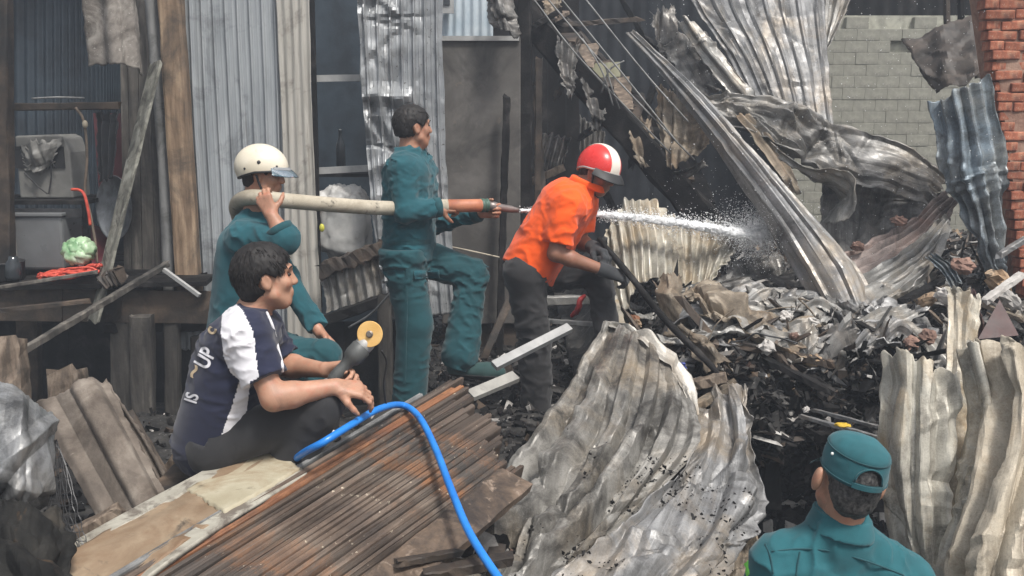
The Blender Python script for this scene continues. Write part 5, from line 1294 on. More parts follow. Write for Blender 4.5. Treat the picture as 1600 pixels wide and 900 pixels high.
def skin_mesh(B, h, disp=None, amp=0.0, cut=None):
    lo, hi = B.bounds(h * 3 + amp)
    bs = 12
    n = np.ceil((hi - lo) / h / bs).astype(int) * bs + 1
    Vg = np.full(n, 1.0, np.float32)
    nb = (n - 1) // bs
    half = bs * h * math.sqrt(3) / 2
    ci = np.stack(np.meshgrid(*[np.arange(k) for k in nb], indexing='ij'), -1).reshape(-1, 3)
    cc = lo + (ci + .5) * bs * h
    pd = np.stack([B.dist(q, cc) for q in B.p], 1)
    d0 = B.eval(cc)
    g1 = np.stack(np.meshgrid(*[np.arange(bs + 1)] * 3, indexing='ij'), -1).reshape(-1, 3)
    maxk = max(q['k'] for q in B.p)
    for b in range(len(ci)):
        s = ci[b] * bs
        sl = tuple(slice(s[k], s[k] + bs + 1) for k in range(3))
        if abs(d0[b]) > half * 1.25 + amp + maxk * .5:
            if d0[b] < 0: Vg[sl] = np.minimum(Vg[sl], -1.0) if False else -1.0
            continue
        P = lo + (g1 + s) * h
        sel = pd[b] < max(d0[b], 0) + 2.1 * half + maxk
        d = B.eval(P, sel)
        if disp is not None:
            m = np.abs(d) < amp * 2.5 + h * 2
            if m.any(): d[m] = d[m] + disp(P[m])
        if cut is not None: d = np.maximum(d, cut(P))
        Vg[sl] = d.reshape(bs + 1, bs + 1, bs + 1)
    # surface nets
    ins = Vg < 0
    nx, ny, nz = np.array(Vg.shape) - 1
    cnt = np.zeros((nx, ny, nz), np.int8)
    for dx in (0, 1):
        for dy in (0, 1):
            for dz in (0, 1): cnt += ins[dx:dx + nx, dy:dy + ny, dz:dz + nz]
    act = (cnt > 0) & (cnt < 8)
    I = np.argwhere(act)
    idx = np.full(act.shape, -1, np.int64); idx[act] = np.arange(len(I))
    acc = np.zeros((len(I), 3)); num = np.zeros(len(I))
    co = [(a, b, c) for a in (0, 1) for b in (0, 1) for c in (0, 1)]
    for e0 in co:
        for ax in range(3):
            if e0[ax]: continue
            e1 = list(e0); e1[ax] = 1
            v0 = Vg[I[:, 0] + e0[0], I[:, 1] + e0[1], I[:, 2] + e0[2]]; v1 = Vg[I[:, 0] + e1[0], I[:, 1] + e1[1], I[:, 2] + e1[2]]
            m = (v0 < 0) != (v1 < 0)
            t = np.where(m, v0 / np.where(m, v0 - v1, 1), 0)
            p = np.array(e0, float)[None].repeat(len(I), 0); p[:, ax] += t
            acc[m] += p[m]; num[m] += 1
    V = lo + (I + acc / num[:, None]) * h
    F = []
    for ax in range(3):
        a1, a2 = (ax + 1) % 3, (ax + 2) % 3
        sl0 = [slice(None)] * 3; sl1 = [slice(None)] * 3
        sl0[ax] = slice(0, -1); sl1[ax] = slice(1, None)
        ch = ins[tuple(sl0)] != ins[tuple(sl1)]
        E = np.argwhere(ch)
        ok = (E[:, a1] > 0) & (E[:, a2] > 0) & (E[:, a1] < Vg.shape[a1] - 1) & (E[:, a2] < Vg.shape[a2] - 1)
        E = E[ok]
        o1 = np.zeros(3, int); o1[a1] = 1; o2 = np.zeros(3, int); o2[a2] = 1
        q = [idx[tuple((E - o1 - o2).T)], idx[tuple((E - o2).T)], idx[tuple(E.T)], idx[tuple((E - o1).T)]]
        Q = np.stack(q, 1)
        inside = ins[tuple(E.T)]
        Q[~inside] = Q[~inside][:, ::-1]
        F.append(Q)
    F = np.concatenate(F); F = F[(F >= 0).all(1)]
    return V, F

def folds(fr=(9, 9, 15), amp=.006, off=0.0, dirn=None):
    def f(P):
        am = np.clip(.85 + 1.5 * perlin(P * 3.1 + off * 1.7), .15, 1.9)
        q = P * np.asarray(fr) + off
        q = q + .5 * np.stack([perlin(P * 5 + off), perlin(P * 5 + 11 + off), perlin(P * 5 + 27 + off)], -1)
        r1 = np.clip(1 - 2.6 * np.abs(perlin(q)), 0, 1) ** 1.4; r2 = np.clip(1 - 2.6 * np.abs(perlin(q * 1.9 + 31)), 0, 1) ** 1.4
        return -amp * am * (1.15 * r1 + .55 * r2 - .45)
    return f

def hand(B, w, d, nr, side, curl=(55, 55, 55, 60), thumb=(.6, .55, .45), tcurl=30, sc=1.0, r=1.0, spread=.10, k=.007):
    """Palm and five fingers; d runs along the palm, nr is where the palm faces, side the thumb's side."""
    w = np.asarray(w, float); d = nrm(d); nr = nrm(np.asarray(nr) - np.dot(nr, d) * d); s = nrm(np.cross(d, nr)) * side
    L = .088 * sc
    off = np.array([.030, .010, -.011, -.029]) * sc
    for j in range(4):
        kn = w + d * L * (1.0, 1.03, .98, .90)[j] + s * off[j]
        B.cone(w + s * off[j] * .55 + d * .008, kn, .0165 * sc * r, .0125 * sc * r, k=.012)
        ln = np.array([.041, .026, .021]) * sc * (1, 1.1, 1.02, .82)[j]
        rr = np.array([.0098, .0090, .0082, .0068]) * sc * r * (1, 1, .97, .88)[j]
        a = 0.0; p = kn; dd0 = nrm(d + s * spread * (1, .25, -.35, -1)[j])
        c = math.radians(curl[j])
        for q in range(3):
            a += c * (.75, 1.0, .7)[q]
            dd = dd0 * math.cos(a) + nr * math.sin(a)
            e = p + dd * ln[q]
            B.cone(p, e, rr[q], rr[q + 1], k=k); p = e
    base = w + d * .022 * sc + s * .024 * sc + nr * .006
    t0 = nrm(d * thumb[0] + s * thumb[1] + nr * thumb[2])
    m = base + t0 * .042 * sc
    B.cone(base, m, .017 * sc * r, .0125 * sc * r, k=.012)
    ax = nrm(np.cross(t0, nr + d * .3))
    tc = math.radians(tcurl)
    t1 = nrm(t0 * math.cos(tc) + nrm(nr * .6 + d * .6 - np.dot(nr * .6 + d * .6, t0) * t0) * math.sin(tc))
    m2 = m + t1 * .032 * sc
    B.cone(m, m2, .0118 * sc * r, .0105 * sc * r, k=k)
    t2 = nrm(t1 + (t1 - t0) * .7)
    B.cone(m2, m2 + t2 * .025 * sc, .0103 * sc * r, .0080 * sc * r, k=k)

def head(B, c, f, u, sc=1.0, ear=1.0):
    """c: middle of the head, f: where the face looks, u: up."""
    c = np.asarray(c, float); f = nrm(f); u = nrm(np.asarray(u) - np.dot(u, f) * f); s = np.cross(u, f)
    R = np.stack([f, s, u])
    L = lambda a, b, d: c + (f * a + s * b + u * d) * sc
    B.ell(L(-.014, 0, .030), R, np.array([.096, .076, .088]) * sc, k=.02)
    B.ell(L(.018, 0, -.030), R, np.array([.070, .062, .082]) * sc, k=.03)
    B.ell(L(.050, 0, -.088), R, np.array([.030, .030, .026]) * sc, k=.03)
    for e in (-1, 1):
        B.cone(L(.020, .056 * e, -.060), L(.052, .020 * e, -.094), .018 * sc, .016 * sc, k=.03)
        B.cone(L(.072, .046 * e, .030), L(.088, .012 * e, .032), .010 * sc, .010 * sc, k=.016)
        B.ell(L(.062, .042 * e, -.020), R, np.array([.020, .020, .018]) * sc, k=.03)
        B.ell(L(.100, .032 * e, .008), R, np.array([.024, .019, .013]) * sc, k=.012, sub=True)
        # ear: a rim and a hollow
        B.ell(L(-.006, (.078 + .016 * (ear - 1) / .3) * e, -.006), np.stack([nrm(f + u * .2), s, nrm(u - f * .2)]), np.array([.020, .011 * ear, .034 * (ear + 1) / 2]) * sc, k=.008)
        B.ell(L(.000, .090 * e, -.004), np.stack([nrm(f + u * .2), s, nrm(u - f * .2)]), np.array([.010, .008, .020]) * sc, k=.006, sub=True)
    B.cone(L(.084, 0, .016), L(.102, 0, -.022), .009 * sc, .0108 * sc, k=.012)
    for e in (-1, 1): B.cone(L(.094, .010 * e, -.028), L(.100, .004 * e, -.028), .008 * sc, .008 * sc, k=.008)
    B.cone(L(.082, -.020, -.055), L(.082, .020, -.055), .010 * sc, .010 * sc, k=.010)
    B.cone(L(.080, -.017, -.068), L(.080, .017, -.068), .010 * sc, .010 * sc, k=.008)
    B.cone(L(.0945, -.017, -.0625), L(.0945, .017, -.0625), .0025 * sc, .0025 * sc, k=.004, sub=True)
    return L, R

def seg_pts(a, b, t): return np.asarray(a) + (np.asarray(b) - np.asarray(a)) * t

SKIN = {}
def skin_mat(name, col):
    t = NT(name); v = t.vec('Object')
    c = np.array(col)
    a = t.ramp(t.noise(v, 14, 5, .6), [(.3, tuple(c * .82)), (.7, tuple(np.minimum(c * 1.12, 1)))])
    a = t.mix(t.ramp(t.noise(v, 38, 4, .6), [(.50, 0.), (.70, .55)]), a, tuple(c * np.array([1.0, .62, .55])))
    a = t.mix(t.ramp(t.noise(v, 11, 8, .7, .6), [(.54, 0.), (.68, .55)]), a, tuple(c * .42))
    t.bump(t.noise(v, 240, 4, .6), .12, .003)
    m = t.done(a, .52)
    t.b.inputs["Subsurface Weight"].default_value = .05
    t.b.inputs["Subsurface Radius"].default_value = (.012, .004, .002)
    return m
def cloth_mat(name, col, var=.16, rough=.85, weave=420, sheen=.15):
    t = NT(name); v = t.vec('Object'); c = np.array(col)
    a = t.ramp(t.noise(v, 5, 6, .65), [(.3, tuple(c * (1 - var))), (.7, tuple(np.minimum(c * (1 + var), 1)))])
    a = t.mix(t.ramp(t.noise(v, 3.2, 8, .7, .5), [(.50, 0.), (.66, .62)]), a, tuple(c * .52 + .003))
    a = t.mix(t.ramp(t.noise(v, 5.5, 10, .72, .6), [(.58, 0.), (.72, .30)]), a, tuple(c * .8 + .05))
    b1 = t.noise(v, weave, 2, .5)
    t.bump(t.mix(.5, b1, t.noise(v, 45, 4, .6)), .16, .004)
    m = t.done(a, rough, 0, .25)
    t.b.inputs["Sheen Weight"].default_value = sheen
    return m
MS_ = skin_mat('skin_tan', (.38, .195, .125)); MS_pale = skin_mat('skin_light', (.43, .235, .155)); MS_brown = skin_mat('skin_brown', (.25, .12, .076))
MC_teal = cloth_mat('teal_cloth', (.012, .062, .074)); MC_teal2 = cloth_mat('teal_cloth_bright', (.014, .082, .102)); MC_teal3 = cloth_mat('teal_cloth_light', (.018, .105, .125)); MC_black = cloth_mat('black_cloth', (.026, .026, .028)); MC_grey = cloth_mat('grey_black_cloth', (.030, .029, .030))
MC_orange = cloth_mat('orange_cloth', (.90, .105, .010), var=.08); MC_navy = cloth_mat('navy_cloth', (.016, .019, .042)); MC_white = cloth_mat('white_cloth', (.66, .65, .68), var=.06)
M_glove = cloth_mat('glove_cloth', (.035, .037, .040)); M_boot = flat('dusty_boot', (.035, .06, .062), .7); M_boot2 = flat('dark_boot', (.02, .02, .02), .7)
M_eye = flat('eye', (.03, .02, .016), .15, var=.05)

def hair_mat():
    t = NT('black_hair')
    v = t.vec('Object'); a = t.ramp(t.noise(v, 60, 3, .6), [(.3, (.008, .007, .007)), (.7, (.022, .019, .018))])
    return t.done(a, .62, 0, .3)
M_hair = hair_mat()

def hair(parent, L, R, sc, mat=None, n=700, length=(.035, .075), low=-.075, fringe=1.0, thick=.016, seed=0, front=.0278, lift=.35, top=9.):
    """A cap of hair over the skull and tufts growing from it."""
    f, s, u = R
    H = Body()
    c = L(-.014, 0, .030)
    H.ell(c, R, (np.array([.096, .076, .088]) + thick) * sc, k=.01)
    H.ell(L(-.060, 0, -.030), R, (np.array([.034, .058, .055]) + thick * .6) * sc, k=.03)
    def reg(P):
        l = (P - L(0, 0, 0)) @ R.T / sc
        g = np.maximum(.824 * l[:, 0] - .566 * l[:, 2] - front, -(l[:, 2] - low) + .25 * np.maximum(l[:, 0], -.05) * 0)
        ear = .031 - np.sqrt((l[:, 0] + .002) ** 2 + (l[:, 2] + .010) ** 2)      # round the ear
        g = np.maximum(g, np.where(np.abs(l[:, 1]) > .05, ear, -1))
        g = np.maximum(g, l[:, 2] - top)
        return (g + .006 * perlin(P * 60)) * sc
    V, F = skin_mesh(H, .006, lambda P: -.0032 * ridged(P * np.array([52, 52, 24]) + seed, 2), .007, reg)
    o = mesh_obj('hair', V, F, mat or M_hair, parent, smooth=True)
    r = np.random.default_rng(seed + 5)
    TV = []; TF = []
    crown = np.array([-.04, 0., .12])
    cnt = 0
    while cnt < n:
        v = r.normal(size=3); v /= np.linalg.norm(v)
        l = v * (np.array([.096, .076, .088]) + thick * .7) + np.array([-.014, 0, .030])
        if .824 * l[0] - .566 * l[2] > front - .004 or l[2] < low or l[2] > min(top, .9) - (.042 if top < 1 else 0): continue
        if abs(l[1]) > .045 and (l[0] - .006) ** 2 + (l[2] - .004) ** 2 < .047 ** 2: continue
        cnt += 1
        flow = l - crown; nv = v / np.array([.096, .076, .088]); nv /= np.linalg.norm(nv)
        flow = flow - flow @ nv * nv; flow = flow / (np.linalg.norm(flow) + 1e-6) + r.normal(size=3) * .21
        flow[2] -= .25
        ln = r.uniform(*length) * (1.0 + (fringe - 1) * (l[0] > .03))
        wd = r.uniform(.0014, .0034)
        pts = []
        p = l.copy(); dv = flow / np.linalg.norm(flow) + nv * lift * r.uniform(.2, 1.2)
        side = np.cross(dv, nv); side /= np.linalg.norm(side) + 1e-9
        nb = len(TV)
        for q in range(4):
            w = wd * (1, .95, .7, .08)[q]
            for (a_, b_) in ((-w, 0), (w, 0), (0, w * .8)):
                g = p + side * a_ + nv * b_
                TV.append(L(*g))
            p = p + dv / np.linalg.norm(dv) * ln / 3
            dv = dv - nv * .28 + np.array([0, 0, -.12])
        for q in range(3):
            for e in range(3):
                e2 = (e + 1) % 3
                TF.append((nb + q * 3 + e, nb + q * 3 + e2, nb + (q + 1) * 3 + e2, nb + (q + 1) * 3 + e))
    nV0 = len(o.data.vertices)
    mesh_obj('tufts', np.array(TV), np.array(TF), mat or M_hair, o, smooth=True)
    return o

def eyes(parent, L, sc=1.0):
    for e in (-1, 1):
        ball('eye', L(.079, .032 * e, .008), np.array([.0095, .0100, .0070]) * sc, M_eye, parent, n=8, m=10)
        V, Fc = tube_vf([L(.090, .016 * e, .030), L(.092, .032 * e, .036), L(.080, .050 * e, .030)], [.003 * sc, .0035 * sc, .002 * sc], 6, 12)
        mesh_obj('eyebrow', V, Fc, M_hair, parent, smooth=True)

def part(B, name, mat, parent, h=.007, disp=None, amp=0., cut=None, label=None):
    V, F = skin_mesh(B, h, disp, amp, cut)
    o = mesh_obj(name, V, F, mat, parent, smooth=True)
    if label: o['label'] = label
    return o

def torso(B, pel, chest, hipL, hipR, shL, shR, neck, r=(.115, .105, .12), infl=0., k=.05, clips=()):
    """pelvis to shoulders; flattened by being three trunks side by side."""
    for h_, s_ in ((hipL, shL), (hipR, shR)):
        top = chest + (np.asarray(s_) - chest) * .50
        B.cone(pel + (np.asarray(h_) - pel) * .62, top, r[0] + infl, r[1] + infl, k=k, clips=clips)
    B.cone(pel, chest, r[2] + infl * .8, r[2] + infl * .8, k=k, clips=clips)
    B.cone(np.asarray(shL), np.asarray(shR), .062 + infl, .062 + infl, k=.06, clips=clips)
    B.cone(seg_pts(shL, shR, .5), neck, .075 + infl, .055 + infl * .5, k=.05, clips=clips)

def plane(p, n): return (np.asarray(p, float), nrm(n))

def limb(B, a, b, c, r0, r1, r2, k=.025, bulge=True, clips1=(), clips2=()):
    """Upper and lower segment with a calf or forearm bulge."""
    a, b, c = map(lambda q: np.asarray(q, float), (a, b, c))
    B.cone(a, b, r0, r1, k=k, clips=clips1)
    if bulge:
        m = b + (c - b) * .28
        B.cone(b, m, r1 * .96, r1 * 1.0, k=k, clips=clips2); B.cone(m, c, r1 * 1.0, r2, k=k, clips=clips2)
    else: B.cone(b, c, r1, r2, k=k, clips=clips2)

def shoe(B, ankle, d, sc=1.0, up=(0, 0, 1)):
    d = nrm(d); up = nrm(np.asarray(up) - np.dot(up, d) * d)
    sd = np.cross(up, d)
    heel = np.asarray(ankle) - d * .035 * sc - up * .055 * sc
    ball_ = heel + d * .165 * sc - up * .006; toe = ball_ + d * .065 * sc
    B.cone(np.asarray(ankle) + up * .03, heel + up * .02, .050 * sc, .042 * sc, k=.03)
    B.cone(heel, ball_, .038 * sc, .044 * sc, k=.03); B.cone(ball_, toe, .044 * sc, .032 * sc, k=.03)

def sole(parent, ankle, d, sc, mat, up=(0, 0, 1)):
    d = nrm(d); up = nrm(np.asarray(up) - np.dot(up, d) * d); B = Body()
    heel = np.asarray(ankle) - d * .035 * sc - up * .055 * sc; bl = heel + d * .165 * sc - up * .006; toe = bl + d * .065 * sc
    cl = (plane(heel - up * .018 * sc, up), plane(heel - up * .050 * sc, -up))
    B.cone(heel, bl, .042 * sc, .048 * sc, k=.02, clips=cl); B.cone(bl, toe, .048 * sc, .036 * sc, k=.02, clips=cl)
    part(B, 'sole', mat, parent, .006)

def helmet(parent, L, R, sc, mat, tilt=0.0, stripe=None, mr=(.135, .112, .125), low=-.018, name='helmet', edge=None, holes=False, turn=0):
    """Open half-shell motorbike helmet: dome, rim, padding, holes."""
    f, s, u = R
    n, m = 30, 64
    if turn:
        c_, s_ = math.cos(math.radians(turn)), math.sin(math.radians(turn)); L_ = L
        L = lambda a, b, d: L_(a * c_ + b * s_, -a * s_ + b * c_, d)
    V = []; idx = {}
    def pt(th, ph, e=0.0, k=1.0):
        x, y = math.cos(ph), math.sin(ph)
        z = math.cos(th)
        rx, ry, rz = np.array(mr) + e
        xx = math.sin(th) * x * rx; yy = math.sin(th) * y * ry; zz = z * rz
        return L(-.014 + xx, yy, .032 + zz)
    def thmax(ph):
        x = math.cos(ph)
        return math.radians(100 + (-12 * max(x, 0) + 26 * max(-x, 0)))
    rings = []
    for shell in (0, 1):
        for i in range(n + 1):
            for j in range(m):
                ph = 2 * math.pi * j / m
                V.append(pt(thmax(ph) * i / n, ph, -.010 * shell))
    F = []
    N1 = (n + 1) * m
    for i in range(n):
        for j in range(m):
            j2 = (j + 1) % m
            F.append((i * m + j, (i + 1) * m + j, (i + 1) * m + j2, i * m + j2))
            F.append((N1 + i * m + j, N1 + i * m + j2, N1 + (i + 1) * m + j2, N1 + (i + 1) * m + j))
    for j in range(m):
        j2 = (j + 1) % m
        F.append((n * m + j, N1 + n * m + j, N1 + n * m + j2, n * m + j2))
    o = mesh_obj(name, np.array(V), np.array(F), mat, parent, smooth=True)
    # rim
    pts = [pt(thmax(2 * math.pi * j / 40), 2 * math.pi * j / 40, -.003) for j in range(41)]
    vv, ff = tube_vf(pts, .0065 * sc, 8, 82)
    mesh_obj('rim', vv, ff, edge or M['black'], o, smooth=True)
    if stripe is not None:
        for (y0, y1) in [(-.034, .034)]:
            SV = []; SF = []
            ns, ms = 40, 10
            for shell in (0, 1):
                for i in range(ns + 1):
                    a = -math.radians(96) + math.radians(104 + 96) * i / ns * 1.0
                    a = math.radians(-94) + math.radians(94 + 108) * i / ns
                    for j in range(ms + 1):
                        y = y0 + (y1 - y0) * j / ms
                        e = .0025 if shell == 0 else -.004
                        cy = math.sqrt(max(0, 1 - (y / (mr[1])) ** 2))
                        SV.append(L(-.014 + math.sin(-a) * (mr[0] + e) * cy, y, .032 + math.cos(a) * (mr[2] + e) * cy))
            NS = (ns + 1) * (ms + 1)
            for i in range(ns):
                for j in range(ms):
                    q = (i * (ms + 1) + j, i * (ms + 1) + j + 1, (i + 1) * (ms + 1) + j + 1, (i + 1) * (ms + 1) + j)
                    SF.append(q)
            for j in range(ms):
                SF.append((j, NS + j, NS + j + 1, j + 1)); b_ = ns * (ms + 1); SF.append((b_ + j, b_ + j + 1, NS + b_ + j + 1, NS + b_ + j))
            for i in range(ns):
                for jj in (0, ms):
                    a0, a1 = i * (ms + 1) + jj, (i + 1) * (ms + 1) + jj
                    SF.append((a0, a1, NS + a1, NS + a0))
            mesh_obj('stripe', np.array(SV), SF, stripe, o, smooth=True)
    if holes:
        for (th, ph, r_) in ((74, -82, .0095), (94, -112, .006), (80, -42, .006)):
            p = pt(math.radians(th), math.radians(ph), .0005); q = pt(math.radians(th), math.radians(ph), -.006)
            lathe('vent_hole', q, p - q, [(r_ * .6, 0), (r_, .006), (r_ * .9, .0085), (.001, .0085)], M['black'], o, n=14)
    return o, pt

def visor(parent, pt, mat, th=(86, 104), span=52, out=(.004, .030), name='visor'):
    V = []; F = []
    n, m = 8, 28
    for sh in (0, 1):
        for i in range(n + 1):
            for j in range(m + 1):
                ph = math.radians(-span + 2 * span * j / m)
                t = i / n
                e = out[0] + (out[1] - out[0]) * t * math.cos(ph * .9) - .003 * sh
                V.append(pt(math.radians(th[0] + (th[1] - th[0]) * t), ph, e))
    N_ = (n + 1) * (m + 1)
    for i in range(n):
        for j in range(m):
            a = i * (m + 1) + j
            F.append((a, a + 1, a + m + 2, a + m + 1)); F.append((N_ + a, N_ + a + m + 1, N_ + a + m + 2, N_ + a + 1))
    for j in range(m):
        a = n * (m + 1) + j; F.append((a, a + 1, N_ + a + 1, N_ + a))
    return mesh_obj(name, np.array(V), F, mat, parent, smooth=True)

# =================================================================== the standing officer with the nozzle
YO = 5.4
P1 = dict(pel=at(640, 392, YO), chest=at(640, 285, YO), neck=at(643, 232, YO), hR=at(628, 402, YO - .10), hL=at(650, 400, YO + .10),
          sR=at(628, 264, YO - .18), sL=at(655, 262, YO + .17))
o1 = empty('person', at(645, 632, YO), 'standing man in teal work uniform gripping the hose nozzle, dark hair, no hat', 'person')
Bs = Body()
torso(Bs, P1['pel'], P1['chest'], P1['hL'], P1['hR'], P1['sL'], P1['sR'], P1['neck'], r=(.10, .10, .11))
hf = nrm(np.array([.80, .36, .02])); hc = at(646, 199, YO)
Bs.cone(P1['neck'] + np.array([-.01, 0, -.03]), hc - np.array([.02, 0, .05]), .058, .056, k=.03)
L1, R1 = head(Bs, hc, hf, (-.02, 0, 1), .97)
eR, wR = at(634, 330, YO - .22), at(684, 324, YO - .16)
eL, wL = at(668, 352, YO + .20), at(752, 332, YO + .02)
limb(Bs, P1['sR'], eR, wR, .052, .042, .028); limb(Bs, P1['sL'], eL, wL, .052, .042, .028)
ax = nrm(at(790, 324, YO - .02) - at(690, 322, YO - .06))
hand(Bs, wR + np.array([.0, .0, .0]), (.75, .35, .05), (.1, .9, -.5), -1, curl=(62, 66, 70, 74), tcurl=25, thumb=(.5, .7, .4))
hand(Bs, wL, (.85, -.15, .10), (.05, -.85, .1), -1, curl=(66, 68, 70, 72), tcurl=25, thumb=(.5, .6, .4))
kR, aR = at(648, 505, YO - .08), at(640, 612, YO - .06)
kL, aL = at(738, 428, YO + .02), at(722, 548, YO - .10)
limb(Bs, P1['hR'], kR, aR, .082, .058, .042); limb(Bs, P1['hL'], kL, aL, .082, .058, .042)
part(Bs, 'body', MS_, o1, .0065)
hair(o1, L1, R1, .97, n=2400, length=(.016, .034), low=-.048, seed=1, thick=.012)
eyes(o1, L1, .97)
T = Body()
torso(T, P1['pel'] + np.array([0, 0, -.04]), P1['chest'], P1['hL'], P1['hR'], P1['sL'], P1['sR'], P1['neck'] + np.array([-.004, 0, -.035]), r=(.112, .118, .118), infl=.012)
dR = nrm(wR - eR); dL = nrm(wL - eL)
cR = plane(eR + (wR - eR) * .90, wR - eR); cL = plane(eL + (wL - eL) * .92, wL - eL)
T.cone(P1['sR'], eR, .072, .064, k=.03); T.cone(eR, wR, .064, .050, k=.02, clips=(cR,))
T.cone(P1['sL'], eL, .072, .062, k=.03); T.cone(eL, wL, .060, .046, k=.02, clips=(cL,))
T.cone(P1['neck'] + np.array([-.03, -.035, -.02]), P1['neck'] + np.array([.03, .03, -.05]), .062, .06, k=.02, clips=(plane(P1['neck'] + np.array([-.01, 0, .022]), (-.25, 0, 1)),))
part(T, 'shirt', MC_teal2, o1, .0075, folds((8, 8, 17), .0085, 3), .02, lambda P: (P1['pel'][2] - .05) - P[:, 2])
for nm, w_, d_, c_, r_ in (('cuff', wR, dR, eR, .053), ('cuff', wL, dL, eL, .050)):
    p = c_ + (w_ - c_) * .86
    lathe(nm, p, d_, [(r_ * .95, 0), (r_ * 1.06, .004), (r_ * 1.04, .04), (r_ * .9, .044)], MC_teal, o1, n=20)
K = Body()
K.cone(P1['hR'] + np.array([0, 0, .03]), P1['hL'] + np.array([0, 0, .03]), .125, .122, k=.04)
K.cone(P1['pel'] + np.array([-.01, 0, .06]), P1['pel'], .125, .125, k=.04)
K.cone(P1['hR'], kR, .114, .100, k=.04); K.cone(kR, aR + np.array([0, 0, -.03]), .100, .098, k=.03)
K.cone(P1['hL'], kL, .114, .090, k=.04); K.cone(kL, aL + np.array([-.01, 0, -.02]), .084, .102, k=.03)
part(K, 'trousers', MC_teal, o1, .0085, folds((8, 8, 16), .010, 9), .024, lambda P: P[:, 2] - (P1['pel'][2] + .03))
Bo = Body(); shoe(Bo, at(722, 560, YO - .10), (1, -.18, -.02), 1.12); part(Bo, 'boot', cloth_mat('canvas_boot', (.030, .066, .064)), o1, .0075)
sole(o1, at(722, 560, YO - .10), (1, -.18, -.02), 1.12, M_boot2); sole(o1, at(640, 618, YO - .06), (.8, -.5, 0), 1.12, M_boot2)
Bo = Body(); shoe(Bo, at(640, 618, YO - .06), (.8, -.5, 0), 1.12); part(Bo, 'boot', M_boot, o1, .0085)

# pocket flaps, trouser hems and shoe soles, sewn on the cloth they sit on
def patch(person, target, quad, Yd, mat, name, lift=.005, n=8):
    off = np.array(parent_world(target)); me = target.data
    vs = np.empty(len(me.vertices) * 3, np.float32); me.vertices.foreach_get('co', vs); vs = vs.reshape(-1, 3) + off
    fs = np.empty(len(me.polygons) * 4, np.int32); me.polygons.foreach_get('vertices', fs)
    bv = BVHTree.FromPolygons(vs.tolist(), fs.reshape(-1, 4).tolist())
    a, b, c, d = [np.array(q, float) for q in quad]; G = np.full((2, n, n, 3), np.nan)
    for i in range(n):
        for j in range(n):
            s, t = i / (n - 1), j / (n - 1); p = (a * (1 - s) + b * s) * (1 - t) + (d * (1 - s) + c * s) * t
            dr = nrm(at(p[0], p[1], Yd) - CAM); h = bv.ray_cast(Vector(CAM), Vector(dr))
            if h[0] is None: return None
            G[0, i, j] = np.array(h[0]) + np.array(h[1]) * lift; G[1, i, j] = np.array(h[0]) - np.array(h[1]) * .003
    I = np.arange(2 * n * n).reshape(2, n, n); F = []
    for i in range(n - 1):
        for j in range(n - 1):
            F += [(I[0, i, j], I[0, i, j + 1], I[0, i + 1, j + 1], I[0, i + 1, j]), (I[1, i, j], I[1, i + 1, j], I[1, i + 1, j + 1], I[1, i, j + 1])]
        F += [(I[0, i, 0], I[0, i + 1, 0], I[1, i + 1, 0], I[1, i, 0]), (I[0, i + 1, n - 1], I[0, i, n - 1], I[1, i, n - 1], I[1, i + 1, n - 1]),
              (I[0, 0, i + 1], I[0, 0, i], I[1, 0, i], I[1, 0, i + 1]), (I[0, n - 1, i], I[0, n - 1, i + 1], I[1, n - 1, i + 1], I[1, n - 1, i])]
    return mesh_obj(name, G.reshape(-1, 3), [tuple(int(x) for x in f) for f in F], mat, target, smooth=False)
def kid(o, nm): return [c for c in o.children if c.name.split('.')[0] == nm][0]
tro = kid(o1, 'trousers'); shi = kid(o1, 'shirt')
patch(o1, tro, [(648, 428), (684, 426), (690, 466), (654, 470)], YO, MC_teal, 'pocket')
patch(o1, tro, [(646, 424), (686, 422), (687, 434), (647, 436)], YO, MC_teal2, 'pocket_flap', .008)
patch(o1, shi, [(622, 352), (664, 350), (664, 357), (622, 359)], YO, MC_teal, 'hem_seam', .003)
patch(o1, shi, [(608, 376), (672, 374), (672, 381), (608, 383)], YO, MC_teal, 'hem', .004)
patch(o1, tro, [(634, 420), (638, 420), (634, 600), (630, 600)], YO, MC_teal, 'seam', .003, 14)
# the hose on his arm, its coupling and the nozzle
hose = empty('fire_hose', at(520, 330, 5.1), 'thick pale canvas fire hose carried over a shoulder to the nozzle', 'fire hose')
tube('hose_line', [at(404, 470, 5.30), at(392, 410, 5.26), at(376, 350, 5.14), at(370, 320, 4.96), at(392, 308, 4.76), at(440, 313, 4.78), at(520, 320, 4.95), at(600, 325, 5.15), at(660, 324, 5.24), at(700, 322, 5.27)], .0385, M['hose'], hose, n=20, res=90)
M['sleeve'] = worn('orange_rubber', [(0.3, (.34, .115, .06)), (0.7, (.48, .19, .10))], 8, rough=(.45, .65), bump=.15, dirt=((.22, .15, .12), 9, .6, .06))
lathe('rubber_sleeve', at(695, 322, 5.265), at(752, 321, 5.33) - at(695, 322, 5.265), [(.030, -.004), (.036, 0), (.036, .21), (.033, .215), (.03, .215)], M['sleeve'], hose)
lathe('coupling', at(750, 321, 5.33), at(762, 321, 5.35) - at(750, 321, 5.33), [(.034, 0), (.039, .003), (.039, .022), (.034, .026), (.034, .034), (.039, .037), (.039, .045), (.03, .048)], flat('green_coupling', (.06, .12, .09), .5), hose)
nz0, nz1 = at(760, 321, 5.35), at(812, 329, 5.42)
lathe('nozzle', nz0, nz1 - nz0, [(.028, 0), (.028, .05), (.022, .07), (.020, .15), (.014, .18), (.014, .195), (.009, .195)], flat('nozzle_metal', (.20, .17, .16), .4, metal=.5), hose)

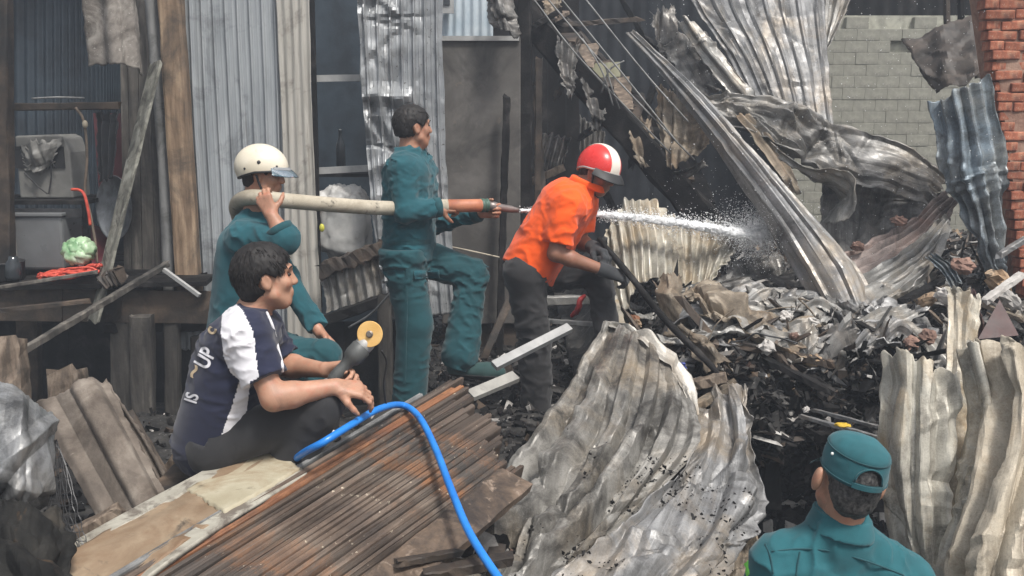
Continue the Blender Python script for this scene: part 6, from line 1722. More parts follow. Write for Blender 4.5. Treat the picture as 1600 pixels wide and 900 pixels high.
# =================================================================== the man in the orange shirt
YR = 5.35
o2 = empty('person', at(836, 640, YR), 'bending man in bright orange polo shirt and red helmet prying with a black bar', 'person')
pel = at(822, 418, YR); chest = at(880, 318, YR); neck = at(914, 288, YR)
hR, hL = at(820, 432, YR - .10), at(842, 430, YR + .10)
sR, sL = at(884, 322, YR - .19), at(912, 312, YR + .17)
B = Body()
torso(B, pel, chest, hL, hR, sL, sR, neck, r=(.105, .10, .11))
hc = at(935, 270, YR); hf = nrm(np.array([.76, -.48, -.36])); hu = nrm(np.array([.32, -.10, .9]))
B.cone(neck - np.array([.03, 0, .03]), hc - hf * .03 - hu * .05, .060, .056, k=.03)
L2, R2 = head(B, hc, hf, hu, 1.0)
eR, wR = at(868, 396, YR - .22), at(948, 424, YR - .16)
eL, wL = at(906, 378, YR + .16), at(930, 388, YR - .02)
limb(B, sR, eR, wR, .050, .042, .029); limb(B, sL, eL, wL, .050, .042, .029)
kR, aR = at(836, 532, YR - .06), at(838, 632, YR - .04)
kL, aL = at(934, 424, YR + .06), at(948, 514, YR - .02)
limb(B, hR, kR, aR, .085, .058, .042); limb(B, hL, kL, aL, .085, .058, .042)
part(B, 'body', MS_brown, o2, .0065)
eyes(o2, L2)
hair(o2, L2, R2, 1.0, n=120, length=(.02, .03), low=-.05, seed=3, thick=.006)
T = Body()
torso(T, pel, chest, hL, hR, sL, sR, neck - np.array([.01, 0, .02]), r=(.122, .118, .125), infl=.014)
cuR = plane(sR + (eR - sR) * .78, eR - sR); cuL = plane(sL + (eL - sL) * .75, eL - sL)
T.cone(sR, eR, .082, .082, k=.03, clips=(cuR,)); T.cone(sL, eL, .08, .078, k=.03, clips=(cuL,))
T.cone(neck - np.array([.035, .03, .01]), neck + np.array([.0, -.01, -.01]), .062, .066, k=.015, clips=(plane(neck + np.array([.015, 0, .02]), hu),))
ud = nrm(chest - pel)
part(T, 'shirt', MC_orange, o2, .0075, folds((7, 7, 12), .0075, 5), .02, lambda P: -((P - (pel + ud * -.015)) @ ud) + .012 * np.sin(P[:, 1] * 22))
# collar and placket
col = Body(); cn = neck + np.array([.012, -.012, .0])
col.cone(cn - np.array([.04, .02, -.012]), cn + np.array([.035, -.01, -.028]), .064, .064, k=.01, clips=(plane(cn + hu * .026, hu), plane(cn - hu * .012, -hu)))
part(col, 'collar', MC_orange, o2, .006)
K = Body()
K.cone(hR + np.array([0, 0, .03]), hL + np.array([0, 0, .03]), .118, .115, k=.04)
K.cone(pel + ud * .08, pel, .12, .125, k=.04)
K.cone(hR, kR, .106, .090, k=.04); K.cone(kR, aR + np.array([0, 0, -.015]), .090, .088, k=.03)
part(K, 'trousers', MC_grey, o2, .0085, folds((8, 8, 14), .009, 19), .022, lambda P: ((P - (pel + ud * .05)) @ ud), 'charcoal trousers')
K = Body()
K.cone(hL + np.array([0, 0, .03]), hL, .10, .10, k=.04)
K.cone(hL, kL, .102, .080, k=.04); K.cone(kL, aL, .078, .074, k=.03)
part(K, 'trouser_leg', MC_black, o2, .0085, folds((8, 8, 14), .009, 29), .022)
bl = lathe('belt', pel + ud * .0, ud, [(.135, 0), (.142, .004), (.142, .036), (.135, .04)], M['black'], o2)
bl.scale = (1, 1, 1)
Bo = Body(); shoe(Bo, aL + np.array([0, 0, -.03]), (.9, -.2, .05), 1.1); part(Bo, 'boot', M_boot2, o2, .0085)
Bo = Body(); shoe(Bo, aR + np.array([0, 0, -.02]), (.75, -.65, 0), 1.1); part(Bo, 'boot', M_boot2, o2, .0085)
barp = nrm(at(1010, 452, YR - .35) - at(940, 385, YR - .02))
gl = Body()
gR, gL = at(966, 428, YR - .20), at(942, 388, YR - .04)
for (w_, e_, sd, nn) in ((wR, eR, 1, (.2, .5, -.8)), (wL, eL, -1, (.25, -.6, -.75))):
    d_ = nrm(w_ - e_)
    gl.cone(w_ - d_ * .055, w_ + d_ * .02, .040, .038, k=.02, clips=(plane(w_ - d_ * .055, -d_),))
    hand(gl, w_ + d_ * .005, d_ + np.array([.25, -.05, -.05]), nn, sd, curl=(48, 52, 56, 60), tcurl=30, r=1.3, sc=1.05, k=.008)
part(gl, 'gloves', M_glove, o2, .005)
M_red = worn('red_shell', [(0.3, (.55, .022, .02)), (0.7, (.68, .040, .034))], 7, rough=(.2, .34), bump=.03, dirt=((.30, .05, .045), 11, .66, .05))
M_cream = worn('cream_shell', [(0.3, (.60, .54, .42)), (0.7, (.70, .645, .53))], 6, rough=(.32, .5), bump=.04, dirt=((.38, .33, .25), 12, .66, .05))
M_whitestripe = flat('white_stripe', (.72, .66, .58), .35, var=.08)
hm, pt2 = helmet(o2, L2, R2, 1.0, M_red, stripe=M_whitestripe, turn=20, edge=flat('grey_rim', (.30, .30, .29), .5))
visor(hm, pt2, M['black'], th=(88, 102), span=58, out=(.003, .056), name='peak')
V_, F_ = tube_vf([L2(.01, -.088, .0), L2(.03, -.074, -.07), L2(.055, -.02, -.118), L2(.055, .02, -.118), L2(.03, .074, -.07), L2(.01, .088, 0)], .006, 8, 40)
mesh_obj('chin_strap', V_, F_, M['black'], hm, smooth=True)
# the bar he pries with
o = tube('pry_bar', [at(935, 372, YR - .06), at(985, 432, YR - .20), at(1040, 500, YR - .50), at(1100, 560, YR - .75), at(1130, 592, YR - .85)], [.014, .018, .018, .017, .010], M['char'], n=10, wob=.12)
tag(o, 'black sooty bar held by the orange shirt man, reaching down over the rubble', 'pry bar')

# =================================================================== the man in the cream helmet carrying the hose
YH = 4.85
o3 = empty('person', at(430, 690, YH), 'crouching man in teal uniform and cream helmet with the hose on his shoulder', 'person')
pel = at(366, 535, YH); chest = at(384, 410, YH); neck = at(404, 330, YH)
hR, hL = at(374, 545, YH - .10), at(392, 540, YH + .10)
sR, sL = at(382, 372, YH - .20), at(402, 352, YH + .19)
B = Body()
torso(B, pel, chest, hL, hR, sL, sR, neck, r=(.108, .102, .115))
hc = at(412, 272, YH); hf = nrm(np.array([.93, -.05, -.12])); hu = nrm(np.array([.12, 0, 1.]))
B.cone(neck - np.array([.02, 0, .05]), hc - hf * .03 - hu * .05, .060, .057, k=.03)
L3, R3 = head(B, hc, hf, hu, 1.0)
eR, wR = at(446, 374, YH - .30), at(424, 336, YH - .28)
eL, wL = at(450, 440, YH + .20), at(500, 520, YH + .05)
limb(B, sR, eR, wR, .054, .044, .030); limb(B, sL, eL, wL, .052, .043, .030)
hand(B, wR, (-.28, .05, .62), (-.1, .95, .1), -1, curl=(52, 56, 60, 62), tcurl=20, thumb=(.4, .75, .4))
hand(B, wL, (.6, -.2, -.6), (0, -.6, -.6), -1, curl=(25, 28, 30, 32))
kR, aR = at(508, 556, YH - .12), at(488, 690, YH - .08)
kL, aL = at(500, 560, YH + .12), at(470, 690, YH + .10)
limb(B, hR, kR, aR, .085, .060, .043); limb(B, hL, kL, aL, .085, .060, .043)
part(B, 'body', MS_, o3, .0065)
hair(o3, L3, R3, 1.0, n=160, length=(.02, .035), low=-.07, seed=5, thick=.008)
eyes(o3, L3)
T = Body()
torso(T, pel, chest, hL, hR, sL, sR, neck - np.array([.0, 0, .03]), r=(.124, .122, .13), infl=.016)
cR = plane(eR + (wR - eR) * .30, wR - eR); cL = plane(eL + (wL - eL) * .9, wL - eL)
T.cone(sR, eR, .078, .068, k=.03); T.cone(eR, wR, .066, .062, k=.02, clips=(cR,))
T.cone(sL, eL, .076, .066, k=.03); T.cone(eL, wL, .062, .05, k=.02, clips=(cL,))
T.cone(neck - np.array([.04, .03, .05]), neck + np.array([.02, 0, -.05]), .068, .068, k=.02)
part(T, 'shirt', MC_teal2, o3, .0075, folds((9, 9, 9), .0095, 33), .022, lambda P: (pel[2] - .06) - P[:, 2])
p = eR + (wR - eR) * .24; lathe('cuff', p, wR - eR, [(.060, 0), (.068, .004), (.066, .036), (.056, .04)], MC_teal, o3, n=20)
K = Body()
K.cone(hR, hL, .125, .122, k=.04)
for (h_, k_, a_) in ((hR, kR, aR), (hL, kL, aL)):
    K.cone(h_, k_, .108, .080, k=.04); K.cone(k_, a_ + np.array([0, 0, .0]), .080, .078, k=.03)
part(K, 'trousers', MC_teal, o3, .0085, folds((9, 9, 9), .010, 43), .024, lambda P: P[:, 2] - (pel[2] + .05))
for a_ in (aR, aL):
    Bo = Body(); shoe(Bo, a_ + np.array([0, 0, -.01]), (.9, -.3, 0), 1.1); part(Bo, 'boot', cloth_mat('canvas_boot', (.030, .066, .064)), o3, .0085)
hm, pt3 = helmet(o3, L3, R3, 1.0, M_cream, holes=True, mr=(.135, .114, .118))
tq = NT('tinted_visor'); tq.b.inputs['Transmission Weight'].default_value = .75; tq.b.inputs['Alpha'].default_value = .8
visor(hm, pt3, tq.done((.08, .20, .27), .12), th=(85, 99), span=56, out=(.004, .056))
visor(hm, pt3, flat('grey_peak', (.22, .23, .24), .4), th=(82, 88), span=50, out=(.003, .016), name='peak')
V_, F_ = tube_vf([L3(-.01, -.090, .0), L3(.02, -.074, -.07), L3(.055, -.02, -.118), L3(.055, .02, -.118), L3(.02, .074, -.07), L3(-.01, .090, 0)], .006, 8, 40)
mesh_obj('chin_strap', V_, F_, M['black'], hm, smooth=True)

# =================================================================== the crouching man in the navy jersey
YS = 3.4
o4 = empty('person', at(380, 745, YS), 'crouching dark-haired man in navy and white jersey holding the grinder', 'person')
pel = at(326, 690, YS); chest = at(362, 560, YS); neck = at(396, 486, YS)
hR, hL = at(336, 698, YS - .10), at(352, 690, YS + .10)
sR, sL = at(384, 522, YS - .17), at(408, 512, YS + .17)
B = Body()
torso(B, pel, chest, hL, hR, sL, sR, neck, r=(.098, .092, .105))
hc = at(416, 434, YS); hf = nrm(np.array([.90, .28, .06])); hu = nrm(np.array([-.10, 0, 1.]))
B.cone(neck - np.array([.02, 0, .03]), hc - hf * .03 - hu * .06, .056, .054, k=.03)
L4, R4 = head(B, hc, hf, hu, .98)
eR, wR = at(428, 622, YS - .24), at(524, 604, YS - .16)
eL, wL = at(440, 570, YS + .16), at(506, 578, YS + .02)
limb(B, sR, eR, wR, .050, .043, .029); limb(B, sL, eL, wL, .050, .042, .028)
hand(B, wR, (.9, .15, -.16), (-.15, .45, -.85), -1, curl=(38, 44, 50, 54), tcurl=25, spread=.14, thumb=(.6, .6, .35))
hand(B, wL, (.88, -.1, .06), (-.05, -.75, -.45), 1, curl=(44, 52, 56, 60), tcurl=20, thumb=(.75, .55, .1))
kR, aR = at(502, 634, YS - .13), at(446, 742, YS - .10)
kL, aL = at(500, 640, YS + .17), at(452, 742, YS + .14)
limb(B, hR, kR, aR, .082, .058, .042); limb(B, hL, kL, aL, .082, .058, .042)
part(B, 'body', MS_pale, o4, .0055)
hair(o4, L4, R4, .98, n=5200, length=(.020, .042), low=-.078, seed=7, thick=.015, lift=.32, front=.022)
eyes(o4, L4, .98)
T = Body()
torso(T, pel, chest, hL, hR, sL, sR, neck - np.array([.012, 0, .022]), r=(.112, .110, .118), infl=.013)
cR = plane(sR + (eR - sR) * .70, eR - sR); cL = plane(sL + (eL - sL) * .8, eL - sL)
T.cone(sR, eR, .076, .080, k=.03, clips=(cR,)); T.cone(sL, eL, .074, .076, k=.03, clips=(cL,))
ud = nrm(chest - pel)
V_, F_ = skin_mesh(T, .006, folds((6, 6, 15), .007, 51), .018, lambda P: -((P - (pel - ud * .12)) @ ud))
ctr = V_[F_].mean(1); pc = pix(ctr)
def inpoly(P, poly):
    x, y = P[:, 0], P[:, 1]; r_ = np.zeros(len(P), bool); n = len(poly)
    for i in range(n):
        x0, y0 = poly[i]; x1, y1 = poly[(i + 1) % n]
        c = ((y0 > y) != (y1 > y)) & (x < (x1 - x0) * (y - y0) / (y1 - y0 + 1e-9) + x0); r_ ^= c
    return r_
arm_s = (np.linalg.norm(ctr - sR, axis=1))
white = inpoly(pc, [(347, 488), (366, 472), (380, 486), (396, 520), (404, 590), (392, 596), (376, 596), (360, 582), (350, 560), (345, 520)]) & (ctr[:, 1] < YS + .02)
white |= inpoly(pc, [(376, 590), (392, 592), (386, 640), (378, 668), (350, 688), (346, 680), (362, 636)]) & (ctr[:, 1] < YS + .05)
white |= inpoly(pc, [(322, 692), (348, 682), (356, 700), (350, 722), (328, 724)]) & (ctr[:, 1] < YS)
# cut the pieces of cloth apart along the seams
wp = V_.copy()
sh = mesh_obj('jersey', V_, F_, [MC_navy, MC_white], o4, smooth=True, fmat=white.astype(np.int32))
sh['label'] = 'navy football jersey with white side and shoulder panels'
BV = BVHTree.FromPolygons((V_).tolist(), F_.tolist())
# piping on the sleeve and collar
def onto(px_, py_, Y0, lift=.002):
    p = at(px_, py_, Y0); d = nrm(p - CAM)
    hit = BV.ray_cast(Vector(CAM), Vector(d))
    if hit[0] is None: return None
    return np.array(hit[0]) + np.array(hit[1]) * lift
pts = [onto(x_, y_, YS) for (x_, y_) in ((416, 488), (426, 512), (433, 540), (440, 568), (441, 580))]
pts = [p for p in pts if p is not None]
if len(pts) > 2: V_, F_ = tube_vf(pts, .005, 6, 30); mesh_obj('piping', V_, F_, MC_white, sh, smooth=True)
cb_ = neck + np.array([.0, 0, -.012]); 
ringp = [cb_ + (R4[0] * math.cos(a) * .066 + R4[1] * math.sin(a) * .068) + np.array([0, 0, -.030 * math.cos(a)]) for a in np.linspace(0, 2 * math.pi, 25)]
V_, F_ = tube_vf(ringp, .0065, 8, 60); mesh_obj('collar', V_, F_, MC_navy, sh, smooth=True)
# lettering on the back: flat print laid on the cloth
def letter(txt, px_, py_, size, rot, name='lettering', mat=None, Y0=YS, shear=0.0, skew=1.0):
    cu = bpy.data.curves.new(name, 'FONT'); cu.body = txt; cu.size = 1.0; cu.align_x = 'CENTER'; cu.align_y = 'CENTER'; cu.offset = .025
    tmp = bpy.data.objects.new(name, cu); COL.objects.link(tmp)
    dg = bpy.context.evaluated_depsgraph_get(); me = bpy.data.meshes.new_from_object(tmp.evaluated_get(dg))
    bpy.data.objects.remove(tmp)
    bm = bmesh.new(); bm.from_mesh(me)
    bmesh.ops.triangulate(bm, faces=bm.faces[:])
    bmesh.ops.subdivide_edges(bm, edges=[e for e in bm.edges if e.calc_length() > .12], cuts=3, use_grid_fill=True)
    bmesh.ops.triangulate(bm, faces=bm.faces[:])
    c0, s0 = math.cos(math.radians(rot)), math.sin(math.radians(rot))
    W = []; 
    hc_ = onto(px_, py_, Y0)
    if hc_ is None: return None
    for v in bm.verts:
        x, y = v.co.x * size * skew, v.co.y * size
        x += shear * y
        X_, Y_ = px_ + x * c0 + y * s0, py_ + x * s0 - y * c0
        p = onto(X_, Y_, Y0, .0022)
        W.append(p if p is not None else hc_)
    W = np.array(W); W2 = W.copy()
    Fc = [tuple(v.index for v in f.verts) for f in bm.faces]
    bad = np.linalg.norm(W - hc_, axis=1) > .12
    Fc = [f for f in Fc if not any(bad[i] for i in f)]
    bm.free()
    return mesh_obj(name, W, Fc, mat or MC_white, sh, smooth=True)
letter('UP', 322, 560, 34, -62, skew=.75)
letter('IS', 301, 622, 28, -72, skew=.75)
letter('c', 330, 516, 26, -60, mat=flat('cream_print', (.55, .43, .28), .7))
letter('~', 303, 580, 34, -62, mat=flat('cream_print', (.55, .43, .28), .7))
K = Body()
K.cone(hR, hL, .104, .102, k=.04); K.cone(pel + ud * .03, pel - ud * .02, .100, .106, k=.04)
for (h_, k_, a_) in ((hR, kR, aR), (hL, kL, aL)):
    K.cone(h_, k_, .094, .074, k=.04); K.cone(k_, a_, .074, .072, k=.03)
part(K, 'trousers', MC_black, o4, .0075, folds((9, 9, 9), .008, 61), .02, lambda P: ((P - (pel + ud * .06)) @ ud) - 3 * np.maximum(0, P[:, 0] - (pel[0] + .05)))
for a_ in (aR, aL):
    Bo = Body(); shoe(Bo, a_ + np.array([0, 0, -.01]), (.9, -.1, 0), 1.05); part(Bo, 'shoe', M_boot2, o4, .0085)
# a low block of timber he sits on
box('seat_block', at(322, 790, YS) * np.array([1, 1, 0]) + np.array([0, 0, (pel[2] - .13) / 2]), (.16, .13, (pel[2] - .13) / 2), M['char_brown'], bevel=.01)
tag(bpy.data.objects['seat_block'], 'dark timber block the crouching man sits on', 'timber')

# the grinder in his hands
gr = empty('angle_grinder', at(548, 585, YS - .02), 'small grey angle grinder with a yellow cutting disc pointing up', 'power tool')
g0, g1 = at(520, 592, YS - .05), at(568, 540, YS + .0)
gd = nrm(g1 - g0)
lathe('motor_housing', g0, gd, [(.014, -.02), (.022, 0), (.0235, .03), (.022, .06), (.024, .085), (.034, .095), (.038, .115), (.038, .150), (.033, .158), (.033, .165), (.010, .166)], flat('grey_tool', (.075, .078, .076), .45), gr)
dk = at(578, 522, YS - .02); dn = nrm(np.array([-.12, -.93, .16]))
lathe('gear_head', g0 + gd * .165, gd, [(.033, -.03), (.034, 0), (.034, .012), (.030, .032), (.020, .048), (.006, .052)], flat('tool_metal', (.45, .44, .42), .35, metal=.5), gr)
lathe('disc', dk - dn * .002, dn, [(.001, 0), (.046, 0), (.0475, .0015), (.0475, .0035), (.046, .005), (.012, .005), (.001, .005)], worn('yellow_disc', [(0.3, (.62, .36, .10)), (0.7, (.72, .46, .17))], 10, rough=(.5, .7), bump=.2, bscale=200), gr, n=36, smooth=False)
lathe('flange', dk + dn * .003, dn, [(.001, 0), (.013, 0), (.013, .004), (.009, .006), (.009, .010), (.001, .010)], flat('flange_metal', (.25, .22, .19), .35, metal=.7), gr, n=20, smooth=False)
lathe('spindle', dk - dn * .035, dn, [(.012, 0), (.012, .036), (.008, .037)], M['darkmetal'], gr, n=14)
tube('power_cord', [at(596, 548, YS + .02), at(604, 566, YS + .05), at(600, 600, YS + .06), at(604, 640, YS + .08)], .004, M['black'], gr, n=8)
tube('cable_bundle', [g0, at(505, 600, YS - .06), at(512, 640, YS - .02), at(500, 690, YS)], .008, M['greypost'], gr, n=8)

# =================================================================== the man with the teal cap, seen from behind
YC = 2.72
o5 = empty('person', (.98, YC + .03, -.92), 'man seen from behind in teal cap and teal uniform at the lower right', 'person')
neck = at(1312, 812, YC); hc = at(1326, 752, YC - .02)
hf = nrm(np.array([-.05, .95, .0])); hu = nrm(np.array([.20, -.10, 1.]))
sL, sR = at(1218, 880, YC + .0), at(1410, 906, YC + .02)
chest = (sL + sR) / 2 + np.array([0, .02, -.16]); pel = chest + np.array([.0, .04, -.40])
hL, hR = pel + np.array([-.09, 0, -.02]), pel + np.array([.09, 0, -.02])
B = Body()
torso(B, pel, chest, hL, hR, sL, sR, neck, r=(.108, .104, .115))
B.cone(neck - np.array([0, 0, .05]), hc - hf * .03 - hu * .06, .060, .058, k=.03)
L5, R5 = head(B, hc, hf, hu, 1.03, 1.3)
eL, wL = sL + np.array([-.09, .06, -.27]), sL + np.array([-.02, .28, -.38])
eR, wR = sR + np.array([.09, .06, -.27]), sR + np.array([.02, .28, -.38])
limb(B, sL, eL, wL, .054, .044, .03); limb(B, sR, eR, wR, .054, .044, .03)
hand(B, wL, (.5, .8, 0), (.8, -.5, -.1), 1); hand(B, wR, (-.5, .8, 0), (-.8, -.5, -.1), -1)
zk = pel[2] - .43
kL, kR = hL + np.array([-.02, .05, -.42]), hR + np.array([.02, .05, -.42])
aL, aR = kL * np.array([1, 1, 0]) + np.array([0, -.02, -.82]), kR * np.array([1, 1, 0]) + np.array([0, -.02, -.82])
limb(B, hL, kL, aL, .085, .06, .043); limb(B, hR, kR, aR, .085, .06, .043)
part(B, 'body', MS_pale, o5, .006)
greyhair = NT('greying_hair'); gv_ = greyhair.vec('Object'); ga = greyhair.ramp(greyhair.noise(gv_, 120, 3, .6), [(.35, (.012, .011, .011)), (.72, (.10, .095, .09))]); greyhair = greyhair.done(ga, .6)
hair(o5, L5, R5, 1.03, mat=greyhair, n=1500, length=(.010, .022), low=-.088, seed=11, thick=.003, lift=.10, front=.01, top=.070)
T = Body()
torso(T, pel, chest, hL, hR, sL, sR, neck - np.array([0, 0, .012]), r=(.125, .124, .132), infl=.017)
for (s_, e_, w_) in ((sL, eL, wL), (sR, eR, wR)):
    T.cone(s_, e_, .080, .068, k=.03); T.cone(e_, w_, .066, .05, k=.02, clips=(plane(e_ + (w_ - e_) * .9, w_ - e_),))
for s_ in (sL, sR): T.cone(neck - np.array([0, 0, .045]), s_, .078, .074, k=.04)
T.cone(neck - np.array([0, 0, .07]), neck - np.array([0, 0, .005]), .088, .078, k=.03)
part(T, 'shirt', MC_teal3, o5, .0065, folds((6, 6, 7), .0085, 71), .02, lambda P: (pel[2] - .1) - P[:, 2])
cl_ = Body(); nd = nrm(hu + np.array([0, .1, .0]))
cl_.cone(neck - np.array([.0, .002, .03]), neck + nd * .02 - np.array([0, .002, 0]), .104, .086, k=.01, clips=(plane(neck + nd * .026 + np.array([0, 0, .0]), nd), plane(neck - nd * .034, -nd)))
cl_.cone(neck - nd * .1, neck + nd * .1, .072, .074, k=.004, sub=True)
part(cl_, 'collar', MC_teal3, o5, .0055)
K = Body(); K.cone(hL, hR, .125, .125, k=.04)
for (h_, k_, a_) in ((hL, kL, aL), (hR, kR, aR)):
    K.cone(h_, k_, .105, .08, k=.04); K.cone(k_, a_, .08, .08, k=.03)
part(K, 'trousers', MC_teal, o5, .011, None, 0, lambda P: P[:, 2] - (pel[2] + .04))
for a_ in (aL, aR):
    Bo = Body(); shoe(Bo, a_ + np.array([0, 0, -.0]), (0, 1, 0), 1.1); part(Bo, 'boot', M_boot2, o5, .011)
# seams of the yoke
BV5 = BVHTree.FromObject(bpy.data.objects['shirt.003'] if 'shirt.003' in bpy.data.objects else bpy.data.objects['shirt'], bpy.context.evaluated_depsgraph_get())
def on5(px_, py_):
    off = np.array(parent_world(o5)); d = nrm(at(px_, py_, YC) - CAM)
    h_ = BV5.ray_cast(Vector(CAM - off), Vector(d))
    return None if h_[0] is None else np.array(h_[0]) + off + np.array(h_[1]) * .001
for line in ([(1206, 862), (1250, 858), (1290, 860), (1340, 872), (1390, 890), (1412, 899)], [(1250, 862), (1246, 885), (1244, 899)], [(1196, 850), (1204, 870), (1208, 896)]):
    pts = [on5(*q) for q in line]; pts = [p for p in pts if p is not None]
    if len(pts) > 1:
        V_, F_ = tube_vf(pts, .0030, 6, 30); mesh_obj('seam', V_, F_, MC_teal, o5, smooth=True)
# cap: crown, band, strap and arch opening at the back, peak in front
capm = MC_teal3
def cap_pt(t, ph, e=0.0):
    """t 0 bottom to 1 rim of the top, then 2 the middle of the top."""
    x, y = math.cos(ph), math.sin(ph)
    if t <= 1:
        r = 1.0 - .05 * t * t + .015 * math.sin(t * math.pi); z = -.002 + .072 * t
    else:
        q = (t - 1) * math.pi / 2; r = .95 * math.cos(q); z = .070 + .046 * math.sin(q) - .004 * math.sin(2 * q)
    r = r
    return L5(-.014 + x * (.107 + e) * r, y * (.088 + e) * r, .030 + z + .012 * x * (1 if t <= 1 else (2 - t)) + e * .5 * (t > 1))
CV = []; CF = []
nt, mp_ = 34, 72
for sh_ in (0, 1):
    for i in range(nt + 1):
        t = 2 * i / nt
        for j in range(mp_):
            ph = 2 * math.pi * j / mp_
            p = cap_pt(t, ph, -.004 * sh_)
            w = .0028 * fbm((p * np.array([16, 16, 26]))[None], 2)[0] * (1 if t > .25 else .2)
            CV.append(p + nrm(p - hc) * w)
NC = (nt + 1) * mp_
def openb(i, j):
    t = 2 * (i + .5) / nt; ph = 2 * math.pi * (j + .5) / mp_
    a = abs(((ph - math.pi + math.radians(0)) + math.pi) % (2 * math.pi) - math.pi)
    hgt = .62 * math.sqrt(max(0, 1 - (a / .46) ** 2))
    return (a < .46) and (.26 < t < .26 + hgt)
for i in range(nt):
    for j in range(mp_):
        if openb(i, j): continue
        j2 = (j + 1) % mp_
        CF.append((i * mp_ + j, i * mp_ + j2, (i + 1) * mp_ + j2, (i + 1) * mp_ + j)); CF.append((NC + i * mp_ + j, NC + (i + 1) * mp_ + j, NC + (i + 1) * mp_ + j2, NC + i * mp_ + j2))
for j in range(mp_): CF.append((j, NC + j, NC + (j + 1) % mp_, (j + 1) % mp_))
cp_ = mesh_obj('cap', np.array(CV), CF, capm, o5, smooth=True)
pts = [cap_pt(.26 + .62 * math.sqrt(max(0, 1 - (a / .46) ** 2)), math.pi + a, .002) for a in np.linspace(-.46, .46, 23)]
V_, F_ = tube_vf(pts, .0032, 6, 46); mesh_obj('opening_trim', V_, F_, capm, cp_, smooth=True)
for tt in (1.0, .10):
    pts = [cap_pt(tt, a, .0015) for a in np.linspace(0, 2 * math.pi, 49)]
    V_, F_ = tube_vf(pts, .0022, 6, 96); mesh_obj('seam', V_, F_, MC_teal, cp_, smooth=True)
SVv = []
for i in range(2):
    for a in np.linspace(-.50, .50, 15):
        SVv.append(cap_pt(.02 + .20 * i, math.pi + a, .005))
for i in range(2):
    for a in np.linspace(-.50, .50, 15):
        SVv.append(cap_pt(.02 + .20 * i, math.pi + a, .001))
SF = []
for j in range(14): SF += [(j, j + 1, 15 + j + 1, 15 + j), (30 + j, 45 + j, 45 + j + 1, 30 + j + 1), (j, 30 + j, 30 + j + 1, j + 1), (15 + j, 15 + j + 1, 45 + j + 1, 45 + j)]
SF += [(0, 15, 45, 30), (14, 44, 59, 29)]
mesh_obj('strap', SVv, SF, capm, cp_, smooth=False)
PV = []
for sh_ in (0, 1):
    for i in range(6):
        for j in range(17):
            ph = math.radians(-40 + 80 * j / 16); e = .050 * i / 5 * math.cos(ph * 1.1)
            PV.append(cap_pt(.08, ph, .001 + e) - hu * (.040 * (i / 5) + .004 * sh_))
PF = []
for i in range(5):
    for j in range(16):
        a = i * 17 + j; PF += [(a, a + 1, a + 18, a + 17), (102 + a, 102 + a + 17, 102 + a + 18, 102 + a + 1)]
for j in range(16): PF.append((85 + j, 86 + j, 188 + j, 187 + j))
mesh_obj('peak', PV, PF, capm, cp_, smooth=True)
o = ball('badge', cap_pt(.80, math.pi - 1.35, .001), (.005, .005, .005), flat('badge_white', (.7, .7, .66), .5), cp_)
# a green glove tip at his side
M['lime'] = flat('lime_cloth', (.18, .62, .08), .7)
o = ball('lime_armband', at(1176, 890, YC + .02), (.022, .03, .035), M['lime'], o5, wob=.3)
# ------------------------------------------------------------------ water
M_water = NT('white_water')
M_water.b.inputs['Transmission Weight'].default_value = .10
M_water.b.inputs['Alpha'].default_value = .95
M_water = M_water.done((.93, .94, .95), .35)
wr = np.random.default_rng(5)
j0, j1 = at(813, 329, 5.43), at(1192, 372, 5.95)
V = []; Fc = []
n, m = 90, 12
for i in range(n + 1):
    t = i / n
    c = j0 + (j1 - j0) * t + np.array([0, 0, .035 * 4 * t * (1 - t)])
    r = .010 + .022 * t
    for j in range(m):
        a = 2 * math.pi * j / m
        V.append(c + r * wr.uniform(.55, 1.35) * np.array([0, math.cos(a), math.sin(a)]) + np.array([wr.uniform(-.01, .01), 0, 0]))
for i in range(n):
    for j in range(m):
        k = (j + 1) % m; Fc.append((i * m + j, i * m + k, (i + 1) * m + k, (i + 1) * m + j))
o = mesh_obj('water_jet', np.array(V), Fc, M_water, smooth=True)
tag(o, 'white jet of water shooting from the nozzle into the rubble', 'water jet')
# droplets torn off the jet and the splash where it strikes
tpl = np.array([(1, 0, 0), (-1, 0, 0), (0, 1, 0), (0, -1, 0), (0, 0, 1), (0, 0, -1)], float)
tf = np.array([(0, 2, 4), (2, 1, 4), (1, 3, 4), (3, 0, 4), (2, 0, 5), (1, 2, 5), (3, 1, 5), (0, 3, 5)])
def drops(name, P, size, label):
    s = size[0] * (size[1] / size[0]) ** wr.random(len(P))
    V = P[:, None] + tpl[None] * s[:, None, None] * wr.uniform(.6, 1.4, (len(P), 1, 3))
    F = tf[None] + 6 * np.arange(len(P))[:, None, None]
    o = mesh_obj(name, V.reshape(-1, 3), F.reshape(-1, 3), M_water, smooth=True)
    return tag(o, label, None, None, 'stuff')
NJ = 8000
t = wr.random(NJ) ** .7
P = j0 + (j1 - j0) * t[:, None] + np.stack([0 * t, 0 * t, .14 * t * (1 - t)], 1) + wr.normal(size=(NJ, 3)) * (.010 + .028 * t)[:, None]
drops('spray_droplets', P, (.0012, .0045), 'white droplets torn off the water jet')
NS_ = 16000
q = wr.normal(size=(NS_, 3)) * np.array([.10, .10, .075]) * wr.uniform(.2, 1.5, (NS_, 1)); q[:, 0] -= np.abs(wr.normal(size=NS_)) * .05; q[:, 2] += np.abs(wr.normal(size=NS_)) * .05
drops('splash', j1 + q, (.0008, .0030), 'splash of water where the jet strikes')
P = np.array([at(wr.uniform(1010, 1560), wr.uniform(0, 470), wr.uniform(5.0, 6.6)) for _ in range(1300)])
drops('water_mist', P, (.0009, .0032), 'fine drops of water falling through the air over the burnt sheets')

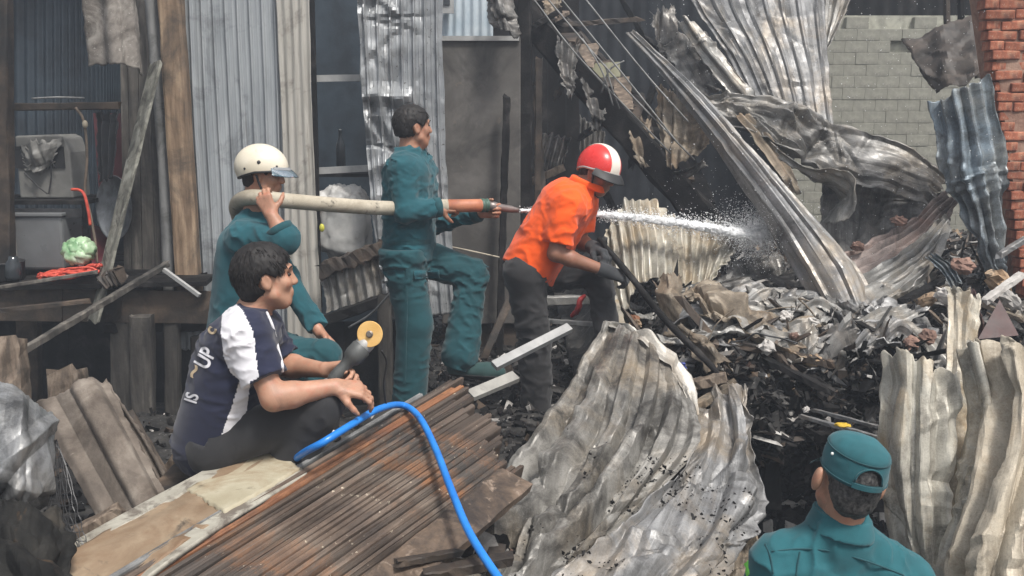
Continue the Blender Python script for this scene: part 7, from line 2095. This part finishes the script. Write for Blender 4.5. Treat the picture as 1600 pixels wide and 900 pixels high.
# ------------------------------------------------------------------ things in the left shack
M['white_plastic'] = worn('smoky_white_plastic', [(0.3, (.13, .127, .118)), (0.7, (.22, .215, .20))], 3, rough=(.45, .65), bump=.08, dirt=((.08, .075, .07), 3, .58, .1))
sh_ = empty('shelf', at(70, 320, 6.75), 'dark two-plank shelf holding the burnt appliance', 'shelf')
sz = at(70, 312, 6.6)[2]
xa, xb = at(-40, 315, 6.6)[0], at(140, 315, 6.6)[0]
for k in range(3): mesh_obj('plank', box_v(((xa + xb) / 2, 6.62 + k * .17, sz - .015 + .002 * k), ((xb - xa) / 2, .08, .014)), BOXF, M['char'], sh_)
mesh_obj('front_rail', box_v(((xa + xb) / 2 - .02, 6.53, sz - .085), ((xb - xa) / 2, .018, .03)), BOXF, M['darkmetal'], sh_)
rough_beam('upright', at(-20, 318, 6.56), at(-20, 450, 6.5), .05, .05, M['char'], sh_, up=(0, 1, 0))
rough_beam('upright', at(134, 318, 6.56), at(138, 450, 6.5), .04, .04, M['char'], sh_, up=(0, 1, 0))
# burnt appliance
ap = empty('burnt_appliance', at(66, 306, 6.7), 'grey-white burnt appliance with its melted front open, on the shelf', 'appliance')
ax0, ax1 = at(26, 250, 6.68)[0], at(110, 250, 6.68)[0]; az0, az1 = sz + .002, at(70, 210, 6.68)[2]
w_ = (ax1 - ax0) / 2; cx = (ax0 + ax1) / 2
prof = [(-w_, 0), (w_, 0), (w_, (az1 - az0) * .72), (w_ * .86, (az1 - az0) * .95), (w_ * .6, az1 - az0), (-w_, az1 - az0 - .01)]
Vb = [(cx + x, y, az0 + z) for y in (6.68, 6.96) for (x, z) in prof]
nP = len(prof)
Fb = [tuple(range(nP)), tuple(nP + k for k in range(nP))[::-1]] + [(k, nP + k, nP + (k + 1) % nP, (k + 1) % nP) for k in range(nP)]
bo = mesh_obj('housing', Vb, Fb, M['white_plastic'], ap); bev(bo, .012)
box('opening', at(62, 246, 6.675), (.17, .006, .075), M['black'], ap)
sheet('melted_panel', None, None, [[(30, 225, 6.66), (60, 222, 6.63), (100, 214, 6.66)], [(32, 248, 6.66), (62, 252, 6.62), (88, 240, 6.64)], [(34, 268, 6.66), (58, 270, 6.63), (82, 258, 6.66)]], M['white_plastic'], ribs=1, amp=0, nu=40, nv=40, crumple=.02, cf=6, tear=.03, thick=.004, seed=600, parent=ap, bite=.12)
for k, pts in enumerate([[(40, 230), (55, 248), (42, 262)], [(50, 232), (72, 240), (86, 262)], [(38, 270), (58, 290), (74, 303)], [(78, 240), (80, 275), (76, 303)]]):
    V_, F_ = tube_vf([at(x, y, 6.64) for (x, y) in pts], .005, 6, 20); mesh_obj('wire', V_, F_, M['black'] if k != 0 else M['white_plastic'], ap, smooth=True)
# clear bin
bx = empty('plastic_bin', at(76, 420, 6.5), 'cloudy clear plastic bin under the shelf', 'bin')
M['cloudy'] = worn('cloudy_bin', [(0.3, (.10, .103, .106)), (0.7, (.155, .16, .163))], 2, rough=(.25, .4), bump=.04)
c = at(76, 376, 6.62); hw = (at(116, 376, 6.62)[0] - at(36, 376, 6.62)[0]) / 2; hh = (at(76, 336, 6.62)[2] - at(76, 418, 6.62)[2]) / 2
Vb = []
for (z, s) in ((-hh, .94), (hh, 1.0)):
    Vb += [(c[0] - hw * s, c[1] - .16 * s, c[2] + z), (c[0] + hw * s, c[1] - .16 * s, c[2] + z), (c[0] + hw * s, c[1] + .16 * s, c[2] + z), (c[0] - hw * s, c[1] + .16 * s, c[2] + z)]
o = mesh_obj('bin_body', Vb, BOXF, M['cloudy'], bx); bev(o, .02)
box('bin_lid', c + np.array([0, 0, hh + .012]), (hw * 1.05, .175, .012), M['cloudy'], bx, bevel=.006)
box('label_patch', c + np.array([-hw + .03, -.163, -.05]), (.008, .002, .1), M['white_plastic'], bx)
# basin and round tray
M['maroon_plastic'] = flat('maroon_plastic', (.085, .016, .022), .45)
o = lathe('basin', at(140, 392, 6.75), (.2, -.75, .55), [(.10, 0), (.16, .07), (.17, .075), (.165, .08), (.15, .07), (.09, .012), (.001, .012)], M['maroon_plastic']); tag(o, 'maroon plastic basin tilted behind the cabbage', 'basin')
M['alu'] = flat('dull_aluminium', (.16, .17, .18), .4, metal=.5)
o = lathe('round_tray', at(180, 325, 6.72), (-.15, -.95, .1), [(.001, 0), (.20, 0), (.222, .006), (.228, .022), (.224, .024), (.215, .012), (.001, .008)], M['alu'], n=40)
o.scale = (.62, 1, 1); tag(o, 'dull round metal tray standing against the plank wall', 'tray')
o = box('red_board', at(172, 240, 7.3), (.10, .012, .30), flat('dark_red_panel', (.075, .016, .02), .6)); tag(o, 'dark red panel in the shadow of the shack', 'panel')
# cabbage in a bag
M['cabbage'] = worn('cabbage_in_bag', [(0.3, (.10, .24, .10)), (0.5, (.32, .46, .28)), (0.75, (.62, .68, .56))], 5, rough=(.3, .5), bump=.3, bscale=25)
cbg = empty('cabbage', at(126, 412, 6.35), 'pale green cabbage in a clear bag beside the red netting', 'cabbage')
ball('head', at(126, 391, 6.35), (.10, .10, .085), M['cabbage'], cbg, wob=.22, seed=3, n=20, m=28)
for k in range(6):
    a = k * 1.05
    ball('outer_leaf', at(126, 391, 6.35) + np.array([math.cos(a) * .045, -.04 + math.sin(a) * .02, math.sin(a) * .035]), (.062, .05, .055), M['cabbage'], cbg, wob=.4, seed=k + 11, n=12, m=16)
M['rednet'] = worn('red_net', [(0.3, (.36, .035, .022)), (0.7, (.60, .085, .05))], 20, rough=(.5, .7), bump=.5, bscale=60)
tr_ = np.random.default_rng(3)
NV = []; NF = []
for k in range(16):
    pts = []
    y0 = tr_.uniform(6.12, 6.42)
    for q in range(6):
        t = q / 5
        p = at(62 + 92 * t + tr_.uniform(-5, 5), 434 - 14 * t + tr_.uniform(-8, 7), y0 + tr_.uniform(-.04, .04)); pts.append(p)
    vv, ff = tube_vf(pts, tr_.uniform(.006, .013), 6, 26)
    NF += [tuple(i + len(NV) for i in f) for f in ff]; NV += list(vv)
o = mesh_obj('red_netting', np.array(NV), NF, M['rednet'], smooth=True); tag(o, 'heap of tangled red netting on the shack floor', 'netting')
o = tube('hanging_rope', [at(118, 168, 6.45), at(131, 190, 6.45), at(136, 245, 6.45), at(133, 298, 6.45), at(140, 330, 6.45), at(148, 372, 6.44), at(152, 412, 6.42)], .009, M['oldwood'], n=8); tag(o, 'brown cord hanging down past the shelf end', 'cord')
o = tube('red_rope', [at(112, 296, 6.47), at(124, 297, 6.45), at(132, 305, 6.42), at(138, 330, 6.42), at(141, 352, 6.42)], .010, M['rednet'], n=8); tag(o, 'short red cord looped over the shelf end', 'cord')
o = ball('light_bulb', at(133, 194, 6.43), (.018, .018, .026), M['paper']); tag(o, 'small pale plastic cap tied on the hanging cord', 'cap')
o = rough_beam('cross_rail', at(-40, 168, 6.5), at(185, 165, 6.6), .04, .05, M['char_brown'], seed=610); tag(o, 'dark rail across the shack opening below the hanging sheet', 'rail')
o = tube('metal_rod', [at(50, 154, 6.44), at(90, 152, 6.44), at(132, 153, 6.48)], .006, M['greypost'], n=6); tag(o, 'thin bright rod lying on the dark cross rail', 'rod')
o = rough_beam('floor_lath', at(-40, 455, 5.95), at(150, 425, 6.0), .05, .02, M['plank'], seed=611); tag(o, 'weathered lath lying along the shack floor edge', 'lath')
o = rough_beam('floor_lath', at(-40, 490, 5.9), at(140, 470, 6.0), .04, .03, M['char_brown'], seed=612); tag(o, 'scorched lath hanging below the shack floor edge', 'lath')
o = rough_beam('mossy_block', at(165, 440, 6.1), at(190, 428, 6.1), .10, .10, M['char_brown'], seed=613, jag=.3); tag(o, 'ragged dark lump caught on the leaning board', 'timber')
pt_ = lathe('cooking_pot', at(8, 440, 6.3), (0, 0, 1), [(.001, 0), (.10, 0), (.125, .03), (.13, .13), (.136, .135), (.126, .14), (.12, .03), (.001, .02)], M['darkmetal']); tag(pt_, 'sooty cooking pot at the far left of the shack floor', 'pot')
pt_ = lathe('jar', at(20, 436, 6.22), (.1, 0, 1), [(.001, 0), (.045, 0), (.05, .02), (.05, .10), (.03, .13), (.03, .15), (.001, .15)], M['glass_dark']); tag(pt_, 'dark jar standing before the sooty pot', 'jar')
sheet('hanging_cloth', 'dark cloth hanging in the shack opening right of the appliance', 'cloth', [[(150, 172, 6.62), (186, 176, 6.6)], [(152, 225, 6.6), (184, 225, 6.58)], [(156, 285, 6.6), (178, 280, 6.58)]], M_glove, ribs=3, amp=.012, nv=40, nu=30, crumple=.006, cf=3, tear=.02, thick=.004, seed=640)
# crumpled grey skirt right of officer, dark boards behind him
o = slat_wall('board_wall', 'dark brown boards between cupboard and ground behind the officer', 'wall', [(696, 478, 6.95), (815, 478, 6.95), (815, 585, 6.9), (700, 585, 6.9)], 6.9, 5, M['char_brown'], seed=620)
o = tube('thin_cable', [at(700, 385, 6.6), at(735, 392, 6.5), at(780, 402, 6.6)], .006, M['hose'], n=6); tag(o, 'thin pale cable between officer and charred post', 'cable')
o = rough_beam('leaning_lath', at(756, 560, 6.0), at(802, 455, 6.2), .05, .02, M['char_brown'], up=(0, 1, 0), seed=621); tag(o, 'scorched lath leaning between officer and orange shirt man', 'lath')

# ------------------------------------------------------------------ smoke-hazed air
hz = mesh_obj('haze', box_v((0, 6.0, 1.9), (14, 11, 4.1)), BOXF)
hz['kind'] = 'stuff'; hz['label'] = 'thin smoke hanging in the air'
hm_ = bpy.data.materials.new('haze'); hm_.use_nodes = True
ht = hm_.node_tree; ht.nodes.remove(ht.nodes['Principled BSDF'])
pv = ht.nodes.new('ShaderNodeVolumePrincipled'); pv.inputs['Color'].default_value = (.80, .88, 1.0, 1); pv.inputs['Density'].default_value = .0085
pv.inputs['Anisotropy'].default_value = .2
ht.links.new(pv.outputs[0], ht.nodes['Material Output'].inputs['Volume'])
hz.data.materials.append(hm_)
